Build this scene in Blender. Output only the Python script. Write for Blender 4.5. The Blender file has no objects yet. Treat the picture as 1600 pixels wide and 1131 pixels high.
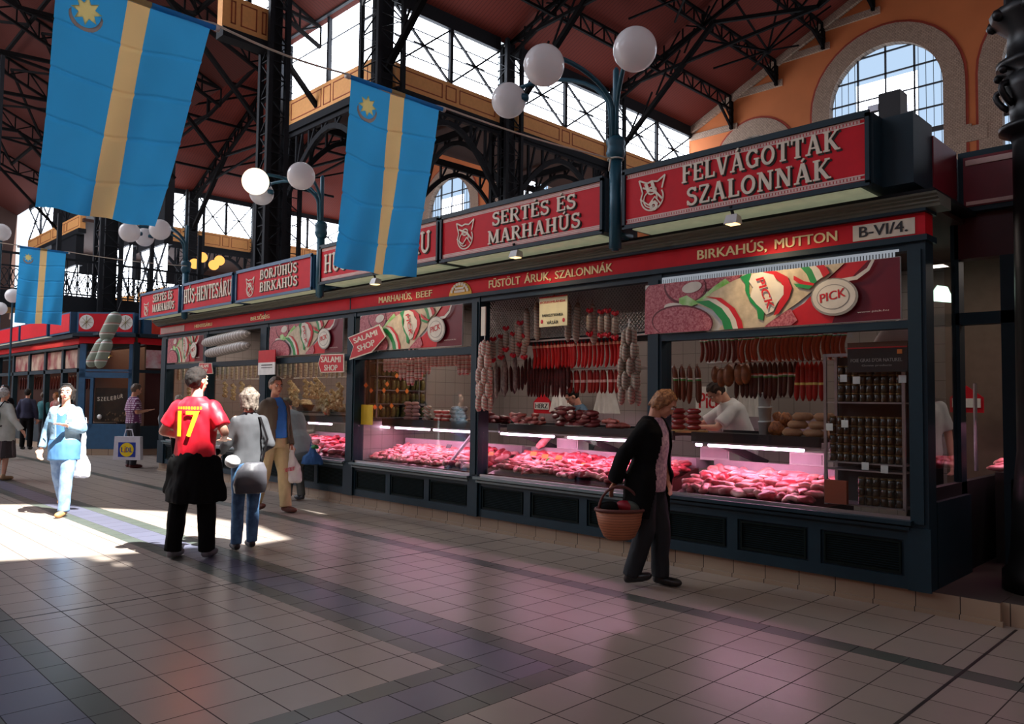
import bpy, bmesh, math, random
from mathutils import Vector, Matrix, noise
from mathutils.geometry import tessellate_polygon
scene = bpy.context.scene
random.seed(11)
rnd = random.Random(5)
PI = math.pi
# ------------------------------------------------------------------ camera
FPX, YAW, PIT, ROL = 1219.61, 0.788816, 0.0490958, 0.0122351
TT = 0.3                      # floor tile
CAMZ = 5.0972*TT
GX, GY = -9.6734*TT, 11.9231*TT
_fw = Vector((-math.sin(YAW)*math.cos(PIT), math.cos(YAW)*math.cos(PIT), math.sin(PIT)))
_r0 = Vector((math.cos(YAW), math.sin(YAW), 0)); _u0 = _r0.cross(_fw)
_r = math.cos(ROL)*_r0+math.sin(ROL)*_u0; _u = -math.sin(ROL)*_r0+math.cos(ROL)*_u0
CAM = Vector((0, 0, CAMZ))
cd = bpy.data.cameras.new('camera'); cam = bpy.data.objects.new('camera', cd)
scene.collection.objects.link(cam)
cd.sensor_fit = 'HORIZONTAL'; cd.sensor_width = 36; cd.lens = FPX/1600*36
cd.clip_start = .05; cd.clip_end = 300
M3 = Matrix((_r, _u, -_fw)).transposed()
cam.matrix_world = Matrix.Translation(CAM) @ M3.to_4x4()
scene.camera = cam
def ray(x, y): return _fw+(x-800)/FPX*_r-(y-565.5)/FPX*_u
def onY(x, y, Y): d = ray(x, y); return CAM+d*(Y/d.y)
def onX(x, y, X): d = ray(x, y); return CAM+d*(X/d.x)
def onZ(x, y, Z=0): d = ray(x, y); return CAM+d*((Z-CAMZ)/d.z)
def onD(x, y, D): return CAM+ray(x, y)*D
# ------------------------------------------------------------------ world, sun, exposure
w = bpy.data.worlds.new('sky'); scene.world = w; w.use_nodes = True
nt = w.node_tree; nt.nodes.clear()
wo = nt.nodes.new('ShaderNodeOutputWorld'); wb = nt.nodes.new('ShaderNodeBackground')
wb.inputs[0].default_value = (.75, .87, 1, 1); wb.inputs[1].default_value = 1.6
nt.links.new(wb.outputs[0], wo.inputs[0])
SUNDIR = Vector((-.65, -.07, -1)).normalized()       # the way the light travels
sl = bpy.data.lights.new('sun', 'SUN'); sl.energy = 26; sl.angle = math.radians(.35); sl.color = (1, .97, .92)
so = bpy.data.objects.new('sun', sl); scene.collection.objects.link(so)
so.rotation_euler = SUNDIR.to_track_quat('-Z', 'Y').to_euler(); so.location = (-3, 8, 40)
WIN = 9.0        # daylight on the frosted clerestory panes
vs = scene.view_settings
vs.view_transform = 'Standard'; vs.look = 'None'; vs.gamma = 1; vs.exposure = 0; vs.use_curve_mapping = False
scene.cycles.use_denoising = True
scene.cycles.max_bounces = 7; scene.cycles.diffuse_bounces = 3; scene.cycles.glossy_bounces = 3
scene.cycles.transparent_max_bounces = 12; scene.cycles.transmission_bounces = 4
scene.cycles.sample_clamp_indirect = 6; scene.cycles.caustics_reflective = False; scene.cycles.caustics_refractive = False
# ------------------------------------------------------------------ materials
def lin(c): return c/12.92 if c <= .04045 else ((c+.055)/1.055)**2.4
def L3(c): return (lin(c[0]/255), lin(c[1]/255), lin(c[2]/255), 1)
_mats = {}
def mat(name, col, rough=.6, metal=0, var=.12, scale=9, bump=0, col2=None, spec=.5, emit=0, alpha=1, trans=0, subs=0, bscale=None):
    if name in _mats: return _mats[name]
    m = bpy.data.materials.new(name); m.use_nodes = True; t = m.node_tree; b = t.nodes['Principled BSDF']
    c = L3(col); c2 = L3(col2) if col2 else tuple(v*(1-var) for v in c[:3])+(1,)
    tc = t.nodes.new('ShaderNodeTexCoord'); nz = t.nodes.new('ShaderNodeTexNoise'); mx = t.nodes.new('ShaderNodeMix'); mx.data_type = 'RGBA'
    nz.inputs['Scale'].default_value = scale; nz.inputs['Detail'].default_value = 3
    rp = t.nodes.new('ShaderNodeMapRange'); rp.inputs[1].default_value = .35; rp.inputs[2].default_value = .65
    t.links.new(tc.outputs['Object'], nz.inputs['Vector']); t.links.new(nz.outputs['Fac'], rp.inputs[0]); t.links.new(rp.outputs[0], mx.inputs[0])
    mx.inputs[6].default_value = c; mx.inputs[7].default_value = c2; t.links.new(mx.outputs[2], b.inputs['Base Color'])
    b.inputs['Roughness'].default_value = rough; b.inputs['Metallic'].default_value = metal
    b.inputs['Specular IOR Level'].default_value = spec
    if emit: t.links.new(mx.outputs[2], b.inputs['Emission Color']); b.inputs['Emission Strength'].default_value = emit
    if alpha < 1: b.inputs['Alpha'].default_value = alpha
    if trans: b.inputs['Transmission Weight'].default_value = trans
    if subs: b.inputs['Subsurface Weight'].default_value = subs; b.inputs['Subsurface Radius'].default_value = (.02, .01, .005)
    if bump:
        bp = t.nodes.new('ShaderNodeBump'); bp.inputs['Strength'].default_value = bump; bp.inputs['Distance'].default_value = .01
        n2 = t.nodes.new('ShaderNodeTexNoise'); n2.inputs['Scale'].default_value = bscale or scale*4
        t.links.new(tc.outputs['Object'], n2.inputs['Vector']); t.links.new(n2.outputs['Fac'], bp.inputs['Height']); t.links.new(bp.outputs[0], b.inputs['Normal'])
    _mats[name] = m; return m
def tile_mat(name, col, grout, rough=.3, gx=1.0, gy=1.0, w=.012, var=.1, axes='UV', spec=.5, off=(0, 0), brick=False):
    """square tiles; UV in tile units, or object axes in metres (gx, gy = tile size)"""
    m = bpy.data.materials.new(name); m.use_nodes = True; t = m.node_tree; b = t.nodes['Principled BSDF']
    N = t.nodes.new; tc = N('ShaderNodeTexCoord'); sp = N('ShaderNodeSeparateXYZ')
    t.links.new(tc.outputs['UV' if axes == 'UV' else 'Object'], sp.inputs[0])
    idx = {'X': 0, 'Y': 1, 'Z': 2}
    pair = (0, 1) if axes == 'UV' else (idx[axes[0]], idx[axes[1]])
    def math_(op, a, v=None, bb=None):
        n = N('ShaderNodeMath'); n.operation = op
        if isinstance(a, (int, float)): n.inputs[0].default_value = a
        else: t.links.new(a, n.inputs[0])
        if v is not None: n.inputs[1].default_value = v
        if bb is not None: t.links.new(bb, n.inputs[1])
        return n.outputs[0]
    u = math_('DIVIDE', math_('SUBTRACT', sp.outputs[pair[0]], off[0]), gx); v = math_('DIVIDE', math_('SUBTRACT', sp.outputs[pair[1]], off[1]), gy)
    if brick:
        row = math_('MODULO', math_('FLOOR', v), 2); u = math_('ADD', u, bb=math_('MULTIPLY', row, .5))
    def edge(x):
        f = math_('FRACT', x); g = math_('ABSOLUTE', math_('SUBTRACT', f, .5)); return math_('GREATER_THAN', g, .5-w)
    g = math_('MAXIMUM', edge(u), bb=edge(v))
    cell = N('ShaderNodeCombineXYZ'); t.links.new(math_('FLOOR', u), cell.inputs[0]); t.links.new(math_('FLOOR', v), cell.inputs[1])
    wn = N('ShaderNodeTexWhiteNoise'); t.links.new(cell.outputs[0], wn.inputs[0])
    nz = N('ShaderNodeTexNoise'); nz.inputs['Scale'].default_value = 6; t.links.new(tc.outputs['Object'], nz.inputs['Vector'])
    s = math_('MULTIPLY', math_('ADD', wn.outputs['Value'], bb=nz.outputs['Fac']), .5)
    mx = N('ShaderNodeMix'); mx.data_type = 'RGBA'; c = L3(col); mx.inputs[6].default_value = c; mx.inputs[7].default_value = tuple(k*(1-var*2) for k in c[:3])+(1,)
    t.links.new(s, mx.inputs[0])
    m2 = N('ShaderNodeMix'); m2.data_type = 'RGBA'; t.links.new(g, m2.inputs[0]); t.links.new(mx.outputs[2], m2.inputs[6]); m2.inputs[7].default_value = L3(grout)
    t.links.new(m2.outputs[2], b.inputs['Base Color'])
    r = N('ShaderNodeMapRange'); t.links.new(g, r.inputs[0]); r.inputs[3].default_value = rough; r.inputs[4].default_value = .9
    t.links.new(r.outputs[0], b.inputs['Roughness']); b.inputs['Specular IOR Level'].default_value = spec
    bp = N('ShaderNodeBump'); bp.invert = True; bp.inputs['Strength'].default_value = .4; bp.inputs['Distance'].default_value = .003
    t.links.new(g, bp.inputs['Height']); t.links.new(bp.outputs[0], b.inputs['Normal'])
    _mats[name] = m; return m
def stripe_mat(name, cols, axis='Z', period=.1, rough=.5, noise_amt=0, angle=0, sharp=True, spec=.4, axis2=None):
    """bands of colour along one object axis: cols = [(position 0..1, colour)]"""
    m = bpy.data.materials.new(name); m.use_nodes = True; t = m.node_tree; b = t.nodes['Principled BSDF']; N = t.nodes.new
    tc = N('ShaderNodeTexCoord'); sp = N('ShaderNodeSeparateXYZ'); t.links.new(tc.outputs['Object'], sp.inputs[0])
    src = sp.outputs['XYZ'.index(axis)]
    if axis2:
        a = N('ShaderNodeMath'); a.operation = 'MULTIPLY'; t.links.new(sp.outputs['XYZ'.index(axis2)], a.inputs[0]); a.inputs[1].default_value = angle
        s = N('ShaderNodeMath'); s.operation = 'ADD'; t.links.new(src, s.inputs[0]); t.links.new(a.outputs[0], s.inputs[1]); src = s.outputs[0]
    if noise_amt:
        nz = N('ShaderNodeTexNoise'); nz.inputs['Scale'].default_value = 20; t.links.new(tc.outputs['Object'], nz.inputs['Vector'])
        a = N('ShaderNodeMath'); a.operation = 'MULTIPLY'; t.links.new(nz.outputs['Fac'], a.inputs[0]); a.inputs[1].default_value = noise_amt
        s = N('ShaderNodeMath'); s.operation = 'ADD'; t.links.new(src, s.inputs[0]); t.links.new(a.outputs[0], s.inputs[1]); src = s.outputs[0]
    d = N('ShaderNodeMath'); d.operation = 'DIVIDE'; t.links.new(src, d.inputs[0]); d.inputs[1].default_value = period
    f = N('ShaderNodeMath'); f.operation = 'FRACT'; t.links.new(d.outputs[0], f.inputs[0])
    cr = N('ShaderNodeValToRGB'); cr.color_ramp.interpolation = 'CONSTANT' if sharp else 'LINEAR'
    e = cr.color_ramp.elements
    while len(e) > 1: e.remove(e[-1])
    e[0].position = cols[0][0]; e[0].color = L3(cols[0][1])
    for p, c in cols[1:]:
        k = e.new(p); k.color = L3(c)
    t.links.new(f.outputs[0], cr.inputs[0]); t.links.new(cr.outputs[0], b.inputs['Base Color'])
    b.inputs['Roughness'].default_value = rough; b.inputs['Specular IOR Level'].default_value = spec
    _mats[name] = m; return m
def glow(name, col, s):
    if name in _mats: return _mats[name]
    m = bpy.data.materials.new(name); m.use_nodes = True; t = m.node_tree; t.nodes.clear()
    o = t.nodes.new('ShaderNodeOutputMaterial'); e = t.nodes.new('ShaderNodeEmission'); e.inputs[0].default_value = L3(col); e.inputs[1].default_value = s
    t.links.new(e.outputs[0], o.inputs[0]); _mats[name] = m; return m
def glass_mat():
    m = bpy.data.materials.new('shop glass'); m.use_nodes = True; t = m.node_tree; t.nodes.clear()
    o = t.nodes.new('ShaderNodeOutputMaterial'); a = t.nodes.new('ShaderNodeBsdfTransparent'); g = t.nodes.new('ShaderNodeBsdfGlossy'); x = t.nodes.new('ShaderNodeMixShader'); f = t.nodes.new('ShaderNodeLayerWeight'); pw = t.nodes.new('ShaderNodeMath'); pw.operation = 'POWER'; pw.inputs[1].default_value = 4; ml = t.nodes.new('ShaderNodeMath'); ml.operation = 'MULTIPLY_ADD'; ml.inputs[1].default_value = .6; ml.inputs[2].default_value = .02
    a.inputs[0].default_value = (.93, .95, .95, 1); g.inputs['Roughness'].default_value = .02; f.inputs[0].default_value = .5; t.links.new(f.outputs['Facing'], pw.inputs[0]); t.links.new(pw.outputs[0], ml.inputs[0])
    t.links.new(ml.outputs[0], x.inputs[0]); t.links.new(a.outputs[0], x.inputs[1]); t.links.new(g.outputs[0], x.inputs[2]); t.links.new(x.outputs[0], o.inputs[0])
    _mats['glass'] = m; return m
# ------------------------------------------------------------------ mesh helpers
LNK = scene.collection.objects.link
def origin(o):
    v = Vector((0, 0, 0))
    while o: v += o.location; o = o.parent
    return v
class MB:
    def __init__(s): s.v = []; s.f = []; s.uv = None; s.mi = []
    def add(s, vs, fs, mi=0):
        n = len(s.v); s.v += [Vector(p) for p in vs]; s.f += [tuple(i+n for i in f) for f in fs]; s.mi += [mi]*len(fs); return s
    def box(s, x0, x1, y0, y1, z0, z1, mi=0):
        return s.add([(x0, y0, z0), (x1, y0, z0), (x1, y1, z0), (x0, y1, z0), (x0, y0, z1), (x1, y0, z1), (x1, y1, z1), (x0, y1, z1)],
                     [(0, 3, 2, 1), (4, 5, 6, 7), (0, 1, 5, 4), (1, 2, 6, 5), (2, 3, 7, 6), (3, 0, 4, 7)], mi)
    def bar(s, a, b, w=.05, h=None, up=(0, 0, 1), mi=0):
        a = Vector(a); b = Vector(b); h = h or w; d = (b-a).normalized(); up = Vector(up)
        if abs(d.dot(up)) > .98: up = Vector((1, 0, 0)) if abs(d.x) < .9 else Vector((0, 1, 0))
        r = d.cross(up).normalized()*w/2; u = r.normalized().cross(d)*h/2
        return s.add([a-r-u, a+r-u, a+r+u, a-r+u, b-r-u, b+r-u, b+r+u, b-r+u], [(0, 1, 2, 3), (7, 6, 5, 4), (0, 4, 5, 1), (1, 5, 6, 2), (2, 6, 7, 3), (3, 7, 4, 0)], mi)
    def tube(s, pts, r, n=8, mi=0, cap=True):
        pts = [Vector(p) for p in pts]; rr = r if isinstance(r, (list, tuple)) else [r]*len(pts); vs = []; fs = []
        ref = None
        for i, p in enumerate(pts):
            d = (pts[min(i+1, len(pts)-1)]-pts[max(i-1, 0)]).normalized()
            if ref is None: ref = d.orthogonal().normalized()
            ref = (ref-d*ref.dot(d)); ref = ref.normalized() if ref.length > 1e-6 else d.orthogonal().normalized()
            q = d.cross(ref)
            for k in range(n):
                a = 2*PI*k/n; vs.append(p+(ref*math.cos(a)+q*math.sin(a))*rr[i])
        for i in range(len(pts)-1):
            for k in range(n): fs.append((i*n+k, i*n+(k+1) % n, (i+1)*n+(k+1) % n, (i+1)*n+k))
        if cap: fs.append(tuple(range(n))[::-1]); fs.append(tuple(range((len(pts)-1)*n, len(pts)*n)))
        return s.add(vs, fs, mi)
    def lathe(s, prof, c=(0, 0, 0), n=20, mi=0):
        c = Vector(c); vs = []; fs = []
        for r, z in prof:
            for k in range(n): a = 2*PI*k/n; vs.append(c+Vector((r*math.cos(a), r*math.sin(a), z)))
        for i in range(len(prof)-1):
            for k in range(n): fs.append((i*n+k, i*n+(k+1) % n, (i+1)*n+(k+1) % n, (i+1)*n+k))
        fs.append(tuple(range(n))[::-1]); fs.append(tuple(range((len(prof)-1)*n, len(prof)*n)))
        return s.add(vs, fs, mi)
    def sphere(s, c, r, n=16, mi=0, sc=(1, 1, 1), rot=None):
        c = Vector(c); vs = []; fs = []; m = n//2
        for i in range(m+1):
            th = PI*i/m
            for k in range(n):
                a = 2*PI*k/n; p = Vector((r*sc[0]*math.sin(th)*math.cos(a), r*sc[1]*math.sin(th)*math.sin(a), r*sc[2]*math.cos(th)))
                if rot: p = rot @ p
                vs.append(c+p)
        for i in range(m):
            for k in range(n): fs.append((i*n+k, (i+1)*n+k, (i+1)*n+(k+1) % n, i*n+(k+1) % n))
        return s.add(vs, fs, mi)
    def prism(s, poly, o, ax, ay, t, mi=0):
        """2D polygon in plane o+ax*u+ay*v extruded along ax x ay by t (front face towards the viewer side -)"""
        o = Vector(o); ax = Vector(ax); ay = Vector(ay); nn = ax.cross(ay).normalized()*t; n = len(poly)
        fr = [o+ax*u+ay*v for u, v in poly]; bk = [p-nn for p in fr]
        if len(poly) > 4: tri = tessellate_polygon([[Vector((u, v, 0)) for u, v in poly]]); fs = [tuple(x) for x in tri]
        else: fs = [tuple(range(n))]
        # orient
        fs2 = []
        for f in fs:
            a = fr[f[1]]-fr[f[0]]; b = fr[f[2]]-fr[f[0]]
            fs2.append(f if a.cross(b).dot(nn) > 0 else f[::-1])
        al = fs2+[tuple(i+n for i in f[::-1]) for f in fs2]+[(i, (i+1) % n, (i+1) % n+n, i+n) for i in range(n)]
        return s.add(fr+bk, al, mi)
    def mesh(s, name, off=Vector((0, 0, 0)), smooth=False, mats=(), fix=False):
        me = bpy.data.meshes.new(name); me.from_pydata([p-off for p in s.v], [], s.f)
        for m in mats: me.materials.append(m)
        if any(s.mi): me.polygons.foreach_set('material_index', s.mi)
        if smooth: me.polygons.foreach_set('use_smooth', [True]*len(me.polygons))
        if fix or True:
            b = bmesh.new(); b.from_mesh(me); bmesh.ops.recalc_face_normals(b, faces=b.faces); b.to_mesh(me); b.free()
        me.update(); return me
    def build(s, name, m, parent=None, smooth=False, loc=None):
        off = origin(parent) if parent else (Vector(loc) if loc is not None else Vector((0, 0, 0)))
        ms = m if isinstance(m, (list, tuple)) else [m]
        o = bpy.data.objects.new(name, s.mesh(name, off, smooth, ms)); LNK(o)
        if parent: o.parent = parent
        elif loc is not None: o.location = loc
        return o
def tag(o, label=None, cat=None, group=None, kind=None):
    if label: o['label'] = label
    if cat: o['category'] = cat
    if group: o['group'] = group
    if kind: o['kind'] = kind
    return o
def empty(name, loc=(0, 0, 0), rz=0, label=None, cat=None, group=None):
    o = bpy.data.objects.new(name, None); o.empty_display_size = .1; LNK(o); o.location = loc; o.rotation_euler = (0, 0, rz); return tag(o, label, cat, group)
def struct(o): o['kind'] = 'structure'; return o
def copy_tree(o, parent=None):
    c = o.copy(); LNK(c); c.parent = parent
    for ch in list(o.children): copy_tree(ch, c)
    return c
def dup(o, loc, rz=None, label=None, group=None, scale=None, rot=None):
    c = copy_tree(o); c.location = loc
    if rz is not None: c.rotation_euler = (0, 0, rz)
    if rot is not None: c.rotation_euler = rot
    if scale is not None: c.scale = scale if not isinstance(scale, (int, float)) else (scale,)*3
    if label: c['label'] = label
    if group: c['group'] = group
    return c
def arc(cx, cy, rx, ry, a0, a1, n=12): return [(cx+rx*math.cos(math.radians(a0+(a1-a0)*i/n)), cy+ry*math.sin(math.radians(a0+(a1-a0)*i/n))) for i in range(n+1)]
# ------------------------------------------------------------------ lettering
def _g(): pass
T_, S_ = .17, .085
def _ser(x, y, w=.3): return ([(x-w/2, y), (x+w/2, y)], S_)
GL = {
 'F': (.62, [([(.16, 0), (.16, 1)], T_), ([(.05, .95), (.6, .95)], .1), ([(.57, 1), (.57, .76)], .07), ([(.2, .52), (.45, .52)], .09), ([(.45, .63), (.45, .41)], .06), _ser(.16, .04)]),
 'E': (.64, [([(.16, 0), (.16, 1)], T_), ([(.05, .95), (.6, .95)], .1), ([(.57, 1), (.57, .76)], .07), ([(.2, .52), (.45, .52)], .09), ([(.45, .63), (.45, .41)], .06), ([(.05, .05), (.6, .05)], .1), ([(.58, 0), (.58, .26)], .07)]),
 'L': (.6, [([(.16, 0), (.16, 1)], T_), _ser(.16, .96), ([(.05, .05), (.57, .05)], .1), ([(.55, 0), (.55, .28)], .08)]),
 'V': (.76, [([(.13, 1), (.38, 0)], T_), ([(.63, 1), (.4, 0)], .1), _ser(.13, .96, .27), _ser(.63, .96, .24)]),
 'A': (.78, [([(.14, 0), (.36, 1)], .1), ([(.38, 1), (.63, 0)], T_), ([(.22, .33), (.55, .33)], .08), _ser(.13, .04, .25), _ser(.65, .04, .27)]),
 'G': (.74, [(arc(.38, .5, .28, .43, 40, 300, 16), .14), ([(.6, .05), (.6, .45)], .14), ([(.45, .45), (.72, .45)], .08), ([(.6, .95), (.6, .7)], .07)]),
 'O': (.76, [(arc(.38, .5, .28, .43, 0, 360, 22), .14)]),
 'T': (.66, [([(.33, 0), (.33, .95)], T_), ([(.03, .95), (.63, .95)], .1), ([(.06, .98), (.06, .72)], .08), ([(.6, .98), (.6, .72)], .08), _ser(.33, .04)]),
 'K': (.76, [([(.16, 0), (.16, 1)], T_), ([(.2, .42), (.62, .96)], .09), ([(.3, .56), (.62, .04)], .16), _ser(.16, .04), _ser(.16, .96), _ser(.62, .96, .22), _ser(.66, .04, .24)]),
 'S': (.6, [(arc(.3, .73, .2, .2, 20, 270, 12)+arc(.3, .27, .22, .24, 90, -160, 12), .13), ([(.5, .98), (.5, .74)], .07), ([(.08, .02), (.08, .28)], .07)]),
 'Z': (.64, [([(.07, .95), (.56, .95)], .1), ([(.54, .93), (.12, .07)], .15), ([(.08, .05), (.6, .05)], .1), ([(.09, .98), (.09, .74)], .07), ([(.57, .02), (.57, .28)], .07)]),
 'N': (.8, [([(.15, 0), (.15, 1)], .1), ([(.17, .97), (.62, .03)], T_), ([(.64, 0), (.64, 1)], .1), _ser(.15, .04, .25), _ser(.12, .96, .22), _ser(.64, .96, .26)]),
 'R': (.74, [([(.16, 0), (.16, 1)], T_), ([(.16, .95)]+arc(.36, .73, .2, .22, 90, -90, 10)+[(.18, .51)], .1), ([(.36, .5), (.62, .04)], .15), _ser(.16, .04), ([(.04, .96), (.2, .96)], S_), _ser(.64, .04, .2)]),
 'M': (.94, [([(.14, 0), (.14, 1)], .1), ([(.16, .97), (.45, .1)], .15), ([(.45, .1), (.74, .97)], .09), ([(.77, 0), (.77, 1)], T_), _ser(.14, .04, .25), _ser(.77, .04, .3), _ser(.12, .96, .2), _ser(.78, .96, .24)]),
 'H': (.8, [([(.16, 0), (.16, 1)], T_), ([(.62, 0), (.62, 1)], T_), ([(.16, .5), (.62, .5)], .09), _ser(.16, .04), _ser(.16, .96), _ser(.62, .04), _ser(.62, .96)]),
 'U': (.8, [([(.16, 1), (.16, .35)]+arc(.39, .33, .23, .27, 180, 360, 12)+[(.62, 1)], .13), _ser(.16, .96), _ser(.62, .96, .26)]),
 'I': (.34, [([(.17, 0), (.17, 1)], T_), _ser(.17, .04), _ser(.17, .96)]),
 'B': (.7, [([(.16, 0), (.16, 1)], T_), ([(.1, .95)]+arc(.36, .74, .18, .21, 90, -90, 10)+[(.16, .53)], .1), ([(.16, .5)]+arc(.38, .27, .21, .23, 90, -90, 10)+[(.06, .05)], .1)]),
 'J': (.5, [([(.32, 1), (.32, .3)]+arc(.17, .25, .15, .2, 0, -170, 8), .13), _ser(.32, .96)]),
 '-': (.4, [([(.05, .5), (.35, .5)], .12)]),
 'Y': (.7, [([(.1, 1), (.35, .45)], T_), ([(.6, 1), (.36, .45)], .1), ([(.35, 0), (.35, .48)], .15), _ser(.35, .04), _ser(.1, .96, .2), _ser(.6, .96, .2)]),
 ' ': (.35, []),
}
ACC = {'Á': ('A', 1), 'É': ('E', 1), 'Ú': ('U', 1), 'Ü': ('U', 2), 'Ó': ('O', 1), 'Ő': ('O', 1), 'Í': ('I', 1)}
def stroke_text(txt, x0, x1, z0, z1, Y, thick=.012, grow=0):
    """serif letters standing on plane y = Y, fitted between x0..x1, cap height z0..z1"""
    b = MB(); W = 0; lay = []
    for ch in txt:
        base, ac = ACC.get(ch, (ch, 0)); wd, st = GL[base]; st = list(st)
        if ac: st.append(([(wd/2-.05, 1.08), (wd/2+.06, 1.24)], .09))
        lay.append((W, st)); W += wd+.05
    sx = (x1-x0)/W; sz = z1-z0; jit = 0
    for ox, st in lay:
        for pts, th in st:
            th += grow
            for (a, c), (d, e) in zip(pts[:-1], pts[1:]):
                dx, dz = d-a, e-c; l = math.hypot(dx, dz) or 1; nx, nz = -dz/l*th/2, dx/l*th/2
                ex, ez = (dx/l*th*.3, dz/l*th*.3) if len(pts) > 2 else (0, 0)
                q = [(a-ex+nx, c-ez+nz), (a-ex-nx, c-ez-nz), (d+ex-nx, e+ez-nz), (d+ex+nx, e+ez+nz)]
                jit = (jit+1) % 37; b.prism([(x0+(ox+u)*sx, z0+v*sz) for u, v in q], (0, Y-jit*.00012, 0), (1, 0, 0), (0, 0, 1), thick)
    return b
def font_mesh(txt, bold=.02):
    vs, fs = _font(txt); V = []; Fs = []
    for k, dx in enumerate((0, -bold, bold) if bold > .012 else (0,)):
        n = len(V); V += [Vector((v.x+dx, v.y, v.z+k*.02)) for v in vs]; Fs += [tuple(i+n for i in f) for f in fs]
    return V, Fs
def _font(txt):
    c = bpy.data.curves.new('t', 'FONT'); c.body = txt; c.size = 1; c.extrude = .5; c.resolution_u = 3
    o = bpy.data.objects.new('t', c); LNK(o); dg = bpy.context.evaluated_depsgraph_get(); dg.update()
    me = o.evaluated_get(dg).to_mesh(); vs = [v.co.copy() for v in me.vertices]; fs = [tuple(p.vertices) for p in me.polygons]
    o.to_mesh_clear(); bpy.data.objects.remove(o); bpy.data.curves.remove(c); return vs, fs
def text(txt, o, ax, ay, wd, ht, thick=.004, bold=.02, b=None):
    """sans lettering fitted in wd x ht from corner o along ax / ay, proud towards -(ax x ay)... front"""
    vs, fs = font_mesh(txt, bold); o = Vector(o); ax = Vector(ax).normalized(); ay = Vector(ay).normalized(); nn = ax.cross(ay)
    x0 = min(v.x for v in vs); x1 = max(v.x for v in vs); y0 = min(v.y for v in vs); y1 = max(v.y for v in vs)
    b = b or MB()
    return b.add([o+ax*((v.x-x0)/(x1-x0)*wd)+ay*((v.y-y0)/(y1-y0)*ht)+nn*((v.z+.5)*thick) for v in vs], fs)
# ================================================================== materials used everywhere
M = {}
M['iron'] = mat('dark painted iron', (28, 30, 34), .7, .0, spec=.2, bump=.1)
M['roofiron'] = mat('dark brown roof iron', (16, 14, 14), .9, spec=.08)
M['ironblue'] = mat('blue-green painted iron', (38, 92, 112), .4, .1)
M['teal'] = mat('dark teal stall paint', (20, 46, 57), .5, spec=.3)
M['tealpanel'] = mat('dark green stall panel', (20, 30, 28), .8, spec=.1)
M['tealblue'] = mat('blue stall paint', (44, 92, 128), .45)
M['sill'] = mat('worn grey-blue sill paint', (98, 116, 118), .4)
M['sealwall'] = mat('sign soffit with added glow', (190, 195, 160), .5, emit=.3)  # pale soffit given a weak glow of its own so it looks bright
M['cornice'] = mat('grey-green cornice paint', (112, 116, 104), .6)
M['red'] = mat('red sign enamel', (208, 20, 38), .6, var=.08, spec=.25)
M['darkred'] = mat('dark red sign enamel', (120, 14, 34), .4)
M['cream'] = mat('cream lettering', (232, 222, 200), .5)
M['yellowcream'] = mat('yellowish lettering', (246, 226, 164), .5)
M['shadowgreen'] = mat('dark green letter edge', (28, 44, 38), .6)
M['ochre'] = mat('ochre beam paint', (226, 162, 96), .7, var=.08)
M['ochreline'] = mat('red-brown lining on ochre', (150, 70, 38), .7)
M['orange'] = mat('orange plaster', (206, 118, 66), .8, var=.15, scale=.5)
M['brick'] = tile_mat('buff brick', (188, 160, 138), (120, 98, 84), .85, .12, .07, .07, .2, axes='XZ', brick=True)
M['brickred'] = mat('dark red lining', (160, 60, 40), .8)
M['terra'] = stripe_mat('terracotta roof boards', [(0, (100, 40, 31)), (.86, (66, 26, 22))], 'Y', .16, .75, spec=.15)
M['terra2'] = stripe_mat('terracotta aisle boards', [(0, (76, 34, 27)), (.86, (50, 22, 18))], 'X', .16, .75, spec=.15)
M['brown'] = mat('dark brown soffit', (70, 46, 38), .8)
M['pane'] = glow('daylight on frosted glass', (236, 243, 255), WIN)
M['paneblue'] = glow('bluish daylight on ribbed glass', (196, 224, 255), .95)
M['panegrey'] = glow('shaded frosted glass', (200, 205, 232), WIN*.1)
M['pane2'] = glow('daylight on frosted glass behind the viewer', (225, 236, 255), 1.1)
M['pane3'] = glow('bright daylight on frosted glass behind the viewer', (225, 236, 255), 2.6)
M['white'] = mat('white paint', (230, 230, 225), .5)
M['black'] = mat('black plastic', (14, 14, 16), .45)
M['steel'] = mat('brushed steel', (180, 182, 188), .3, .9)
M['glass'] = glass_mat()
M['opal'] = mat('opal lamp glass', (250, 250, 250), .12, var=.01, spec=.6)
def _tr(m, fac):
    t = m.node_tree; bs = t.nodes['Principled BSDF']; ou = [n for n in t.nodes if n.type == 'OUTPUT_MATERIAL'][0]; tl_ = t.nodes.new('ShaderNodeBsdfTranslucent'); mx = t.nodes.new('ShaderNodeMixShader'); mx.inputs[0].default_value = fac
    tl_.inputs[0].default_value = (.95, .95, .95, 1); t.links.new(bs.outputs[0], mx.inputs[1]); t.links.new(tl_.outputs[0], mx.inputs[2]); t.links.new(mx.outputs[0], ou.inputs[0])
_tr(M['opal'], .35)
M['opallit'] = glow('lit opal lamp glass', (255, 236, 205), 2.2)
M['tube'] = glow('pinkish fluorescent tube', (255, 205, 240), 14)
M['wallt'] = tile_mat('white wall tile', (150, 142, 138), (100, 95, 92), .3, .2, .2, .015, .04, axes='XZ')
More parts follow.
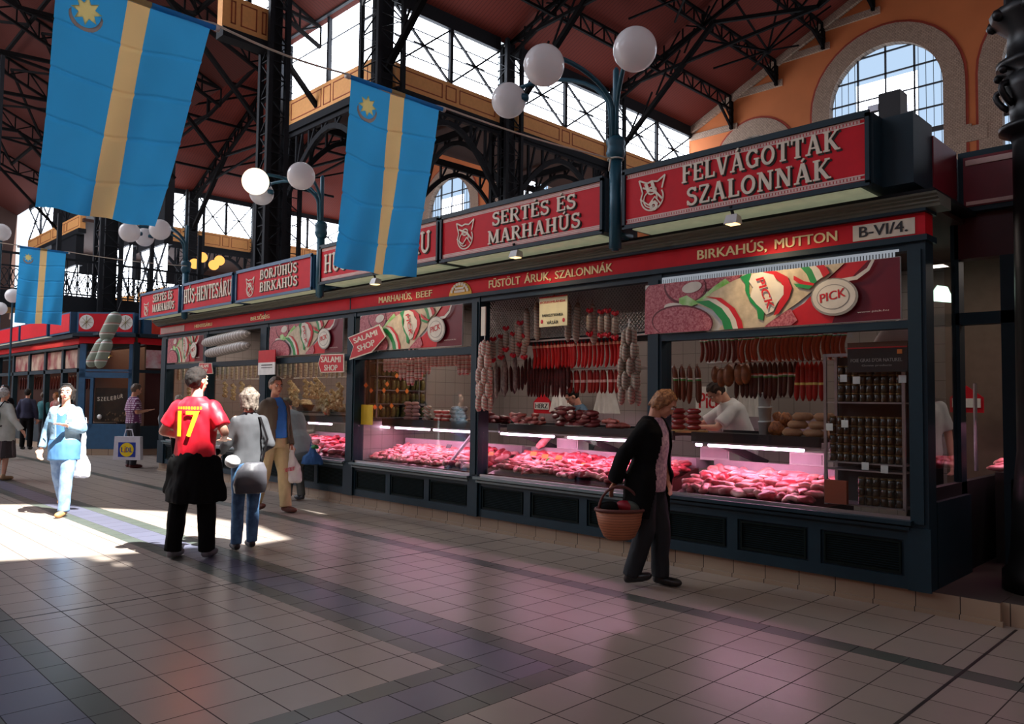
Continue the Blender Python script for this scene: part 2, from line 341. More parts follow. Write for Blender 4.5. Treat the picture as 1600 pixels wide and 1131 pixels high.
# ================================================================== floor
TK = (158, 146, 136)
M['f_pink'] = tile_mat('beige floor tile', TK, (52, 42, 38), .3, spec=.55)
M['f_green'] = tile_mat('green-grey border tile', (82, 90, 84), (34, 34, 34), .3, spec=.55)
M['f_blue'] = tile_mat('blue-grey band tile', (96, 98, 116), (38, 38, 42), .3, spec=.55)
XR, XL, YB, YF = 14.0, -64.0, -12.0, 36.0
am = lambda a: GX+a*TT
bm_ = lambda b: GY+b*TT
def build_floor():
    me = bpy.data.meshes.new('floor'); vs = []; fs = []; uvs = []; mi = []
    def rect(a0, a1, b0, b1, m, su=1, sv=1, u0=0, v0=0):
        n = len(vs); vs.extend([(am(a0), bm_(b0), 0), (am(a1), bm_(b0), 0), (am(a1), bm_(b1), 0), (am(a0), bm_(b1), 0)]); fs.append((n, n+1, n+2, n+3)); mi.append(m)
        for a, b in ((a0, b0), (a1, b0), (a1, b1), (a0, b1)): uvs.append(((a-a0)/su+u0, (b-b0)/sv+v0))
    A0, A1 = -180., 60.; B0, B1 = -54., 85.
    # beyond the stall side: strip of beige, thin green line, beige
    rect(A0, A1, 5.15, B1, 0, 1.3, 1.42)
    rect(A0, A1, 4.62, 5.15, 1, 1, .53)
    rect(A0, A1, 4.0, 4.62, 0, 1, .62)
    rect(A0, A1, 0, 4, 0)
    # the ring: a from -48 to 0, b from -9.3 to 0
    AL, BL = -48.5, -9.25
    rect(0, A1, BL, 0, 0); rect(A0, AL, BL, 0, 0); rect(A0, A1, B0, BL, 0)
    def ring(a0, a1, b0, b1, t, m, su, sv):     # four strips of width t just inside the rectangle
        rect(a0, a1, b1-t, b1, m, su, t); rect(a0, a1, b0, b0+t, m, su, t)
        rect(a1-t, a1, b0+t, b1-t, m, t, su); rect(a0, a0+t, b0+t, b1-t, m, t, su)
    ring(AL, 0, BL, 0, .52, 1, 1.0, 1); ring(AL+.52, -.52, BL+.52, -.52, 1.0, 2, 1.0, 1); ring(AL+1.52, -1.52, BL+1.52, -1.52, .5, 1, 1.0, 1)
    rect(AL+2.02, -2.02, BL+2.02, -2.02, 0, 1.06, .972, .02, 0)
    me.from_pydata(vs, [], fs)
    for k in ('f_pink', 'f_green', 'f_blue'): me.materials.append(M[k])
    me.polygons.foreach_set('material_index', mi); uv = me.uv_layers.new(name='UVMap')
    for i, p in enumerate(uvs): uv.data[i].uv = p
    me.update(); o = bpy.data.objects.new('floor', me); LNK(o); return struct(o)
build_floor()
# the two wide dark movement joints across the aisle
j = MB(); j.box(am(4.97), am(5.03), -12, 6.3, -.01, .0012); j.box(am(-11.03), am(-10.98), -12, 6.3, -.01, .0012)
struct(j.build('trim_1', M['black']))
# ================================================================== hall shell
EAVE, NX0, NRX, SL = 15.45, -21.5, -1.0, .46
RZ = EAVE+SL*(NRX-NX0); NX1 = NRX+(NRX-NX0)
NY0, NY1, TY = -12.0, 34.0, 15.0
def roofz(x): return EAVE+SL*(x-NX0) if x < NRX else RZ-SL*(x-NRX)
def poly_mesh(b, loops, fn, mi=0):
    """loops of (u, v); fn -> 3D; outer then holes"""
    flat = [p for l in loops for p in l]
    tri = tessellate_polygon([[Vector((u, v, 0)) for u, v in l] for l in loops])
    b.add([fn(u, v) for u, v in flat], [tuple(t) for t in tri], mi)
# sunlight openings: patches of sun on the floor, carried up along the sun's rays to the roof slope
def up_to_roof(px_, py_):
    p = onZ(px_, py_); s = -SUNDIR/(-SUNDIR.z)
    for _ in range(1): pass
    # z = RZ - SL*(x-NRX), x = p.x + s.x*z
    z = (RZ-SL*(p.x-NRX))/(1+SL*s.x)
    return (p.x+s.x*z, p.y+s.y*z)
main_patch = [(-330, 800), (-120, 788), (0, 788), (75, 788), (140, 793), (279, 800), (403, 822), (450, 842), (395, 851), (330, 853), (285, 856), (230, 862), (150, 868), (0, 876), (-200, 890)]
small = [[(476, 795), (500, 794), (526, 801), (505, 803)], [(138, 869), (172, 869), (180, 874), (158, 877)], [(182, 878), (192, 879), (198, 885), (187, 884)]]
roofR = MB(); TH = []
outer = [(NRX, NY0), (NX1, NY0), (NX1, NY1), (NRX, NY1)]
holes = [[up_to_roof(*q) for q in main_patch]]+[[up_to_roof(*q) for q in s_] for s_ in small]
poly_mesh(roofR, [outer]+holes, lambda u, v: (u, v, RZ-SL*(u-NRX)))
struct(roofR.build('ceiling_right', M['terra']))
rl = MB(); rl.add([(NX0, TY, EAVE), (NRX, TY, RZ), (NRX, NY1, RZ), (NX0, NY1, EAVE)], [(0, 1, 2, 3)])
rl.add([(NX0, NY0, EAVE), (NRX, NY0, RZ), (NRX, TY, RZ), (NX0, TY, EAVE)], [(0, 1, 2, 3)])
struct(rl.build('ceiling_left', M['terra']))
# transept roof to the left of the nave (ridge along x), second nave roof, low aisle soffits
TX0 = -70.0; TRY = 1.0; TRZ = EAVE+.44*(TY-TRY)
tr = MB(); tr.add([(TX0, TY, EAVE), (NX0, TY, EAVE), (NX0, TRY, TRZ), (TX0, TRY, TRZ)], [(0, 1, 2, 3)])
tr.add([(TX0, TRY, TRZ), (NX0, TRY, TRZ), (NX0, NY0, TRZ-.44*13), (TX0, NY0, TRZ-.44*13)], [(0, 1, 2, 3)])
# gable triangle of the nave roof above the transept
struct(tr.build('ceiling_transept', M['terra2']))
N2A, N2B = -53.0, -28.0; n2r = (N2A+N2B)/2; n2z = EAVE+.46*(n2r-N2A)
t2 = MB(); t2.add([(N2A, TY, EAVE), (n2r, TY, n2z), (n2r, NY1, n2z), (N2A, NY1, EAVE)], [(0, 1, 2, 3)])
t2.add([(N2B, TY, EAVE), (n2r, TY, n2z), (n2r, NY1, n2z), (N2B, NY1, EAVE)], [(0, 1, 2, 3)])
struct(t2.build('ceiling_far_nave', M['terra']))
sf = MB(); sf.box(N2B, NX0-.3, TY, NY1, 13.0, 13.2); sf.box(-66, N2A-.3, TY, NY1, 12.4, 12.6)
struct(sf.build('ceiling_aisle', M['brown']))
# outer walls that close the hall
wl = MB(); wl.box(TX0-.3, TX0, NY0, TY, 0, 23); wl.box(-66.3, -66, TY, NY1, 0, 13)
struct(wl.build('wall_left', M['brown']))
wb_ = MB(); wb_.box(TX0, NX1, NY0-.3, NY0, 0, 25); struct(wb_.build('wall_back', M['orange']))
wr = MB(); wr.box(NX1, NX1+.3, NY0, NY1, 0, 16); struct(wr.build('wall_right', M['orange']))
# big clerestory windows behind and beside the camera (out of the frame): the hall's other daylight
for i, (x0, x1, z0, z1) in enumerate([(-60, -46, 9, 14), (-42, -28, 9, 14), (-20, -10, 9, 15), (-6, 4, 9, 16), (8, 17, 9, 14)]):
    b = MB(); b.box(x0, x1, NY0, NY0+.05, z0, z1)
    o = struct(b.build('window_%d' % (i+20), [M['pane'], M['pane'], M['pane3'], M['pane2'], M['pane2']][i]))
for i, (y0, y1) in enumerate([(-9, 0), (3, 12), (16, 25)]):
    b = MB(); b.box(NX1-.05, NX1, y0, y1, 9, 14); struct(b.build('window_%d' % (i+26), M['pane2']))
b = MB(); zt_ = lambda y: TRZ-.44*abs(y-TRY)-.15
b.add([(-50, -9.5, zt_(-9.5)), (-22.5, -9.5, zt_(-9.5)), (-22.5, -2, zt_(-2)), (-50, -2, zt_(-2))], [(0, 1, 2, 3)]); struct(b.build('window_29', M['pane']))  # glowing skylight panel added out of view to brighten the left floor
b = MB(); b.add([(-20, -9, roofz(-20)-.15), (-11, -9, roofz(-11)-.15), (-11, 1, roofz(-11)-.15), (-20, 1, roofz(-20)-.15)], [(0, 1, 2, 3)]); struct(b.build('window_30', M['pane2']))  # second added panel, unseen under the nave slope, for more floor light
# ---- far gable wall of orange plaster with arched windows (plane y = NY1)
def arch_pts(cx, w, zb, zs, rise=1.0, n=18):
    """outline: down the sides to zb, half ellipse springing at zs"""
    return [(cx-w/2, zb), (cx+w/2, zb)]+[(cx+w/2*math.cos(PI*i/n), zs+w/2*rise*math.sin(PI*i/n)) for i in range(n+1)]
ARCH = [(-18.0, 2.6, 9, 13.0), (-12.05, 4.6, 9, 14.55), (-5.4, 4.6, 9, 14.55), (.4, 4.75, 9, 14.55), (6, 2.6, 9, 13), (-33.5, 4.4, 10, 14.5), (-40.5, 4.4, 10, 14.5), (-47.5, 4.4, 10, 14.5)]
gw = MB(); gl = [(NX0, 0), (NX1, 0), (NX1, EAVE), (NRX, RZ), (NX0, EAVE)]
poly_mesh(gw, [gl]+[arch_pts(*a) for a in ARCH[:5]], lambda u, v: (u, NY1, v))
gl2 = [(-66, 0), (NX0, 0), (NX0, EAVE), (N2B, EAVE), (n2r, n2z), (N2A, EAVE), (-66, 13)]
poly_mesh(gw, [gl2]+[arch_pts(*a) for a in ARCH[5:]], lambda u, v: (u, NY1, v))
struct(gw.build('wall_far', M['orange']))
PB = mat('window bars', (60, 62, 66), .5)
for i, (cx, wd, zb, zs) in enumerate(ARCH):
    b = MB(); poly_mesh(b, [arch_pts(cx, wd, zb, zs)], lambda u, v: (u, NY1+.32, v))
    root = struct(b.build('window_%d' % (i+1), M['paneblue']))
    # clear panes in the middle
    if wd > 4:
        c = MB(); c.box(cx-wd*.27, cx+wd*.27, NY1+.28, NY1+.31, zs-1.9, zs+.9); c.build('pane', M['pane'], root)
    fr = MB(); n = 18
    for k in range(5):
        x = cx-wd/2+wd*k/4
        if 0 < k < 4:
            zt = zs+math.sqrt(max(0, (wd/2)**2-(x-cx)**2)); fr.box(x-.035, x+.035, NY1+.2, NY1+.27, zb, zt)
    for k in range(17):
        x = cx-wd/2+wd*(k+.5)/16
        if abs(x-cx) > wd*.27 or wd < 4:
            zt = zs+math.sqrt(max(0, (wd/2)**2-(x-cx)**2)); fr.box(x-.008, x+.008, NY1+.24, NY1+.27, zb, zt)
    for k in range(12):
        z = zb+.95*k; hw = wd/2 if z < zs else math.sqrt(max(0, (wd/2)**2-(z-zs)**2))
        if hw > .1: fr.box(cx-hw, cx+hw, NY1+.2, NY1+.27, z-(.03 if k != 4 else .1), z+(.03 if k != 4 else .1))
    fr.build('window_frame', PB, root)
    tr_ = MB(); ap = arch_pts(cx, wd, zb, zs); ao = arch_pts(cx, wd+1.6, zb, zs); al = arch_pts(cx, wd+1.8, zb, zs)
    poly_mesh(tr_, [ao, ap[:]] if False else [ao[:1]+ao[1:], ap], lambda u, v: (u, NY1-.06, v))
    for (u0, v0), (u1, v1) in zip(ap, ap[1:]+ap[:1]): tr_.add([(u0, NY1-.06, v0), (u1, NY1-.06, v1), (u1, NY1+.35, v1), (u0, NY1+.35, v0)], [(0, 1, 2, 3)])
    for (u0, v0), (u1, v1) in zip(ao, ao[1:]+ao[:1]): tr_.add([(u0, NY1-.06, v0), (u1, NY1-.06, v1), (u1, NY1, v1), (u0, NY1, v0)], [(0, 1, 2, 3)])
    tr_.build('brick_surround', M['brick'], root)
    ln = MB(); poly_mesh(ln, [al, ao], lambda u, v: (u, NY1-.03, v)); ln.build('painted_lining', M['brickred'], root)
# stone string course under the roof bracket line and pier band
bn = MB()
for k, (x, z) in enumerate([(-19.1, 14.95), (-16.8, 16.45), (-14.57, 17.5), (-12.4, 18.35), (-10.1, 19.3)]):
    x0 = [NX0, -19.1, -16.8, -14.57, -12.4][k]; bn.box(x0, x+.25, NY1-.1, NY1, z-.12, z+.18)
bn.box(-9.15, -8.75, NY1-.08, NY1, 12.1, 12.6); bn.box(-9.6, -8.2, NY1-.09, NY1-.02, 11.9, 12.5)
struct(bn.build('trim_2', M['brick']))
rk = MB(); rk.bar((NX0, NY1-.1, EAVE-.15), (NRX, NY1-.1, RZ-.15), .25, .35); struct(rk.build('trim_3', M['brick']))
# ---- iron work
def lattice(b, p0, p1, depth, up=(0, 0, 1), n=8, w=.09, mi=0):
    """flat lattice girder: two chords and diagonals"""
    p0 = Vector(p0); p1 = Vector(p1); up = Vector(up).normalized()*depth
    b.bar(p0, p1, w, w); b.bar(p0-up, p1-up, w, w)
    for i in range(n):
        a = p0.lerp(p1, i/n); c = p0.lerp(p1, (i+1)/n); b.bar(a, a-up, w*.5, w*.5)
        if i % 2: b.bar(a-up, c, w*.5, w*.5)
        else: b.bar(a, c-up, w*.5, w*.5)
    b.bar(p1, p1-up, w*.5)
    return b
COLN = 0
def iron_column(x, y, z0, z1, wd=.8, label=None, step=.55):
    r = empty('iron_column', (x, y, z0)); b = MB(); h = wd/2
    for sx in (-1, 1):
        for sy in (-1, 1): b.box(x+sx*h-.07, x+sx*h+.07, y+sy*h-.07, y+sy*h+.07, z0, z1)
    b.box(x-h*.55, x-h*.15, y-h*.5, y+h*.5, z0, z1); b.box(x+h*.15, x+h*.55, y-h*.5, y+h*.5, z0, z1)
    b.build('column_shaft', M['iron'], r); l = MB(); z = z0; i = 0
    while z < z1-step:
        for s_ in (-1, 1):
            l.bar((x-h*s_*(1 if i % 2 else -1), y-h, z), (x+h*s_*(1 if i % 2 else -1), y-h, z+step), .05, .03) if s_ == 1 else l.bar((x+h, y-h*(1 if i % 2 else -1), z), (x+h, y+h*(1 if i % 2 else -1), z+step), .05, .03)
        l.bar((x-h, y-h, z), (x+h, y-h, z), .05, .03); l.bar((x+h, y-h, z), (x+h, y+h, z), .05, .03)
        z += step; i += 1
    l.build('column_lattice', M['iron'], r)
    tag(r, label, 'column', 'iron columns of the hall'); return r
NB = TY; YS = [15.0, 20.9, 27.5, 33.6]
iron_column(NX0, 15.0, 0, EAVE, 1.0, 'tall dark lattice iron column at the corner of the two window bands, behind the middle flag')
iron_column(NX0, 20.9, 0, EAVE, .8, 'tall dark iron column rising behind the front lamp globes')
iron_column(NX0, 27.5, 0, EAVE, .8, 'tall dark iron column hidden behind the front lamp post')
iron_column(N2B, 15.0, 0, EAVE, .9, 'dark lattice iron column left of the middle flag, beside the lit lamp globe')
iron_column(NX0, 11.1, 0, 19, .55, 'slender dark iron column at the left end of the near window band')
for y, q in ((17.2, 'first'), (21.6, 'second'), (26.4, 'third')):
    iron_column(N2A, y, 0, EAVE, 1.2, {'first': 'far dark column at the left end of the distant window band, behind the big flag', 'second': 'far dark column in the middle of the distant window band', 'third': 'far dark column of the distant window band, right of the lit lamp globe'}[q])
iron_column(-32.0, 9.9, 0, 16, .7, 'broad dark column rising through the gallery, right of the small left flag', .6)
iron_column(-39.0, 7.2, 0, 16, .6, 'pale grey column at the far left beside the sunlit strip windows', .6)
# clerestory bands: ochre beam with lined panels, mullions, glass
def clerestory(idx, a, b_, bays, zb, zt, side, beam=.85, pm=None, cross=True):
    """a, b_: ends (x, y); side: unit vector towards the viewer's side"""
    a = Vector((*a, 0)); e = Vector((*b_, 0)); d = (e-a); Ln = d.length; d.normalize(); s_ = Vector((*side, 0))
    pan = MB(); P = lambda u, z, o: a+d*u+s_*o+Vector((0, 0, z))
    def slab(m, u0, u1, z0, z1, o0, o1):
        m.add([P(u0, z0, o0), P(u1, z0, o0), P(u1, z0, o1), P(u0, z0, o1), P(u0, z1, o0), P(u1, z1, o0), P(u1, z1, o1), P(u0, z1, o1)], [(0, 3, 2, 1), (4, 5, 6, 7), (0, 1, 5, 4), (1, 2, 6, 5), (2, 3, 7, 6), (3, 0, 4, 7)])
    slab(pan, 0, Ln, zb, zt, -.06, -.03); root = struct(pan.build('window_%d' % idx, pm or M['pane']))
    bars = MB(); bw = Ln/bays
    for k in range(bays):
        u0 = k*bw; u1 = u0+bw; um = (u0+u1)/2
        slab(bars, um-.07, um+.07, zb, zt, .0, .14)
        for (p, q) in (((u0, zb), (um, zt)), ((u0, zt), (um, zb)), ((um, zb), (u1, zt)), ((um, zt), (u1, zb))):
            if cross: bars.bar(P(p[0], p[1], .05), P(q[0], q[1], .05), .09, .06)
        for c in ((u0+um)/2, (um+u1)/2):
            if cross: slab(bars, c-.45, c+.45, (zb+zt)/2-.03, (zb+zt)/2+.03, .02, .08)
            slab(bars, c-.4, c-.385, zb+.3, zt, -.02, .0); slab(bars, c+.4, c+.415, zb, zt-.3, -.02, 0)
        for t_ in (.25, .5, .75): slab(bars, u0, u1, zb+(zt-zb)*t_-.012, zb+(zt-zb)*t_+.012, -.03, .02)
    bars.build('window_frame', M['iron'], root)
    beamm = MB(); slab(beamm, 0, Ln, zb-beam, zb, -.2, .12); o = struct(beamm.build('trim_%d' % (idx+10), M['ochre']))
    ln = MB()
    def frame(u0, u1, z0, z1):
        for q in ((u0, u1, z0, z0+.035), (u0, u1, z1-.035, z1), (u0, u0+.035, z0, z1), (u1-.035, u1, z0, z1)): slab(ln, *q, .12, .135)
    for k in range(bays):
        u0 = k*bw+.25; u1 = (k+1)*bw-.25; um = (u0+u1)/2
        frame(u0, um-.4, zb-beam+.18, zb-.14); frame(um-.25, um+.25, zb-beam+.18, zb-.14); frame(um+.4, u1, zb-beam+.18, zb-.14)
    ln.build('painted_lining', M['ochreline'], o)
    dk = MB(); slab(dk, 0, Ln, zb-beam-.28, zb-beam, -.25, .2); slab(dk, 0, Ln, zt, EAVE+.1, -.3, .15); struct(dk.build('trim_%d' % (idx+30), M['iron']))
    return P
clerestory(31, (NX0, 15.5), (NX0, 20.4), 1, 13.0, 15.0, (1, 0))
clerestory(32, (NX0, 21.4), (NX0, 27.1), 1, 13.0, 15.0, (1, 0))
clerestory(33, (NX0, 27.9), (NX0, 33.9), 1, 13.0, 15.0, (1, 0))
clerestory(34, (N2B+.4, 15.0), (NX0-.4, 15.0), 1, 13.1, 19.5, (0, -1), 1.0, cross=False)
clerestory(35, (NX0, 9.4), (NX0, 11.0), 1, 13.1, 17.5, (1, 0), 1.0)
for i, (y0, y1) in enumerate(((16.9, 21.1), (22.1, 25.9), (26.9, 33.9))): clerestory(36+i, (N2A, y0), (N2A, y1), 1, 12.9, 15.2, (1, 0), 1.0)
clerestory(40, (-66, 15.0), (N2A-.6, 15.0), 2, 12.9, 15.2, (0, -1), .9)
# heavy dark lights in window 34: horizontal transom girders
tg = MB(); lattice(tg, (N2B, 14.8, 16.2), (NX0, 14.8, 16.2), .6, n=8, w=.16); struct(tg.build('trim_4', M['iron']))
# lower strip windows at the far left and behind the gallery
for i, (x0, x1, z0, z1) in enumerate([(-60, -54.5, 7.0, 9.8), (-50, -45, 7, 9.8), (-43.5, -40, 7, 9.2)]):
    clerestory(42+i, (x0, 15.1), (x1, 15.1), 1, z0, z1, (0, -1), .6, M['pane'])
for i, (y0, y1) in enumerate(((5.2, 6.1), (8.0, 9.4))): clerestory(46+i, (-66, y0), (-66, y1), 1, 8, 18, (1, 0), .5, M['panegrey'])
clerestory(48, (-65.8, 16.2), (-65.8, 27), 4, 8.6, 10.9, (1, 0), .6)
# aisle girders with arched braces under the ochre beams
def arch_girder(name_i, a, e, z, depth, side):
    b = MB(); a = Vector((*a, z)); e = Vector((*e, z)); n = 14; pr = None
    b.bar(a, e, .18, .3)
    for k in range(n+1):
        t = k/n; p = a.lerp(e, t); q = p-Vector((0, 0, depth*(1-math.sin(PI*t))+.35))
        if pr is not None: b.bar(pr, q, .12, .2)
        if k % 2 == 0: b.bar(p, q, .09)
        elif pr is not None: b.bar(p, pr, .07)
        pr = q
    return struct(b.build('trim_%d' % name_i, M['iron']))
arch_girder(61, (NX0, 15.4), (NX0, 20.5), 11.9, 2.2, 0); arch_girder(62, (NX0, 21.3), (NX0, 27.1), 11.9, 2.2, 0); arch_girder(63, (NX0, 27.9), (NX0, 33.8), 11.9, 2.2, 0)
arch_girder(64, (N2B, 15), (NX0, 15), 11.8, 2.4, 0); arch_girder(65, (N2B, 20.9), (NX0, 20.9), 12.6, 2.6, 0); arch_girder(66, (N2B, 27.5), (NX0, 27.5), 12.6, 2.6, 0)
arch_girder(67, (N2B, 15.4), (N2B, 20.5), 12.6, 2.2, 0); arch_girder(68, (N2B, 21.3), (N2B, 27.1), 12.6, 2.2, 0); arch_girder(69, (N2B, 28), (N2B, 33.8), 12.6, 2.2, 0)
for i, (y0, y1) in enumerate(((16.9, 21.1), (22.1, 25.9), (26.9, 33.9))): arch_girder(70+i, (N2A+.2, y0), (N2A+.2, y1), 11.6, 1.6, 0)
# purlins along the left slope of the nave roof, with wall brackets
pl = [(-19.12, 16.1), (-16.8, 17.3), (-14.57, 18.3), (-12.4, 19.3), (-10.0, 20.4)]
for i, (x, z) in enumerate(pl):
    b = MB(); z = roofz(x)-.1; lattice(b, (x, NY0, z), (x, NY1, z), .62, n=64, w=.1)
    bl = 1.6 if i == 0 else 1.15; b.bar((x, NY1-.15, z), (x, NY1-.15, z-bl), .22, .12); b.bar((x, NY1-1.3, z-.6), (x, NY1-.15, z-bl+.1), .1); b.bar((x, NY1-.7, z-.6), (x, NY1-.15, z-1.1), .07)
    tag(b.build('roof_purlin', M['roofiron'], loc=None), ['lowest lattice purlin under the terracotta roof beside the orange wall', 'second lattice purlin from the window band under the terracotta roof', 'third lattice purlin, its bracket above the arched window\'s left flank', 'fourth lattice purlin, its bracket above the arched window', 'highest lattice purlin above the arched window'][i], 'roof beam')
# main trusses across the nave at the columns
tl = ['front main roof truss over the corner column', 'main roof truss springing from the column behind the lamp globes', 'main roof truss nearest the orange gable wall']
for i, y in enumerate((15.0, 20.9, 27.5)):
    b = MB(); lattice(b, (NX0, y, EAVE+.2), (NRX, y, RZ-.1), .8, n=22, w=.11)
    b.bar((NX0, y, 12.3), (NX0+5.2, y, roofz(NX0+5.2)-.9), .2, .16)
    b.bar((NX0+.2, y, EAVE), (NX0+7, y, roofz(NX0+7)-.9), .12); b.bar((NX0+5.2, y, roofz(NX0+5.2)-.9), (NX0+9.5, y, EAVE+.6), .14)
    b.bar((NX0+9.5, y, EAVE+.6), (NRX, y, RZ-3.5), .14); b.bar((NX0+9.5, y, EAVE+.6), (NX0+12, y, roofz(NX0+12)-.7), .14); b.bar((NX0, y, EAVE), (NX0+9.5, y, EAVE+.6), .12)
    for k in range(6):
        a = NX0+1+k*.7; b.bar((a, y, 12.3+(a-NX0)*1.0), (a+.5, y, 12.3+(a-NX0)*1.0+.9), .06)
    # wind braces along the roof
    tag(b.build('roof_truss', M['roofiron']), tl[i], 'roof truss')
# radiating braces under the slope, between the trusses
for i, (x, y) in enumerate([(-15.5, 24.2), (-15.5, 30.5), (-15.5, 18.0), (-9, 24.2)]):
    b = MB(); z = roofz(x)-1.7
    for k in range(8):
        a = k*PI/4; q = Vector((x+2.6*math.cos(a), y+2.9*math.sin(a), 0)); q.z = roofz(q.x)-.5; b.bar((x, y, z), q, .07, .07)
    b.sphere((x, y, z), .16, 10)
    tag(b.build('roof_brace', M['roofiron']), ['star-shaped roof brace above the front lamp globes', 'star-shaped roof brace nearest the orange wall', 'star-shaped roof brace above the middle flag', 'star-shaped roof brace high above the red sign boxes'][i], 'roof brace')
# transept trusses (upper left of the view) and second-nave trusses
tx = [-25.5, -29.5, -34, -39, -44.5, -51, -58]
for i, x in enumerate(tx):
    b = MB(); z = lambda y: EAVE+.44*(TY-y)
    lattice(b, (x, TY, EAVE), (x, TRY, TRZ-.1), .8, n=16, w=.12)
    b.bar((x, TY, 12.3), (x, TY-4.2, z(TY-4.2)-.8), .18, .14); b.bar((x, TY-4.2, z(TY-4.2)-.8), (x, TY-8, EAVE+.8), .15)
    b.bar((x, TY-8, EAVE+.8), (x, TRY, TRZ-3), .15); b.bar((x, TY-8, EAVE+.8), (x, TY-10.5, z(TY-10.5)-.7), .14); b.bar((x, TY, EAVE), (x, TY-8, EAVE+.8), .11)
    if i < len(tx)-1:
        x2 = tx[i+1]
        for y in (12, 8.5, 5):
            b.bar((x, y, z(y)-.5), (x2, y-3, z(y-3)-.5), .1); b.bar((x, y-3, z(y-3)-.5), (x2, y, z(y)-.5), .1); b.bar((x, y, z(y)-.4), (x2, y, z(y)-.4), .14)
    tag(b.build('transept_truss', M['roofiron']), ['nearest','second nearest','third nearest','fourth nearest','fifth nearest','sixth nearest','farthest'][i]+' dark lattice truss of the terracotta side-hall roof at upper left', 'roof truss', 'trusses of the side hall roof')
for i, y in enumerate((17.2, 21.6, 26.4)):
    b = MB(); zz = lambda x: EAVE+.46*(x-N2A)
    lattice(b, (N2A, y, EAVE), (n2r, y, n2z-.1), .8, n=14, w=.17); lattice(b, (n2r, y, n2z-.1), (N2B, y, EAVE), .8, n=14, w=.17)
    b.bar((N2A, y, 12.6), (N2A+5, y, zz(N2A+5)-.8), .26, .2); b.bar((N2A+5, y, zz(N2A+5)-.8), (n2r, y, EAVE+1), .15); b.bar((N2A, y, EAVE), (n2r, y, EAVE+1), .11); b.bar((n2r, y, EAVE+1), (n2r, y, n2z), .14); b.bar((n2r, y, EAVE+1), (n2r+6, y, zz(N2A+6.5)-.8), .14)
    for x in (N2A+3, N2A+7, N2A+10): b.bar((x, y, zz(x)-.4), (x, y+4.4, zz(x)-.4), .14); b.bar((x, y, zz(x)-.4), (x+3, y+4.4, zz(x+3)-.4), .1)
    tag(b.build('far_truss', M['roofiron']), ['left','middle','right'][i]+' dark truss under the distant terracotta roof, left of the middle flag', 'roof truss', 'trusses of the distant roof')
# ---- gallery bridge at the left
g = empty('gallery_bridge', (-32.3, 6, 4.9)); gx = -32.0
b = MB(); b.box(gx-2.5, gx, -6, 14.9, 4.75, 5.1); b.box(gx-.05, gx+.12, -6, 14.9, 4.6, 5.2); b.build('deck', M['iron'], g)
b = MB(); y = -5.9
b.box(gx, gx+.06, -6, 14.9, 6.5, 6.58); b.box(gx, gx+.05, -6, 14.9, 6.05, 6.1); b.box(gx, gx+.05, -6, 14.9, 5.25, 5.3)
while y < 14.9:
    b.bar((gx+.03, y, 5.2), (gx+.03, y, 6.5), .04)
    b.tube([(gx+.03, y+.18+.15*math.cos(a*PI/4), 5.67+.33*math.sin(a*PI/4)) for a in range(9)], .02, 4); b.bar((gx+.03, y, 5.3), (gx+.03, y+.36, 6.05), .025); b.bar((gx+.03, y+.36, 5.3), (gx+.03, y, 6.05), .025); y += .36
for yy in (8.2, 11.5, 13.4): b.bar((gx+.03, yy, 5.2), (gx+.03, yy, 8.2), .14)
b.build('railing', M['iron'], g)
b = MB()
for k in range(9):
    y0 = -5+k*2.2; b.prism([(y0+2.1, 4.6), (y0, 4.6), (y0, 4.0)]+[(y0+1.05-1.0*math.cos(PI*i/10), 4.0+.42*math.sin(PI*i/10)) for i in range(11)]+[(y0+2.1, 4.0)], (gx-.02, 0, 0), (0, 1, 0), (0, 0, 1), .08)
b.build('arched_frieze', M['ochre'], g)
tag(g, 'iron gallery bridge with scrolled railing and ochre arches beyond the left flag', 'gallery')
# ================================================================== the butchers' row
SY = 6.28            # shop-front plane
X1, X0 = -1.93, -16.64
PLINTH = tile_mat('plinth tile', (160, 140, 118), (60, 50, 44), .4, .3, .17, .012, .1, axes='XZ', off=(.05, -.01))
b = MB(); b.box(X0-.1, -1.5, 6.36, 10.2, 0, .16); b.box(X0-.1, -1.5, 6.31, 6.36, 0, .16)
struct(b.build('floor_plinth', PLINTH))
b = MB(); b.box(X0-.12, -1.48, 6.285, 6.31, 0, .035); struct(b.build('baseboard_front', PLINTH))
# return plinth at the right, running back beside the dark column
b = MB(); b.box(-1.5, 6, 7.05, 10.2, 0, .16); b.box(-1.95, -1.2, 6.36, 7.4, 0, .158); struct(b.build('floor_plinth_return', PLINTH))
POSTS = [(-2.06, -1.93), (-4.43, -4.27), (-6.99, -6.85), (-9.68, -9.47), (-12.33, -12.06), (-14.55, -14.4), (-16.64, -16.35)]
BAYS = [(POSTS[i+1][1], POSTS[i][0]) for i in range(6)]
row = empty('butchers_stall_row', (-9.3, SY, .16))
tag(row, 'long dark teal butchers\' stall block with glazed shop fronts on a tiled plinth', 'market stall')
for i, (a, c) in enumerate(POSTS):
    b = MB(); b.box(a, c, SY-.03, SY+.14, .16, 2.78); b.box(a-.015, c+.015, SY-.05, SY-.03, .16, .62); b.box(a+.03, c-.03, SY-.045, SY-.03, .65, 2.7)
    b.build('post', M['teal'], row)
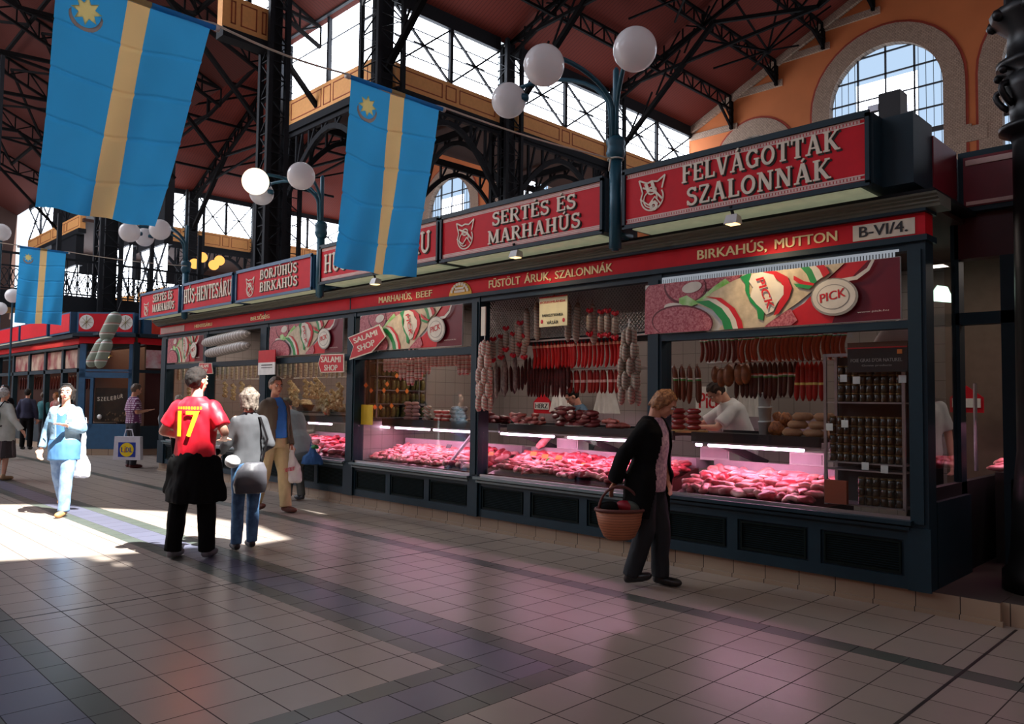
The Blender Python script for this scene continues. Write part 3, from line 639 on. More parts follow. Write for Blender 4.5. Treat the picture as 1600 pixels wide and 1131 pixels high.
for i, (a, c) in enumerate(BAYS):
    n = 3 if i else 3; zs = .66 if i else .70
    b = MB(); b.box(a, c, SY+.0, SY+.05, .16, .6)       # apron wall
    wp = (c-a)/n
    for k in range(n+1):
        x = a+k*wp; b.box(max(a, x-.05), min(c, x+.05), SY-.02, SY+.0, .25, .52)
    b.box(a, c, SY-.02, SY, .16, .25); b.box(a, c, SY-.02, SY, .52, .6)
    b.build('apron', M['teal'], row)
    p = MB()
    for k in range(n):
        x0 = a+k*wp+.09; x1 = a+(k+1)*wp-.09; z = .28
        while z < .49:
            p.add([(x0, SY-.001, z), (x1, SY-.001, z), (x1, SY-.009, z+.016), (x0, SY-.009, z+.016)], [(0, 1, 2, 3)]); z += .018
        for q in ((x0-.015, x0, .265, .505), (x1, x1+.015, .265, .505), (x0, x1, .265, .28), (x0, x1, .49, .505)): p.box(q[0], q[1], SY-.016, SY, q[2], q[3])
    p.build('louvre_panel', M['tealpanel'], row)
    s = MB(); s.box(a-.02, c+.02, SY-.09, SY+.06, zs-.06, zs-.03); s.box(a, c, SY-.03, SY+.03, .59, zs-.05); s.box(a, c, SY-.06, SY, zs-.1, zs-.075); s.build('sill', M['sill'] if i else M['teal'], row)
    s = MB(); s.box(a, c, SY-.01, SY+.02, zs-.03, zs-.005); s.build('glass_channel', M['steel'], row)
    hz = 2.16
    s = MB(); s.box(a, c, SY-.02, SY+.08, 2.7, 2.79)
    if i != 1: s.box(a, c, SY-.03, SY+.08, hz-.08 if i else hz-.05, hz+.01)
    s.build('head_beam', M['teal'], row)
# glass fronts
for i, (a, c) in enumerate(BAYS):
    b = MB(); top = 2.1 if i != 1 else 1.13
    b.box(a+.01, c-.01, SY+.045, SY+.051, .66, top if i != 1 else 1.2)
    if i in (0, 1, 2): pass
    b.build('shop_glass', M['glass'], row)
# fascia: red band with dark edge mouldings
b = MB(); b.box(X0-.12, X1, 6.25, 6.42, 2.805, 2.975); b.build('fascia_band', M['red'], row)
b = MB(); b.box(X0-.14, X1+.02, 6.22, 6.45, 2.76, 2.805); b.box(X0-.14, X1+.02, 6.2, 6.45, 2.975, 3.0)
for x in (-9.62, -12.2): b.box(x-.01, x+.01, 6.244, 6.25, 2.8, 2.98)
b.build('fascia_moulding', M['teal'], row)
# cornice: stepped, flaring profile
prof = [(6.45, 3.0), (6.21, 3.0), (6.2, 3.02), (6.18, 3.03), (6.18, 3.045), (6.15, 3.055), (6.15, 3.065), (6.12, 3.075), (6.11, 3.09), (6.45, 3.09)]
b = MB(); ex0, ex1 = X0-.25, X1+.12; n = len(prof)
b.add([(ex0, y, z) for y, z in prof]+[(ex1, y, z) for y, z in prof], [tuple(range(n))[::-1], tuple(range(n, 2*n))]+[(i, (i+1) % n, (i+1) % n+n, i+n) for i in range(n)])
b.build('cornice', M['cornice'], row)
b = MB(); b.box(X0-.2, X1+.1, 6.13, 10.0, 3.09, 3.12); b.build('roof_deck', M['iron'], row)
# body of the stalls: back wall, party walls, floor, ceiling
struct(tag(MB().box(X0, X1, 9.3, 9.4, .16, 3.2).build('wall_stall_back', M['wallt'])))
PW = tile_mat('party wall tile', (150, 142, 138), (100, 95, 92), .3, .2, .2, .015, .04, axes='YZ')
for i, x in enumerate((X0+.02, -9.58)):
    struct(MB().box(x-.03, x+.03, 6.45, 9.3, .16, 3.2 if i != 3 else 2.2).build('wall_party_%d' % (i+1), PW))
MB().box(-2.03, -1.97, 6.45, 9.3, .16, .9).build('side_apron', mat('near-black side panel', (12, 16, 18), .6), row)
MB().box(-2.003, -1.997, 6.45, 7.2, .9, 2.7).build('side_glass', M['glass'], row)
MB().box(-2.03, -1.97, 7.2, 7.34, .16, 3.1).build('side_post', M['teal'], row)
struct(MB().box(X0, X1, 6.5, 9.3, 3.04, 3.08).build('ceiling_stall', M['brown']))
# ---- sign boxes above the cornice
SGY = 5.9
def pig(b, cx, cz, s, kind=0):
    """small white line emblem: an animal's head over a ring of cuts"""
    Y = SGY-.012; kk = [0]
    def st(pts, w=.012):
        for (a, c), (d, e) in zip(pts[:-1], pts[1:]): kk[0] += 1; b.bar((cx+a*s, Y-kk[0]*.0001, cz+c*s), (cx+d*s, Y-kk[0]*.0001, cz+e*s), w*s*3.2, .006, up=(0, 1, 0))
    st(arc(0, -.12, .36, .34, 150, 390, 14), .013); st(arc(-.05, -.15, .22, .22, 0, 300, 12), .01)
    st([(-.3, .05), (-.42, .42), (-.15, .3), (0, .34), (.18, .3), (.42, .44), (.32, .1)], .014)
    st(arc(0, .08, .14, .1, 0, 360, 10), .014); st([(-.3, .2), (.1, .05), (.34, -.2)], .016); st([(-.38, -.1), (-.1, -.3), (.1, -.1), (.3, -.34)], .011)
    if kind: st(arc(.06, -.34, .1, .1, 0, 360, 8), .03); st([(-.2, .3), (-.1, .05)], .03); st([(0, .33), (.08, .08)], .03)
    b.lathe([(.001, 0), (.05*s, 0)], (cx, Y, cz)) if False else None
SIGNS = [  # x0, x1, z0, z1, lines, letter boxes, emblem, label
 (-4.46, -2.19, ['FELVÁGOTTAK', 'SZALONNÁK'], [(-3.81, -2.40), (-3.76, -2.47)], (-4.13, 3.44, .34), 'greek', 'red sign box reading FELVÁGOTTAK SZALONNÁK over the right-hand shop front'),
 (-7.16, -4.70, ['SERTÉS ÉS', 'MARHAHÚS'], [(-6.26, -5.03), (-6.33, -4.97)], (-6.72, 3.43, .36), 'line', 'red sign box reading SERTÉS ÉS MARHAHÚS right of the middle flag'),
 (-9.87, -7.2, ['HÚS-HENTESÁRU'], [(-9.75, -7.33)], None, 'line', 'red sign box half hidden behind the middle flag'),
 (-12.52, -10.08, ['BORJÚHÚS', 'BIRKAHÚS'], [(-11.68, -10.5), (-11.68, -10.48)], (-12.02, 3.33, .34), None, 'red sign box reading BORJÚHÚS BIRKAHÚS left of the middle flag'),
 (-14.72, -12.64, ['HÚS-HENTESÁRU'], [(-14.66, -12.66)], None, None, 'red sign box with one line HÚS-HENTESÁRU, second from the far end'),
 (-16.9, -14.88, ['SERTÉS ÉS', 'MARHAHÚS'], [(-16.2, -15.2), (-16.22, -15.1)], (-16.56, 3.3, .3), None, 'farthest red sign box of the row, reading SERTÉS ÉS MARHAHÚS'),
]
Z0S, Z1S = 3.17, 3.70
for si, (a, c, lines, lx, emb, border, label) in enumerate(SIGNS):
    z1 = Z1S if si < 3 else 3.62; z0 = Z0S if si < 3 else 3.12
    r = empty('shop_sign', ((a+c)/2, SGY, z0))
    b = MB(); b.box(a, c, SGY, 6.42, z0, z1); b.box(a, c, SGY-.03, SGY, z1-.03, z1+.02); b.box(a, c, SGY-.03, SGY, z0-.02, z0+.02); b.box(a, a+.03, SGY-.03, SGY, z0, z1); b.box(c-.03, c, SGY-.03, SGY, z0, z1)
    b.box(c, c+.02, SGY+.0, 6.42, z0, z1)
    b.build('sign_case', M['teal'] if si < 3 else M['tealblue'], r)
    MB().box(a+.03, c-.03, SGY-.008, SGY, z0+.02, z1-.03).build('sign_face', M['red'], r)
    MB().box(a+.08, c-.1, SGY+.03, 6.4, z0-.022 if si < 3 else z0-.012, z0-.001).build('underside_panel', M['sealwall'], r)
    if border:
        b = MB()
        for zz in (z0+.03, z1-.075):
            b.box(a+.04, c-.04, SGY-.012, SGY-.008, zz, zz+.01); b.box(a+.04, c-.04, SGY-.012, SGY-.008, zz+.033, zz+.043)
            if border == 'greek':
                x = a+.05
                while x < c-.07:
                    b.box(x, x+.018, SGY-.012, SGY-.008, zz+.012, zz+.031); x += .026
            else: b.box(a+.04, c-.04, SGY-.012, SGY-.008, zz+.014, zz+.029)
        b.build('border', mat('pinkish border paint', (226, 190, 180), .5), r)
    if len(lines) == 2: zz = [(z0+.29, z0+.44), (z0+.09, z0+.24)] if si else [(z0+.30, z0+.46), (z0+.09, z0+.25)]
    else: zz = [(z0+.14, z0+.4)]
    for t, (u0, u1), (v0, v1) in zip(lines, lx, zz):
        wl_ = [(GL[ACC.get(ch, (ch, 0))[0]][0]+.05) for ch in t]; tot = sum(wl_); pos = 0
        for wd_ in t.split(' '):
            a0 = u0+(u1-u0)*sum(wl_[:pos])/tot; a1 = u0+(u1-u0)*sum(wl_[:pos+len(wd_)])/tot; pos += len(wd_)+1
            stroke_text(wd_, a0+.012, a1+.012, v0-.012, v1-.012, SGY-.01, .006, .02).build('lettering_shadow', M['shadowgreen'], r)
            stroke_text(wd_, a0, a1, v0, v1, SGY-.022, .01).build('lettering', M['cream'], r)
    if emb:
        b = MB(); pig(b, *emb, 1 if si == 0 else 0); b.build('emblem', M['cream'], r)
    tag(r, label, 'shop sign', 'red sign boxes on the roof edge')
# fascia lettering
def fascia_text(t, q0, q1, z0=2.845, z1=2.935, m='yellowcream'):
    x0 = onY(q0, 400, 6.25).x; x1 = onY(q1, 400, 6.25).x
    return text(t, (x0, 6.25, z0), (1, 0, 0), (0, 0, 1), x1-x0, z1-z0, .008, .022).build('fascia_lettering', M[m], row)
fascia_text('BIRKAHÚS,', 1090, 1199, 2.83, 2.955); fascia_text('MUTTON', 1211, 1309, 2.845, 2.93); fascia_text('FÜSTÖLT', 765, 814, 2.845, 2.955); fascia_text('ÁRUK,', 820, 862, 2.83, 2.96); fascia_text('SZALONNÁK', 868, 958, 2.845, 2.955)
fascia_text('MARHAHÚS,', 594, 646, 2.83, 2.95); fascia_text('BEEF', 652, 677, 2.845, 2.925); fascia_text('BELSŐSÉG', 395, 424, 2.845, 2.93); fascia_text('HENTESÁRU', 308, 335, 2.85, 2.93)
MB().box(-2.46, -2.0, 6.243, 6.25, 2.82, 2.945).build('number_plate', M['cream'], row)
text('B-VI/4.', (-2.41, 6.243, 2.845), (1, 0, 0), (0, 0, 1), .36, .085, .006, .015).build('number_plate_lettering', M['black'], row)
MB().box(-16.7, -15.5, 6.243, 6.25, 2.82, 2.94).build('pale_name_plate', mat('pale plate', (190, 150, 140), .5), row)
# yellow half-round sticker over the third post
b = MB(); b.prism([(-.21, 0), (.21, 0)]+arc(0, 0, .21, .17, 0, 180, 14)[1:-1], (-7.2, 6.24, 2.8), (1, 0, 0), (0, 0, 1), .008)
st = b.build('half_round_sticker', mat('yellow sticker', (240, 190, 60), .5), row)
b = MB()
for k in range(9):
    a = math.radians(15+k*18.7); b.box(-7.2+.15*math.cos(a)-.018, -7.2+.15*math.cos(a)+.018, 6.226, 6.231, 2.83+.115*math.sin(a)-.018, 2.83+.115*math.sin(a)+.018)
b.box(-7.3, -7.1, 6.226, 6.231, 2.84, 2.87); b.box(-7.28, -7.12, 6.226, 6.231, 2.88, 2.905)
b.build('sticker_print', M['cream'], st)
# corner box and the red signs that return along the short side
r = empty('corner_sign', (-1.9, 6.4, 3.2))
MB().box(-2.17, -1.95, 6.08, 6.5, 3.17, 3.7).build('corner_case', M['teal'], r)
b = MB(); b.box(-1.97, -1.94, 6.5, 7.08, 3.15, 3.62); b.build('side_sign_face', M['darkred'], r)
MB().box(-2.17, -1.97, 6.5, 9, 3.2, 3.6).build('side_case', M['teal'], r)
tag(r, 'dark corner case with a dark red side face behind the FELVÁGOTTAK sign', 'shop sign')
r = empty('set_back_sign', (0, 7.08, 3.15))
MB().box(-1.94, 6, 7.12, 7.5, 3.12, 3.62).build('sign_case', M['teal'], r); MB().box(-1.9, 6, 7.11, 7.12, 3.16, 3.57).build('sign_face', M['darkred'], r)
b = MB(); b.box(-1.88, 6, 7.1, 7.11, 3.5, 3.545); b.box(-1.88, 6, 7.1, 7.11, 3.17, 3.2); b.build('border', mat('pinkish border paint', (226, 190, 180)), r)
tag(r, 'set-back dark red sign box behind the dark ornate column', 'shop sign')
p = onY(1397, 186, 6.3); r = empty('loudspeaker', (p.x, 6.3, 3.7)); b = MB(); b.box(p.x-.08, p.x+.08, 6.2, 6.36, 3.74, 3.94); b.build('cabinet', M['black'], r); MB().box(p.x-.05, p.x+.05, 6.24, 6.32, 3.7, 3.74).build('foot', M['black'], r); MB().bar((p.x-.16, 6.22, 3.84), (p.x-.08, 6.22, 3.84), .05).build('bracket', M['steel'], r); tag(r, 'small black loudspeaker on top of the dark corner case', 'loudspeaker')
# set-back stall at the right: short side wall, glazed door-side front, dark fascia
r = empty('set_back_stall', (-.5, 7.3, .16))
b = MB(); b.box(-2.0, 6, 7.2, 7.35, 2.75, 3.15); b.build('fascia', mat('dark maroon fascia', (70, 16, 24), .5), r)
b = MB()
for x in (-1.62, -.9): b.box(x-.05, x+.05, 7.2, 7.35, .16, 2.75)
b.box(-1.62, 6, 7.2, 7.3, .16, .95); b.box(-2.0, 6, 7.2, 7.3, 2.2, 2.3); b.box(-.9, 6, 7.2, 7.3, .9, 2.2) if False else None
b.box(-1.97, -1.93, 6.45, 7.3, .16, .8)
b.build('frame', M['teal'], r)
tag(r, 'dark set-back stall front beyond the corner post, under the dark red sign', 'market stall')
b = MB(); b.box(-2.6, 6, 9.0, 9.1, .16, 3.1); struct(b.build('wall_set_back', mat('dim beige wall', (110, 92, 80), .7)))
# ornate dark column at the right edge
cx_, cy_ = -1.33, 6.95; r = empty('ornate_column', (cx_, cy_, .16))
b = MB(); pf = [(.3, .16), (.3, .3), (.26, .34), (.24, .5), (.22, .9), (.21, 1.0), (.19, 1.2), (.18, 3.55), (.2, 3.6), (.27, 3.63), (.27, 3.67), (.19, 3.7), (.2, 3.85), (.25, 3.95), (.24, 4.05), (.2, 4.08), (.28, 4.12), (.28, 4.17), (.21, 4.2), (.2, 4.4), (.3, 4.5), (.32, 4.56), (.22, 4.6), (.2, 7.0)]
b.lathe(pf, (cx_, cy_, 0), 20); b.build('column_shaft', mat('black cast iron', (20, 20, 22), .4, .3), r, smooth=True)
b = MB()
for k in range(8):
    a = k*PI/4; ca, sa = math.cos(a), math.sin(a)
    b.tube([(cx_+ca*(.2+.09*math.sin(t)), cy_+sa*(.2+.09*math.sin(t)), 3.85+t*.06-.02*math.cos(t*2)) for t in [i*.5 for i in range(7)]], .025, 6)
    b.sphere((cx_+ca*.3, cy_+sa*.3, 4.52), .05, 8); b.sphere((cx_+ca*.27, cy_+sa*.27, 4.1), .035, 8)
b.build('leaf_capital', mat('black cast iron', (20, 20, 22)), r, smooth=True)
tag(r, 'black cast-iron column with a leafy capital at the right edge', 'column')
# ================================================================== lamp posts with three opal globes
def lamp_post(X, label, lit=None, Y=5.95, ref=None):
    r = empty('lamp_post', (X, Y, 3.0))
    top = 4.75; b = MB(); b.tube([(X, Y, 3.0), (X, Y, 3.9)], .06, 12); b.lathe([(.06, 3.85), (.085, 3.9), (.095, 3.93), (.085, 3.97), (.085, 4.0), (.095, 4.03), (.085, 4.07), (.05, 4.1)], (X, Y, 0), 16)
    b.tube([(X, Y, 4.0), (X, Y, top), (X, Y, top+.03)], [.032, .03, .012], 10); b.tube([(X, Y, 2.98), (X, Y, 3.12)], .035, 8); b.bar((X, Y, 3.14), (X, 6.2, 3.14), .06)
    b.build('post', M['ironblue'], r, smooth=True)
    for k, (dx, dy, dz) in enumerate(GLB):
        g = Vector((X+dx, Y+dy, 4.0+dz)); d = Vector((dx, dy, 0)); L = d.length; d.normalize(); p0 = Vector((X, Y, 4.05))+d*.04
        zt = g.z-.02; pk = min(zt+.16, 4.9)
        pts = [p0, p0+Vector((0, 0, .3))+d*.02]
        for i in range(1, 10):
            t = i/9; pts.append(Vector((X, Y, 0))+d*(.06+(L-.15)*(1-math.cos(t*PI/2*1.25))/(1-math.cos(PI/2*1.25)))+Vector((0, 0, 4.35+(pk-4.35)*math.sin(t*PI/2*1.25)/1.0)))
        pts.append(g-d*.1+Vector((0, 0, 0)))
        MB().tube(pts, .022, 8).build('arm', M['ironblue'], r, smooth=True)
        MB().lathe([(.05, -.03), (.06, 0), (.05, .03)], g-d*.17, 12).build('globe_collar', M['ironblue'], r, smooth=True)
        MB().sphere(g, .18, 32).build('globe', M['opallit'] if k == lit else M['opal'], r, smooth=True)
    return tag(r, label, 'lamp post', 'globe lamp posts along the butchers\' row')
GLB = []
for (x, y, D) in ((992, 77, 6.45), (850, 102, 6.86), (795, 157, 8.1)):
    p = onD(x, y, D); GLB.append((p.x+4.6, p.y-5.95, p.z-4.0))
lamp_post(-4.6, 'nearest blue-green lamp post with three white globes between the two biggest red signs')
lamp_post(-9.97, 'blue-green lamp post left of the middle flag, one of its three globes lit', lit=1)
lamp_post(-14.78, 'farthest blue-green lamp post with three white globes, below the big flag')
# far globes at the left edge of the view
for (x, y, D, lb) in ((20, 462, 22, 'white lamp globe partly hidden behind the small left flag'), (2, 363, 18, 'white lamp globe cut by the left edge, above the small flag'), (0, 482, 24, 'white lamp globe at the left edge, beside the small flag')):
    p = onD(x, y, D); r = empty('hanging_globe', p); MB().sphere(p, .2, 20).build('globe', M['opal'], r, smooth=True); MB().tube([p-Vector((0, 0, .19)), Vector((p.x, p.y, 0))], .03, 6).build('stem', M['ironblue'], r); tag(r, lb, 'lamp', 'far white lamp globes')
for (x, y, lb) in ((304, 412, 'leftmost, low'), (316, 402, 'second from left, high'), (334, 414, 'third from left, low'), (343, 407, 'rightmost')):
    p = onX(x, y, -33); r = tag(MB().sphere(p, .22, 16).build('gallery_lamp', glow('warm lit lamp', (255, 178, 90), 1.6), smooth=True), lb+' glowing orange gallery lamp right of the farthest lamp post', 'lamp', 'warm gallery lamps')
# ================================================================== banner flags across the aisle
def cloth_mat(name, col):
    m = mat(name, col, .55, var=.05, scale=3, bump=.05); t = m.node_tree; b = t.nodes['Principled BSDF']; out = [n for n in t.nodes if n.type == 'OUTPUT_MATERIAL'][0]
    tr = t.nodes.new('ShaderNodeBsdfTranslucent'); mx = t.nodes.new('ShaderNodeMixShader'); mx.inputs[0].default_value = .5
    mix = [n for n in t.nodes if n.type == 'MIX'][0]; t.links.new(mix.outputs[2], tr.inputs[0])
    t.links.new(b.outputs[0], mx.inputs[1]); t.links.new(tr.outputs[0], mx.inputs[2]); t.links.new(mx.outputs[0], out.inputs[0]); return m
M['fblue'] = cloth_mat('sky blue flag cloth', (60, 176, 240)); M['fgold'] = cloth_mat('golden flag cloth', (250, 216, 150)); M['fstar'] = cloth_mat('pale gold star', (250, 232, 150)); M['fmoon'] = cloth_mat('grey-brown crescent', (170, 150, 140))
def flag(X, y0, y1, zt, zb, sway, slant, label, ph=0):
    """cloth hanging from a rod along y; sway: how far the lower edge drifts in y; slant dz of lower edge"""
    r = empty('banner_flag', (X, (y0+y1)/2, zt)); W = y1-y0; Hh = zt-zb; NU, NV = 130, 170
    def P(u, v, off=0):
        f = v**1.3
        y = y0+W*u+sway[0]*v*(1-u)+sway[1]*v*u; z = zt-Hh*v-slant*v*u+.012*math.sin(u*7+ph)*v
        x = X+(.035*math.sin(u*9+ph+v*2.2)+.02*math.sin(u*17+v*5+ph*2))*(.15+f)+.03*v*math.sin(ph+v*3)
        for fold in (.2, .41, .62, .83):
            d = abs(v-fold-.02*math.sin(u*4)); x += .014*max(0, 1-d/.012)
        return Vector((x+off, y, z))
    def part(name, u0, u1, m):
        b = MB(); n = max(3, int(NU*(u1-u0))); vs = []; fs = []
        for j in range(NV+1):
            for i in range(n+1): vs.append(P(u0+(u1-u0)*i/n, j/NV))
        for j in range(NV):
            for i in range(n):
                a = j*(n+1)+i
                if u0 == 0 and j < NV*.3 and any(all(inside(u0+(u1-u0)*(i+p)/n, (j+q)/NV, pl) for p in (0, 1) for q in (0, 1)) for pl in (SP, CP)): continue
                fs.append((a, a+1, a+n+2, a+n+1))
        b.add(vs, fs); return b.build(name, m, r, smooth=True)
    RR = W/Hh
    SP = [(.19+(.1 if k % 2 == 0 else .055)*math.cos(k*PI/8), .118+(.1 if k % 2 == 0 else .055)*math.sin(k*PI/8)*RR) for k in range(16)]
    CP = [(.19+.11*math.cos(a), .143+.11*math.sin(a)*RR) for a in [PI*(-.02+1.04*i/12) for i in range(13)]]+[(.19+.095*math.cos(a), .128+.1*math.sin(a)*RR) for a in [PI*(1.02-1.04*i/12) for i in range(13)]]
    def inside(u, v, pl):
        c = False
        for i in range(len(pl)):
            (a, b1), (c1, d1) = pl[i], pl[i-1]
            if (b1 > v) != (d1 > v) and u < (c1-a)*(v-b1)/(d1-b1)+a: c = not c
        return c
    part('blue_field', 0, .43, M['fblue']); part('gold_stripe', .43, .58, M['fgold']); part('blue_field', .58, 1, M['fblue'])
    b = MB(); n = 16; pts = [(.19+(.1 if k % 2 == 0 else .055)*math.cos(k*PI/8), .118+(.1 if k % 2 == 0 else .055)*math.sin(k*PI/8)*W/Hh) for k in range(n)]
    for side in (.004,):
        c = P(.19, .118, side); vs = [c]+[P(u, v, side) for u, v in pts]; b.add(vs, [(0, 1+k, 1+(k+1) % n) for k in range(n)])
    b.build('star', M['fstar'], r)
    b = MB()
    for side in (.0045,):
        o = [(.19+.11*math.cos(a), .143+.11*math.sin(a)*W/Hh) for a in [PI*(-.02+1.04*i/12) for i in range(13)]]; q = [(.19+.095*math.cos(a), .128+.1*math.sin(a)*W/Hh) for a in [PI*(-.02+1.04*i/12) for i in range(13)]]
        b.add([P(u, v, side) for u, v in o]+[P(u, v, side) for u, v in q], [(i, i+1, i+14, i+13) for i in range(12)])
    b.build('crescent', M['fmoon'], r)
    b = MB(); b.tube([(X, y0-.01, zt+.012), (X, y1+.03, zt+.012)], .017, 10); b.build('rod', M['fblue'], r, smooth=True)
    b = MB(); b.tube([(X, y0+W*.43, zt+.012), (X, y0+W*.58, zt+.012)], .0185, 10); b.build('rod_stripe', M['fgold'], r, smooth=True)
    b = MB(); b.tube([(X, y1+.03, zt+.012), (X, y1+.055, zt+.012)], .02, 10); b.tube([(X, y0-.04, zt+.012), (X, y0-.01, zt+.012)], .02, 10); b.build('rod_end', M['white'], r, smooth=True)
    return tag(r, label, 'flag', 'blue and gold hanging flags')
flag(-4.6, 1.12, 1.95, 3.765, 2.50, (-.06, -.27), .0, 'biggest blue flag with a gold stripe, star and crescent, nearest at upper left', 0)
flag(-4.6, 2.95, 3.745, 3.755, 2.43, (-.08, -.18), .0, 'middle blue flag with a gold stripe, covering part of a red sign box', 1.7)
flag(-14.68, 3.2, 3.88, 3.93, 2.7, (-.02, -.04), .0, 'smallest, farthest blue flag with a gold stripe at the left edge', 3)
def rope(X, ys, label):
    b = MB(); pts = []
    for (ya, za), (yb, zb_) in zip(ys[:-1], ys[1:]):
        for i in range(8): t = i/8; pts.append((X, ya+(yb-ya)*t, za+(zb_-za)*t-.03*math.sin(PI*t)))
    pts.append((X, *ys[-1])); b.tube(pts, .0075, 6)
    return tag(b.build('rope', mat('white rope', (225, 220, 205), .7), smooth=True), label, 'rope')
rope(-4.6, [(-9, 4.2), (1.1, 3.79), (1.97, 3.80), (2.93, 3.78), (3.77, 3.785), (5.93, 3.87)], 'white rope carrying the two nearer flags, tied to the nearest lamp post')
rope(-14.68, [(-9, 4.3), (3.18, 3.96), (3.9, 3.96), (5.93, 3.98)], 'thin white rope carrying the small left flag')
b = MB(); b.tube([(-4.6+.075*math.cos(a*PI/6), 5.95+.075*math.sin(a*PI/6), 3.87) for a in range(13)], .008, 6); b.tube([(-4.6, 5.87, 3.87), (-4.61, 5.86, 3.74)], .008, 6)
tag(b.build('rope_knot', _mats['white rope'], smooth=True), 'white rope knotted around the nearest lamp post', 'rope')
# ================================================================== sausage-brand poster panels
def poster(a, c, zb, zt, Y, label, sub=True):
    """flat printed panel; all shapes laid out on the right-hand poster and scaled"""
    r = empty('poster_panel', ((a+c)/2, Y, zb)); k = [0]
    XA, XB, ZB, ZT = -4.452, -2.105, 2.18, 2.722
    def S(pt):
        p = onY(pt[0], pt[1], 6.28); return (a+(p.x-XA)/(XB-XA)*(c-a), zb+(p.z-ZB)/(ZT-ZB)*(zt-zb))
    def clip(poly):
        def cut(pl, ax, lim, keep):
            out = []
            for i in range(len(pl)):
                p, q = pl[i], pl[(i+1) % len(pl)]; ip = (p[ax]-lim)*keep >= 0; iq = (q[ax]-lim)*keep >= 0
                if ip: out.append(p)
                if ip != iq: t = (lim-p[ax])/(q[ax]-p[ax]); out.append((p[0]+(q[0]-p[0])*t, p[1]+(q[1]-p[1])*t))
            return out
        for ax, lim, kp in ((0, a+.003, 1), (0, c-.003, -1), (1, zb+.003, 1), (1, zt-.003, -1)):
            poly = cut(poly, ax, lim, kp)
            if not poly: return None
        return poly
    def lay(pts, m, name='print'):
        k[0] += 1; po = clip([S(p) for p in pts])
        if po and len(po) > 2: MB().prism(po, (0, Y-.0012*k[0], 0), (1, 0, 0), (0, 0, 1), .001).build(name, m, r)
    def ell(cx, cy, rx, ry, rot=0, n=26):
        o = []
        for i in range(n):
            t = 2*PI*i/n; x, y = rx*math.cos(t), ry*math.sin(t); q = math.radians(rot); o.append((cx+x*math.cos(q)-y*math.sin(q), cy+x*math.sin(q)+y*math.cos(q)))
        return o
    MB().box(a, c, Y, Y+.02, zb, zt).build('board', mat('poster white', (200, 200, 195), .35), r)
    sal = mat('printed salami slice', (150, 52, 66), .4, col2=(196, 120, 124), scale=60); rim = mat('printed slice rim', (96, 26, 38), .4)
    bg = mat('poster deep red', (104, 12, 34), .35); rd = mat('poster bright red', (198, 28, 38), .35); skin = mat('printed salami skin', (206, 190, 160), .4, col2=(180, 166, 138), scale=14)
    gr = mat('poster green', (24, 138, 70), .4); lf = mat('poster lettuce green', (110, 186, 66), .4, col2=(190, 220, 160), scale=8); wh = mat('poster pale', (220, 214, 198), .4)
    lay([(1190, 520), (1260, 470), (1330, 380), (1415, 380), (1415, 510), (1190, 530)], bg)
    lay([(1180, 525), (1260, 470), (1300, 425), (1345, 380), (1375, 378), (1330, 430), (1300, 515)], rd)
    lay(ell(1110, 420, 55, 28, -8), rim); lay(ell(1112, 418, 52, 25, -8), sal); lay(ell(1040, 465, 33, 40, 15), rim); lay(ell(1040, 463, 31, 37, 15), sal)
    lay(ell(1075, 440, 33, 32, 15), rim); lay(ell(1075, 438, 31, 29, 15), sal); lay(ell(1022, 500, 26, 34), sal)
    lay([(1190, 520), (1200, 500), (1240, 480), (1250, 500), (1230, 518)], sal)
    lay([(1092, 470), (1110, 455), (1150, 430), (1200, 408), (1270, 395), (1320, 383), (1350, 380), (1322, 402), (1300, 425), (1250, 470), (1205, 505), (1190, 520), (1120, 525), (1135, 505), (1120, 482)], skin)
    lay([(1066, 460), (1078, 455), (1092, 465), (1102, 458), (1120, 440), (1138, 426), (1145, 433), (1118, 450), (1100, 468), (1070, 480), (1046, 482), (1044, 472), (1066, 470)], lf)
    lay(ell(1086, 441, 16, 9, -20), wh); lay(ell(1058, 475, 15, 7), wh)
    lay([(1092, 466), (1115, 464), (1135, 478), (1148, 498), (1153, 520), (1138, 520), (1133, 500), (1118, 480)], gr)
    lay([(1102, 461), (1125, 462), (1146, 480), (1157, 500), (1161, 520), (1152, 520), (1146, 498), (1133, 478), (1113, 464)], wh)
    lay([(1106, 457), (1132, 460), (1153, 478), (1164, 500), (1168, 520), (1160, 520), (1155, 498), (1144, 478), (1124, 462)], rd)
    lay(ell(1072, 502, 48, 30, 4), rim); lay(ell(1072, 503, 46, 28, 4), sal)
    # round label on the salami
    lay([(1162, 424), (1180, 415), (1176, 432), (1176, 452), (1186, 470), (1200, 484), (1198, 500), (1190, 497), (1188, 480), (1178, 468), (1170, 448), (1170, 436)], gr)
    lay([(1194, 413), (1218, 414), (1236, 424), (1243, 444), (1238, 462), (1222, 488), (1214, 492), (1222, 470), (1230, 450), (1226, 434), (1214, 424), (1200, 420)], rd)
    lay([(1180, 420), (1195, 415), (1214, 420), (1220, 432), (1230, 440), (1230, 455), (1220, 470), (1214, 484), (1203, 490), (1196, 480), (1188, 472), (1178, 458), (1182, 442), (1176, 432)], wh)
    lay([(1252, 402), (1264, 400), (1274, 412), (1282, 432), (1274, 440), (1266, 420)], gr); lay([(1264, 400), (1274, 398), (1286, 412), (1292, 424), (1282, 432), (1274, 412)], wh); lay([(1274, 398), (1286, 396), (1298, 410), (1302, 418), (1292, 426), (1286, 412)], rd)
    lay([(1246, 422), (1262, 432), (1278, 436), (1276, 441), (1258, 438), (1246, 430)], rd); lay([(1246, 436), (1262, 438), (1276, 440), (1270, 446), (1250, 442)], gr)
    lay([(1320, 428), (1342, 424), (1360, 410), (1368, 394), (1372, 396), (1364, 414), (1345, 430), (1322, 434)], wh)
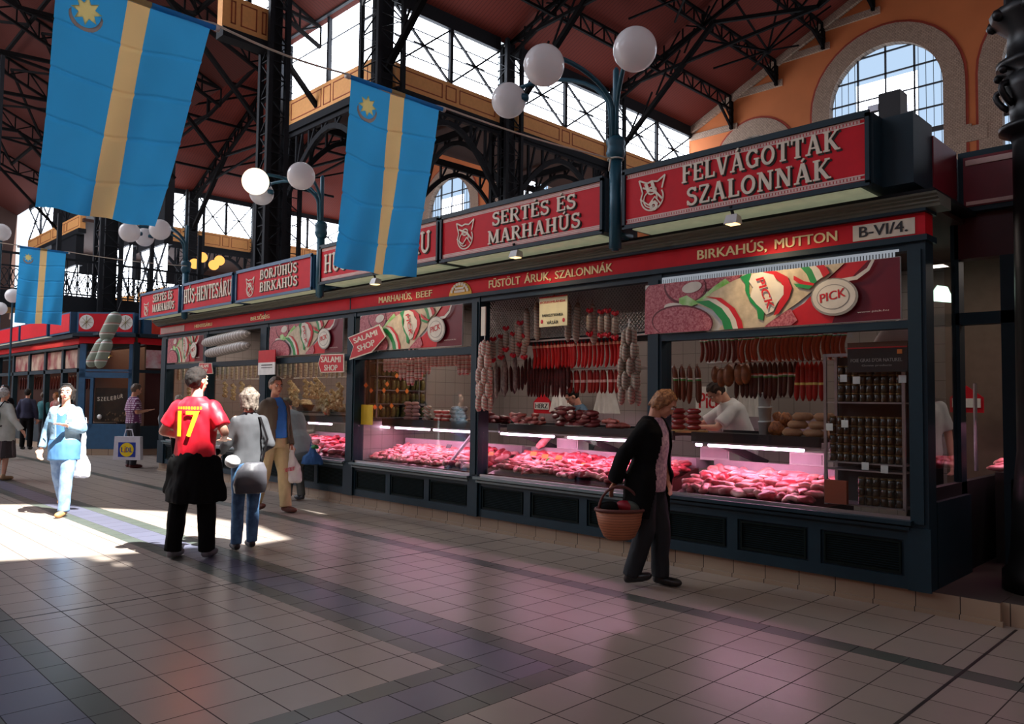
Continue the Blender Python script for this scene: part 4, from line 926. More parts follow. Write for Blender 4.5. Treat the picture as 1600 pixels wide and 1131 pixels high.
    lay(ell(1310, 460, 37, 33, -12), mat('poster seal edge', (150, 146, 136), .4)); lay(ell(1309, 459, 34, 30, -12), wh); lay(ell(1308, 460, 26, 22, -14), mat('poster seal edge', (150, 146, 136))); lay(ell(1308, 460, 24.5, 20.5, -14), wh)
    def ptext(t, p0, p1, hpx, m, name, bold=.018):
        k[0] += 1; A = S(p0); Bq = S(p1); q = S(hpx); ax = Vector((Bq[0]-A[0], 0, Bq[1]-A[1])); ay = Vector((q[0]-A[0], 0, q[1]-A[1])); wdd = ax.length; hh = ay.length
        vs, fs = font_mesh(t, bold); x0 = min(v.x for v in vs); x1 = max(v.x for v in vs); y0 = min(v.y for v in vs); y1 = max(v.y for v in vs)
        MB().add([Vector((A[0], Y-.0012*k[0]-.001+v.z*.001, A[1]))+ax*((v.x-x0)/(x1-x0))+ay*((v.y-y0)/(y1-y0)) for v in vs], fs).build(name, m, r)
    ptext('PICK', (1288, 471), (1328, 459), (1287, 456), rd, 'lettering'); ptext('PICK', (1188, 428), (1206, 482), (1200, 424), rd, 'lettering'); ptext('www.pick.hu', (1346, 490), (1395, 486), (1346, 486), wh, 'lettering', .01)
    return tag(r, label, 'poster', 'salami posters over the shop windows')
poster(-4.452, -2.105, 2.18, 2.66, 6.24, 'salami poster over the right-hand shop window, white seal on deep red')
poster(-9.36, -7.16, 2.19, 2.70, 6.25, 'salami poster over the third window, overlapped by a tilted red arrow sign')
poster(-12.0, -9.8, 2.2, 2.70, 6.25, 'salami poster over the fourth window, above the straight red arrow sign')
poster(-16.3, -14.6, 2.2, 2.70, 6.25, 'farthest salami poster, over the last shop window of the row')
# arrow signs
AR = mat('arrow sign red', (196, 24, 40), .4)
def arrow_sign(pts, l1, l2, label, Y=6.17):
    P2 = [onY(x, y, Y) for x, y in pts]; cxx = sum(p.x for p in P2)/len(P2); czz = sum(p.z for p in P2)/len(P2); r = empty('arrow_sign', (cxx, Y, czz))
    poly = [(p.x, p.z) for p in P2]; MB().prism([(cxx+(x-cxx)*1.06, czz+(z-czz)*1.1) for x, z in poly], (0, Y, 0), (1, 0, 0), (0, 0, 1), .012).build('edge', M['cream'], r)
    MB().prism(poly, (0, Y-.003, 0), (1, 0, 0), (0, 0, 1), .003).build('board', AR, r)
    for t, (a, c_, h) in (l1, l2):
        A = onY(*a, Y); Bq = onY(*c_, Y); q = onY(*h, Y); ax = Bq-A; ay = q-A; vs, fs = font_mesh(t, .03); x0 = min(v.x for v in vs); x1 = max(v.x for v in vs); y0 = min(v.y for v in vs); y1 = max(v.y for v in vs)
        MB().add([A+Vector((0, -.006+v.z*.002, 0))+ax*((v.x-x0)/(x1-x0))+ay*((v.y-y0)/(y1-y0)) for v in vs], fs).build('lettering', M['cream'], r)
    return tag(r, label, 'sign', 'red salami shop arrow signs')
arrow_sign([(545, 528), (592, 509), (601, 526), (580, 549), (547, 560), (553, 541)], ('SALAMI', ((554, 537), (591, 523), (552, 529))), ('SHOP', ((560, 550), (587, 539), (558, 541))), 'tilted red SALAMI SHOP arrow sign hanging over the post of the third window')
arrow_sign([(502, 555), (536, 554), (536, 580), (502, 581), (498, 568)], ('SALAMI', ((502, 566), (533, 566), (502, 557))), ('SHOP', ((507, 579), (528, 579), (507, 570))), 'straight red SALAMI SHOP arrow sign below the fourth poster')
arrow_sign([(312, 568), (330, 568), (332, 583), (308, 584)], ('SALAMI', ((312, 575), (326, 574), (312, 570))), ('SHOP', ((313, 581), (325, 581), (313, 576))), 'small red SALAMI SHOP sign above the head of the person in the red shirt')
r = empty('hanging_notice', (-11.9, 6.15, 2.1)); p0 = onY(404, 548, 6.15); p1 = onY(429, 585, 6.15); zm = (p0.z+p1.z)/2
MB().box(p0.x, p1.x, 6.15, 6.165, zm, p0.z).build('red_half', AR, r); MB().box(p0.x, p1.x, 6.15, 6.165, p1.z, zm).build('white_half', M['white'], r)
b = MB(); w_ = p1.x-p0.x; b.box(p0.x+.2*w_, p1.x-.15*w_, 6.146, 6.15, zm-.05, zm-.035); b.box(p0.x+.2*w_, p1.x-.15*w_, 6.146, 6.15, zm-.09, zm-.08); b.build('print', M['black'], r)
tag(r, 'red and white notice hanging above the man in the brown jacket', 'sign')
# pair of big inflated salamis in the fifth window head
SALS = stripe_mat('grey salami casing with pale bands', [(0, (150, 142, 134)), (.8, (206, 200, 192))], 'X', .1, .5, .02)
b = None
for k, (z, x0, x1) in enumerate(((2.56, -14.3, -12.42), (2.36, -14.15, -12.4))):
    b = MB(); n = 14; b.tube([(x0+(x1-x0)*i/n, 6.1, z+.1*i/n-.05) for i in range(n+1)], [.02, .07, .085]+[.09]*9+[.085, .06, .02], 14)
    tag(b.build('model_salami', SALS, smooth=True, loc=(x0, 6.1, z)), ['upper', 'lower'][k]+' grey model salami lying under the fascia of the fifth window', 'model salami', 'pair of model salamis under the fascia')
# spotlights clipped under the signs
for x, y, lb in ((1140, 343, 'small floodlight under the FELVÁGOTTAK sign'), (800, 397, 'small floodlight under the SERTÉS ÉS MARHAHÚS sign'), (581, 440, 'small floodlight under the middle flag')):
    p = onY(x, y, 5.85); r = empty('floodlight', p)
    b = MB(); b.add([p+Vector(q) for q in ((-.06, 0, -.03), (.06, 0, -.03), (.05, .12, -.02), (-.05, .12, -.02), (-.05, .03, .05), (.05, .03, .05), (.04, .12, .04), (-.04, .12, .04))], [(0, 3, 2, 1), (4, 5, 6, 7), (0, 1, 5, 4), (1, 2, 6, 5), (2, 3, 7, 6), (3, 0, 4, 7)]); b.build('housing', mat('white lamp housing', (200, 200, 200), .4), r)
    MB().bar(p+Vector((0, .06, .04)), p+Vector((0, .02, .12)), .02).build('bracket', M['iron'], r)
    MB().box(p.x-.045, p.x+.045, p.y+.01, p.y+.1, p.z-.034, p.z-.03).build('lens', glow('warm halogen lens', (255, 205, 140), 3), r); tag(r, lb, 'floodlight', 'small floodlights under the sign boxes')
    ld = bpy.data.lights.new('halogen', 'SPOT'); ld.energy = 26 if x == 1140 else 12; ld.color = (1, .72, .42); ld.spot_size = math.radians(135); ld.spot_blend = .8; ld.shadow_soft_size = .04
    lo = bpy.data.objects.new('halogen', ld); LNK(lo); lo.location = p+Vector((.05, .0, -.06)); lo.rotation_euler = Vector((.3, .12, -.9)).to_track_quat('-Z', 'Y').to_euler(); lo.parent = r; lo.location -= r.location
# ================================================================== second block of stalls across the side aisle
CH0, CH1 = Vector((-22.1, 6.28, 0)), Vector((-21.1, 7.28, 0))
r = empty('corner_stall_block', (-26, 6.5, 0))
b = MB(); b.box(-50, -22.1, 6.28, 6.33, .16, .75)
for x in (-22.2, -23.6, -25.3, -27, -28.9, -31, -33.5, -36): b.box(x-.09, x+.09, 6.25, 6.38, .16, 2.8)
b.box(-50, -22.1, 6.25, 6.35, 2.12, 2.22); b.box(-50, -22.1, 6.2, 6.4, 2.75, 2.82)
b.box(-21.13, -21.05, 7.3, 12, .16, .75); b.box(-21.15, -21.0, 7.2, 7.35, .16, 2.9); b.box(-21.15, -21.0, 9.4, 9.55, .16, 2.9); b.box(-21.15, -21.05, 7.3, 12, 2.12, 2.2)
b.build('frame', M['teal'], r)
b = MB(); d = (CH1-CH0).normalized(); nn = Vector((d.y, -d.x, 0)); Lc = (CH1-CH0).length
def cb(m, u0, u1, z0, z1, o0=0, o1=.06):
    P = lambda u, o, z: CH0+d*u+nn*o+Vector((0, 0, z)); m.add([P(u0, o0, z0), P(u1, o0, z0), P(u1, o1, z0), P(u0, o1, z0), P(u0, o0, z1), P(u1, o0, z1), P(u1, o1, z1), P(u0, o1, z1)], [(0, 3, 2, 1), (4, 5, 6, 7), (0, 1, 5, 4), (1, 2, 6, 5), (2, 3, 7, 6), (3, 0, 4, 7)])
for u0, u1, z0, z1 in ((0, .16, .16, 2.85), (Lc-.14, Lc, .16, 2.85), (.3, .38, .7, 2.0), (0, Lc, .16, .8), (0, Lc, 1.98, 2.12), (0, Lc, 2.14, 2.2), (.16, .3, 1.95, 2.0)): cb(b, u0, u1, z0, z1)
b.build('corner_door', M['tealblue'], r)
b = MB(); cb(b, -.05, Lc+.05, .0, .16, -.02, .08); b.box(-50, -22.1, 6.3, 9, 0, .16); b.box(-24, -21.1, 7.3, 12, 0, .158); b.build('plinth', PLINTH, r)
b = MB(); b.box(-50, -22.1, 6.22, 6.3, 2.84, 2.99); cb(b, 0, Lc, 2.86, 3.02, .05, .1); b.box(-21.05, -21.0, 7.3, 12, 2.86, 3.02); b.build('fascia', M['red'], r)
b = MB(); b.box(-50, -22.05, 6.05, 6.4, 3.0, 3.1); cb(b, -.1, Lc+.1, 3.03, 3.12, -.05, .25); b.box(-21.1, -20.85, 7.3, 12, 3.03, 3.12); b.box(-50, -21.2, 6.4, 12, 3.05, 3.12); b.build('cornice', M['teal'], r)
cb(MB(), 0, 1, 0, 1)
b = MB(); cb(b, .42, Lc-.16, .82, 1.95, .02, .03); b.build('door_glass', M['glass'], r)
b = MB(); b.box(-50, -22.6, 8.4, 8.5, .16, 3.0); b.box(-22.5, -22.4, 8, 12, .16, 3.0); b.build('back_wall', mat('warm shop wall', (86, 50, 38), .7), r)
tag(r, 'second block of blue and red stalls with a corner door, left of the side aisle', 'market stall')
# its door poster
b = MB(); cb(b, .42, Lc-.17, .84, 1.72, .0, .02); r2 = tag(b.build('door_poster', mat('dark poster', (34, 36, 34), .4, col2=(60, 50, 40), scale=5)), 'dark poster with curved white lettering in the blue corner door', 'poster')
P = lambda u, o, z: CH0+d*u+nn*o+Vector((0, 0, z))
mb = MB(); q = 0
for i, ch in enumerate('SZELEBUR'):
    u = .48+i*.085; z = 1.36+.012*i+.1*(i/7-.5)**2
    text(ch, P(u, .023, z), tuple(d), (0, 0, 1), .06, .1, .003, .02, mb)
mb.build('lettering', M['cream'], r2)
b = MB()
for i in range(26): a = rnd.uniform(0, PI); rr = rnd.uniform(0, .3); b.sphere(P(.98+rr*math.cos(a), .03, .88+rr*math.sin(a)*.9), .02, 6)
b.build('printed_nuts', mat('printed nuts', (120, 100, 74), .6), r2); MB().sphere(P(.55, .0, .98), .07, 10).build('printed_face', M['white'], r2)
# signs over the block
def plain_sign(x0, x1, label, m='red'):
    s = empty('shop_sign', ((x0+x1)/2, 5.98, 3.12)); b = MB(); b.box(x0, x1, 5.98, 6.3, 3.12, 3.6); b.build('sign_case', M['tealblue'], s); MB().box(x0+.05, x1-.05, 5.97, 5.98, 3.15, 3.57).build('sign_face', M[m], s); MB().box(x0+.05, x1-.05, 6.0, 6.28, 3.1, 3.12).build('underside_panel', glow('soffit panel with own glow', (250, 240, 220), .5), s); tag(s, label, 'shop sign', 'red signs of the second block')  # the underside panel glows by itself, no lamp behind it
plain_sign(-26.9, -24.1, 'plain red sign box on the second block, right of the small flag'); plain_sign(-30, -27.1, 'plain red sign box on the second block, behind the small flag'); plain_sign(-33.6, -30.3, 'plain red sign box on the second block at the left edge')
s = empty('shop_sign', (-22, 6.2, 3.12)); b = MB(); b.box(-23.9, -22.1, 6.0, 6.3, 3.12, 3.66); cb(b, -.05, Lc, 3.12, 3.66, -.3, .15); b.build('sign_case', M['tealblue'], s)
b = MB(); cb(b, 0, Lc-.04, 3.16, 3.62, .15, .16); b.box(-23.85, -22.15, 5.99, 6.0, 3.16, 3.62); b.build('sign_face', M['red'], s)
for u in (.2, 1.2):
    b = MB(); c0 = P(u, .165, 3.4); b.add([c0+d*(.19*math.cos(a*PI/10))+Vector((0, 0, .19*math.sin(a*PI/10))) for a in range(20)], [tuple(range(20))]); ds = b.build('round_dial', M['white'], s)
    b = MB()
    for k in range(4):
        a = k*PI/4; b.bar(c0+nn*.008-d*.16*math.cos(a)-Vector((0, 0, .16*math.sin(a))), c0+nn*.008+d*.16*math.cos(a)+Vector((0, 0, .16*math.sin(a))), .012, .004)
    b.build('dial_spokes', mat('olive paint', (150, 140, 50)), ds)
tag(s, 'red corner sign with two white wheel-like discs above the corner door', 'shop sign')
s = empty('pig_sign', (-21.0, 8.2, 3.12)); MB().box(-21.2, -20.95, 7.4, 9.3, 3.12, 3.66).build('sign_case', M['tealblue'], s); MB().box(-20.95, -20.94, 7.6, 9.3, 3.14, 3.64).build('sign_face', mat('orange-red sign', (230, 60, 30), .4), s)
b = MB(); b.sphere((-20.94, 8.25, 3.28), .16, 12, sc=(.1, 1.4, .7)); b.sphere((-20.94, 8.0, 3.3), .07, 8, sc=(.1, 1, 1))
for yy in (8.1, 8.2, 8.35, 8.45): b.box(-20.945, -20.935, yy-.015, yy+.015, 3.14, 3.22)
b.build('pig_outline', M['cream'], s); text('BELVÁROSI', (-20.94, 7.7, 3.42), (0, 1, 0), (0, 0, 1), 1.5, .15, .006, .03).build('lettering', mat('orange lettering', (245, 150, 30)), s); tag(s, 'orange-red sign with a white pig outline at the side of the second block', 'shop sign')
text('SZALCHI', (-21.0, 8.05, 2.88), (0, 1, 0), (0, 0, 1), 1.15, .1, .01, .03).build('side_fascia_lettering', M['cream'], r)
# inflated salami pair hanging over the corner door
SG = stripe_mat('pale green casing with white and red hoops', [(0, (150, 166, 150)), (.62, (222, 226, 220)), (.74, (190, 90, 84)), (.8, (150, 166, 150))], 'Z', .2, .45)
r = empty('hanging_model_salami', onY(180, 490, 6.0))
for (xa, ya, xb, yb, rr, nm) in ((183, 490, 163, 530, .15, 'upper_salami'), (162, 530, 140, 572, .125, 'lower_salami'), (170, 530, 154, 574, .125, 'lower_salami')):
    A = onY(xa, ya, 5.9); Bq = onY(xb, yb, 5.9); n = 12; MB().tube([A.lerp(Bq, i/n) for i in range(n+1)], [rr*.3, rr*.8]+[rr]*9+[rr*.8, rr*.3], 14).build(nm, SG, r, smooth=True)
MB().bar(onY(183, 490, 5.98), onY(183, 490, 5.98)+Vector((0, .1, .35)), .02).build('hanging_wire', M['iron'], r); tag(r, 'bundle of pale hooped model salamis hanging over the corner door', 'model salami')
tag(MB().box(-21.0, -20.97, 7.5, 9.2, 2.25, 2.72).build('side_poster', mat('white salami poster', (215, 205, 205), .4, col2=(190, 60, 80), scale=3.2)), 'pale salami poster on the side of the second block', 'poster')
tag(MB().box(-21.3, -21.25, 8.1, 8.6, 1.85, 2.03).build('pink_screen', glow('lit pink screen', (235, 120, 215), 1.1)), 'small lit pink screen above the man in the checked shirt', 'screen')
p = onY(166, 556, 7.0); r = empty('pendant_lamp', p); MB().lathe([(.02, .1), (.1, .04), (.16, 0)], p, 16).build('shade', mat('yellow lamp shade', (230, 190, 110)), r); MB().sphere(p-Vector((0, 0, .02)), .07, 10).build('bulb', glow('warm bulb', (255, 215, 140), 6), r); tag(r, 'small warm pendant lamp behind the glass over the corner door', 'lamp')
ld = bpy.data.lights.new('shop_warm', 'AREA'); ld.energy = 40; ld.size = 3; ld.color = (1, .75, .5); lo = bpy.data.objects.new('shop_warm_light', ld); LNK(lo); lo.location = (-25, 7.4, 2.95)
# ================================================================== inside the shops
# display counters: tray, canopy shelf, tubes, slanted struts, rear worktop
def counter(a, c, tubes, label, struts):
    r = empty('display_counter', ((a+c)/2, 6.9, .16)); b = MB(); b.box(a, c, 6.42, 7.45, .16, .62); b.build('cabinet', M['iron'], r)
    b = MB(); b.add([(a, 6.4, .655), (c, 6.4, .655), (c, 7.2, .86), (a, 7.2, .86), (a, 6.4, .62), (c, 6.4, .62), (c, 7.2, .62), (a, 7.2, .62)], [(0, 1, 2, 3), (0, 1, 5, 4), (2, 3, 7, 6), (0, 4, 7, 3), (1, 5, 6, 2)])
    b.build('meat_tray', mat('pink-stained steel tray', (84, 34, 38), .35), r)
    b = MB(); b.box(a, c, 7.2, 7.5, .84, .93); b.box(a, c, 7.15, 7.2, .84, .95); b.build('rear_ledge', mat('pale ledge', (170, 160, 165), .3), r)
    b = MB(); b.box(a, c, 6.75, 7.35, 1.19, 1.225); b.box(a, c, 6.72, 6.76, 1.15, 1.24); b.box(a, c, 7.33, 7.36, 1.17, 1.25); b.build('canopy_shelf', M['black'], r)
    b = MB(); b.box(a, c, 6.735, 6.75, 1.13, 1.15)
    b.build('lamp_rail', M['steel'], r)
    for x0, x1 in tubes: b = MB(); b.tube([(x0, 6.78, 1.115), (x1, 6.78, 1.115)], .016, 8); b.build('fluorescent_tube', M['tube'], r)
    for x in struts:
        MB().bar((x, 6.8, 1.17), (x+.28, 7.35, .93), .05, .07).build('strut', M['black'], r)
    return tag(r, label, 'display counter', 'chilled display counters')
counter(-4.24, -2.95, [(-4.22, -4.16), (-4.08, -3.12)], 'chilled display counter of pink lit meat in the right-hand shop window', [-4.05])
counter(-6.84, -4.45, [(-7.0, -6.12), (-5.9, -4.75)], 'chilled display counter full of pink meat behind the man in blue', [-6.85, -5.85])
counter(-9.45, -7.0, [(-9.9, -9.35), (-9.2, -8.42), (-8.32, -7.5)], 'chilled display counter of pale sausages and meat in the third window', [-8.2])
counter(-12.0, -9.7, [(-11.6, -10.9)], 'chilled display counter of the fourth window, behind the stooping person', [])
b = MB(); b.bar((-7.5, 6.76, 1.1), (-7.62, 6.42, .67), .045, .03); tag(b.build('glass_support', mat('lilac-tinted steel', (190, 180, 190), .3), loc=(-7.5, 6.6, .9)), 'slanted steel glass support in the third window', 'support')  # steel colour with a slight lilac tint
# real lamps inside the fittings: each tube's glow, plus the stall ceiling lights
def area(name, loc, sx, sy, e, col, d=(0, 0, -1)):
    l = bpy.data.lights.new(name, 'AREA'); l.shape = 'RECTANGLE'; l.size = sx; l.size_y = sy; l.energy = e; l.color = col; o = bpy.data.objects.new(name, l); LNK(o); o.location = loc; o.rotation_euler = Vector(d).to_track_quat('-Z', 'Y').to_euler(); return o
PINK = (1, .36, .58)
for i, (x, wd, e) in enumerate(((-3.6, 1.1, 10), (-5.65, 2.2, 17), (-8.3, 2.1, 17), (-10.9, 1.5, 9))): area('counter_lamp', (x, 6.80, 1.09), wd, .05, e, PINK, (0, .15, -1))
for i, (x, e) in enumerate(((-3.4, 10), (-5.6, 12), (-8.2, 26), (-11, 22), (-13.3, 20), (-15.4, 20))): area('stall_ceiling_lamp', (x, 7.5, 3.0), 1.2, .3, e, (1, .84, .74))
# ------------------------------------------------------------------ hanging goods
def saus(L, r, curve=.0, twist=0, n=12):
    b = MB(); pts = []; rr = []
    for i in range(n+1):
        t = i/n; pts.append((curve*math.sin(t*PI*.9), .0, -L*t)); rr.append(r*(.25 if i in (0, n) else .8 if i in (1, n-1) else 1))
    b.tube(pts, rr, 9); b.tube([(0, 0, .02), (0, 0, -.004)], .003, 4); return b
def band_mat(name, base, L, bands, rough=.35):
    c = [(0, base)]
    for p, wd, col in sorted(bands): c += [(p, col), (p+wd, base)]
    return stripe_mat(name, c, 'Z', L*1.02, rough)
def proto(name, b, m, smooth=True):
    o = b.build(name, m, smooth=smooth); return o
def hang(pr, items, label, cat, group, first=[None]):
    """items: (x, y, z, rz, scale)"""
    for i, (x, y, z, rz, s) in enumerate(items):
        o = pr if i == 0 else pr.copy()
        if i: LNK(o)
        o.location = (x, y, z); o.rotation_euler = (rnd.uniform(-.04, .04), rnd.uniform(-.05, .05), rz); o.scale = (s, s, s)
        tag(o, label if isinstance(label, str) else label(i), cat, group)
    return pr
TRI = [(.80, .035, (60, 150, 70)), (.835, .035, (235, 232, 220)), (.87, .03, (220, 60, 50))]
mA = band_mat('orange-red paprika sausage skin', (176, 62, 34), .23, TRI); mB = band_mat('dark red paprika sausage skin', (120, 30, 28), .23, TRI)
mC = band_mat('blood-dark sausage skin', (66, 12, 14), .36, [(.58, .04, (60, 150, 70)), (.62, .04, (235, 225, 215)), (.66, .03, (210, 60, 50))])
mD = band_mat('bright red smooth sausage skin', (176, 30, 30), .36, [(.42, .06, (240, 214, 120))]); mE = mat('dark red dry sausage skin', (92, 20, 18), .4, col2=(60, 12, 12), scale=30)
mF = band_mat('brown sausage skin', (104, 44, 26), .34, [(.55, .05, (60, 150, 70)), (.6, .04, (235, 225, 215))])
rail = lambda x0, x1, y, z, lb: tag(MB().tube([(x0, y, z), (x1, y, z)], .011, 8).build('hanging_rail', M['white'], loc=((x0+x1)/2, y, z)), lb, 'rail', 'hanging rails of the shops')
rail(-4.25, -2.75, 6.8, 2.19, 'upper white rail carrying the long row of orange-red sausages'); rail(-4.2, -2.6, 6.95, 1.93, 'lower white rail under the long row of orange-red sausages')
xs = [-4.4+1.66*i/39 for i in range(5, 40)]
hang(proto('paprika_sausage', saus(.25, .019, .035), mB), [(x, 6.8+rnd.uniform(-.01, .01), 2.18+rnd.uniform(-.01, .005), rnd.uniform(-.4, .2), rnd.uniform(.95, 1.05)) for x in xs[:11]], 'dark red curved sausage in the left part of the top row, right-hand shop', 'sausage', 'dark red sausages of the top row')
hang(proto('paprika_sausage', saus(.25, .0215, -.04), mA), [(x, 6.8+rnd.uniform(-.01, .01), 2.18+rnd.uniform(-.01, .005), rnd.uniform(-.2, .3), rnd.uniform(.95, 1.08)) for x in xs[11:]], 'orange-red curved sausage with a tricolour band in the top row, right-hand shop', 'sausage', 'orange-red sausages of the top row')
xl = onY(1150, 600, 6.95).x; xr_ = onY(1243, 600, 6.95).x
hang(proto('blood_sausage', saus(.36, .025, .01), mC), [(xl+(xr_-xl)*i/12, 6.95, 1.925, rnd.uniform(-.3, .3), rnd.uniform(.92, 1.02)) for i in range(13)], 'blood-dark straight sausage in the second row of the right-hand shop', 'sausage', 'dark straight sausages of the second row')
xl = onY(1247, 600, 6.95).x; xr_ = onY(1283, 600, 6.95).x
hang(proto('red_sausage', saus(.36, .025, .0), mD), [(xl+(xr_-xl)*i/5, 6.95, 1.915, 0, 1) for i in range(6)], 'bright red smooth sausage at the right end of the second row', 'sausage', 'bright red sausages of the second row')
xl = onY(1042, 600, 6.85).x; xr_ = onY(1090, 600, 6.85).x
hang(proto('smoked_sausage', saus(.38, .026, .012), mF), [(xl+(xr_-xl)*i/8, 6.85+.05*(i % 2), 1.9, rnd.uniform(-.3, .3), rnd.uniform(.85, 1.05)) for i in range(9)], 'dark brown smoked sausage above the shopper\'s head', 'sausage', 'dark brown sausages at the left of the right-hand shop')
# smoked hams
hm = MB().sphere((0, 0, -.12), .06, 16, sc=(1, .8, 1.9)); hm.tube([(0, 0, 0), (0, 0, -.03)], .004, 5)
hp = proto('smoked_ham', hm, mat('golden brown smoked rind', (150, 84, 40), .5, col2=(96, 46, 24), scale=12))
hang(hp, [(onY(x, 600, 6.9).x, 6.9, z, 0, s) for x, z, s in ((1118, 1.9, .75), (1127, 1.88, .85), (1139, 1.92, 1), (1155, 1.92, .95), (1165, 1.92, .9))], 'golden brown smoked ham hanging between the sausages of the right-hand shop', 'ham', 'smoked hams')
# second shop: rails, rows
rail(-6.8, -4.5, 6.75, 2.24, 'upper rail of the open-fronted second shop'); rail(-6.5, -4.6, 6.95, 1.9, 'lower rail of the open-fronted second shop')
x8 = lambda px_, Y=6.8: onY(px_, 560, Y).x
mG = band_mat('shiny red sausage skin', (196, 36, 36), .3, [(.8, .1, (250, 170, 140))], .25)
g1 = [x8(q) for q in (833, 839, 845, 850, 855, 861, 866, 872, 877, 882, 887, 893)]; g2 = [x8(890+q*6.2) for q in range(17)]
hang(proto('red_sausage', saus(.31, .022, .03), mG), [(x, 6.8, 2.215, rnd.uniform(-.3, .3), rnd.uniform(.95, 1.03)) for x in g1+g2], 'shiny red sausage in the long upper row of the open-fronted shop', 'sausage', 'shiny red sausages of the second shop')
hang(proto('dry_sausage', saus(.32, .022, .0), mE), [(x8(768+q*6.0, 6.9), 6.9, 2.06-.04*(q > 14)-(.1 if q < 9 else 0), 0, rnd.uniform(.95, 1.1)) for q in range(21)], 'thin dark dry sausage hanging in a curtain at the left of the open-fronted shop', 'sausage', 'dark dry sausages')
hang(proto('dry_sausage', saus(.36, .02, .0), mE), [(x8(826+q*4.7, 6.9), 6.9, 1.93, 0, rnd.uniform(.98, 1.03)) for q in range(13)], 'thin dark red sausage in the straight lower row of the open-fronted shop', 'sausage', 'straight dark red sausages')
mH = band_mat('red sausage skin with pale tie', (168, 36, 30), .26, [(.45, .12, (240, 190, 180))])
hang(proto('tied_sausage', saus(.27, .022, .012), mH), [(x8(q, 6.95), 6.95+.02*(i % 2), 1.89, rnd.uniform(-.4, .4), 1) for i, q in enumerate((882, 887, 892, 897, 902, 908, 913, 918, 923, 928, 934, 939, 944, 950, 955, 960, 966, 972))], 'red sausage with a pale tie in the short lower row above the man in blue', 'sausage', 'pale-tied red sausages')
# netted salamis
NET = stripe_mat('netted mould-grey salami', [(0, (168, 156, 140)), (.5, (60, 58, 48)), (.62, (160, 148, 132)), (.8, (170, 60, 56)), (.88, (168, 156, 140))], 'Z', .035, .6, .012, .35, axis2='X')
NETR = stripe_mat('red and white netted salami', [(0, (206, 190, 176)), (.45, (190, 50, 56)), (.62, (206, 190, 176)), (.8, (84, 90, 70)), (.9, (206, 190, 176))], 'Z', .04, .6, .012, .4, axis2='X')
def netted(L, r, m, nm='netted_salami'):
    b = MB(); n = 14; b.tube([(0, 0, -L*i/n) for i in range(n+1)], [r*.3, r*.7]+[r*(1+.06*math.sin(i*2.1)) for i in range(n-3)]+[r*.7, r*.25], 10); b.tube([(0, 0, .05), (0, 0, 0)], .004, 4); return proto(nm, b, m)
hang(netted(.46, .038, NET), [(x8(q, 6.6), 6.6, z, 0, 1) for q, z in ((808, 2.5), (822, 2.62), (838, 2.68), (887, 2.65), (902, 2.63), (925, 2.6))], lambda i: ['first long netted grey salami left of the cream price board', 'second long netted grey salami left of the cream price board', 'long netted grey salami touching the left edge of the cream price board', 'long netted grey salami at the right edge of the cream price board', 'second long netted grey salami right of the cream price board', 'third long netted grey salami right of the cream price board'][i], 'salami', 'long netted grey salamis')
# short salamis with red bows at both ends
rp = empty('bow_tied_salami', (0, 0, 0)); MB().tube([(0, 0, -.03), (0, 0, -.07), (0, 0, -.2), (0, 0, -.24)], [.012, .036, .036, .012], 10).build('casing', NET, rp, smooth=True)
RED = mat('red raffia bow', (200, 20, 40), .6)
for z, nm in ((-.005, 'bow'), (-.26, 'bow')):
    b = MB()
    for k in range(6): a = k*PI/3; b.sphere((.026*math.cos(a), .026*math.sin(a), z+.012*math.sin(k*2.3)), .02, 6, sc=(1, 1, 1.2))
    b.build(nm, RED, rp, smooth=True)
for i, (q, z, nm) in enumerate(((770, 2.28, 'leftmost'), (780, 2.31, 'second from left'), (790, 2.4, 'third from left'), (799, 2.33, 'lower fourth'), (812, 2.45, 'one left of the long salamis'), (816, 2.3, 'low one beside the long salamis'), (921, 2.52, 'first right of the price board group'), (936, 2.5, 'second right of the price board group'), (949, 2.5, 'third right of the price board group'), (958, 2.47, 'rightmost'))):
    o = rp if i == 0 else copy_tree(rp); o.location = (x8(q, 6.55), 6.55+.03*(i % 2), z); tag(o, 'short grey salami with red bows at both ends, '+nm, 'salami', 'bow-tied salamis')
# big bunches of small netted salamis at both sides
def bunch(px0, top, n, spread, Y, label, m, L=.2, rows=5):
    r = empty('salami_bunch', (x8(px0, Y), Y, top)); x0 = x8(px0, Y); k = 0
    for j in range(rows):
        for i in range(n):
            a = 2*PI*i/n+j*.7; rr = spread*(.35+.65*min(1, (j+1)/3)); x = x0+rr*math.cos(a); y = Y+rr*.6*math.sin(a); z = top-j*L*.78-.02*math.sin(i*3)
            b = MB(); nn_ = 8; b.tube([(x+(rr*.12*math.cos(a))*t/nn_, y, z-L*t/nn_) for t in range(nn_+1)], [.008, .022]+[.031]*5+[.022, .008], 8); b.build('netted_salami', m, r, smooth=True)
    MB().tube([(x0, Y, top+.1), (x0, Y, top-.1)], .006, 5).build('string', M['white'], r)
    return tag(r, label, 'salami bunch', 'bunches of small netted salamis')
bunch(757, 2.22, 5, .085, 6.18, 'big bunch of red and white netted salamis hanging in front of the second post', NETR, .2, 5)
bunch(983, 2.28, 5, .10, 6.45, 'big bunch of grey netted salamis at the right of the open-fronted shop', NET, .19, 5)
tag(MB().box(x8(755, 6.18)-.035, x8(755, 6.18)+.035, 6.17, 6.185, 2.28, 2.62).build('hanging_strap', M['cream']), 'pale strap holding the netted salami bunch at the second post', 'strap')
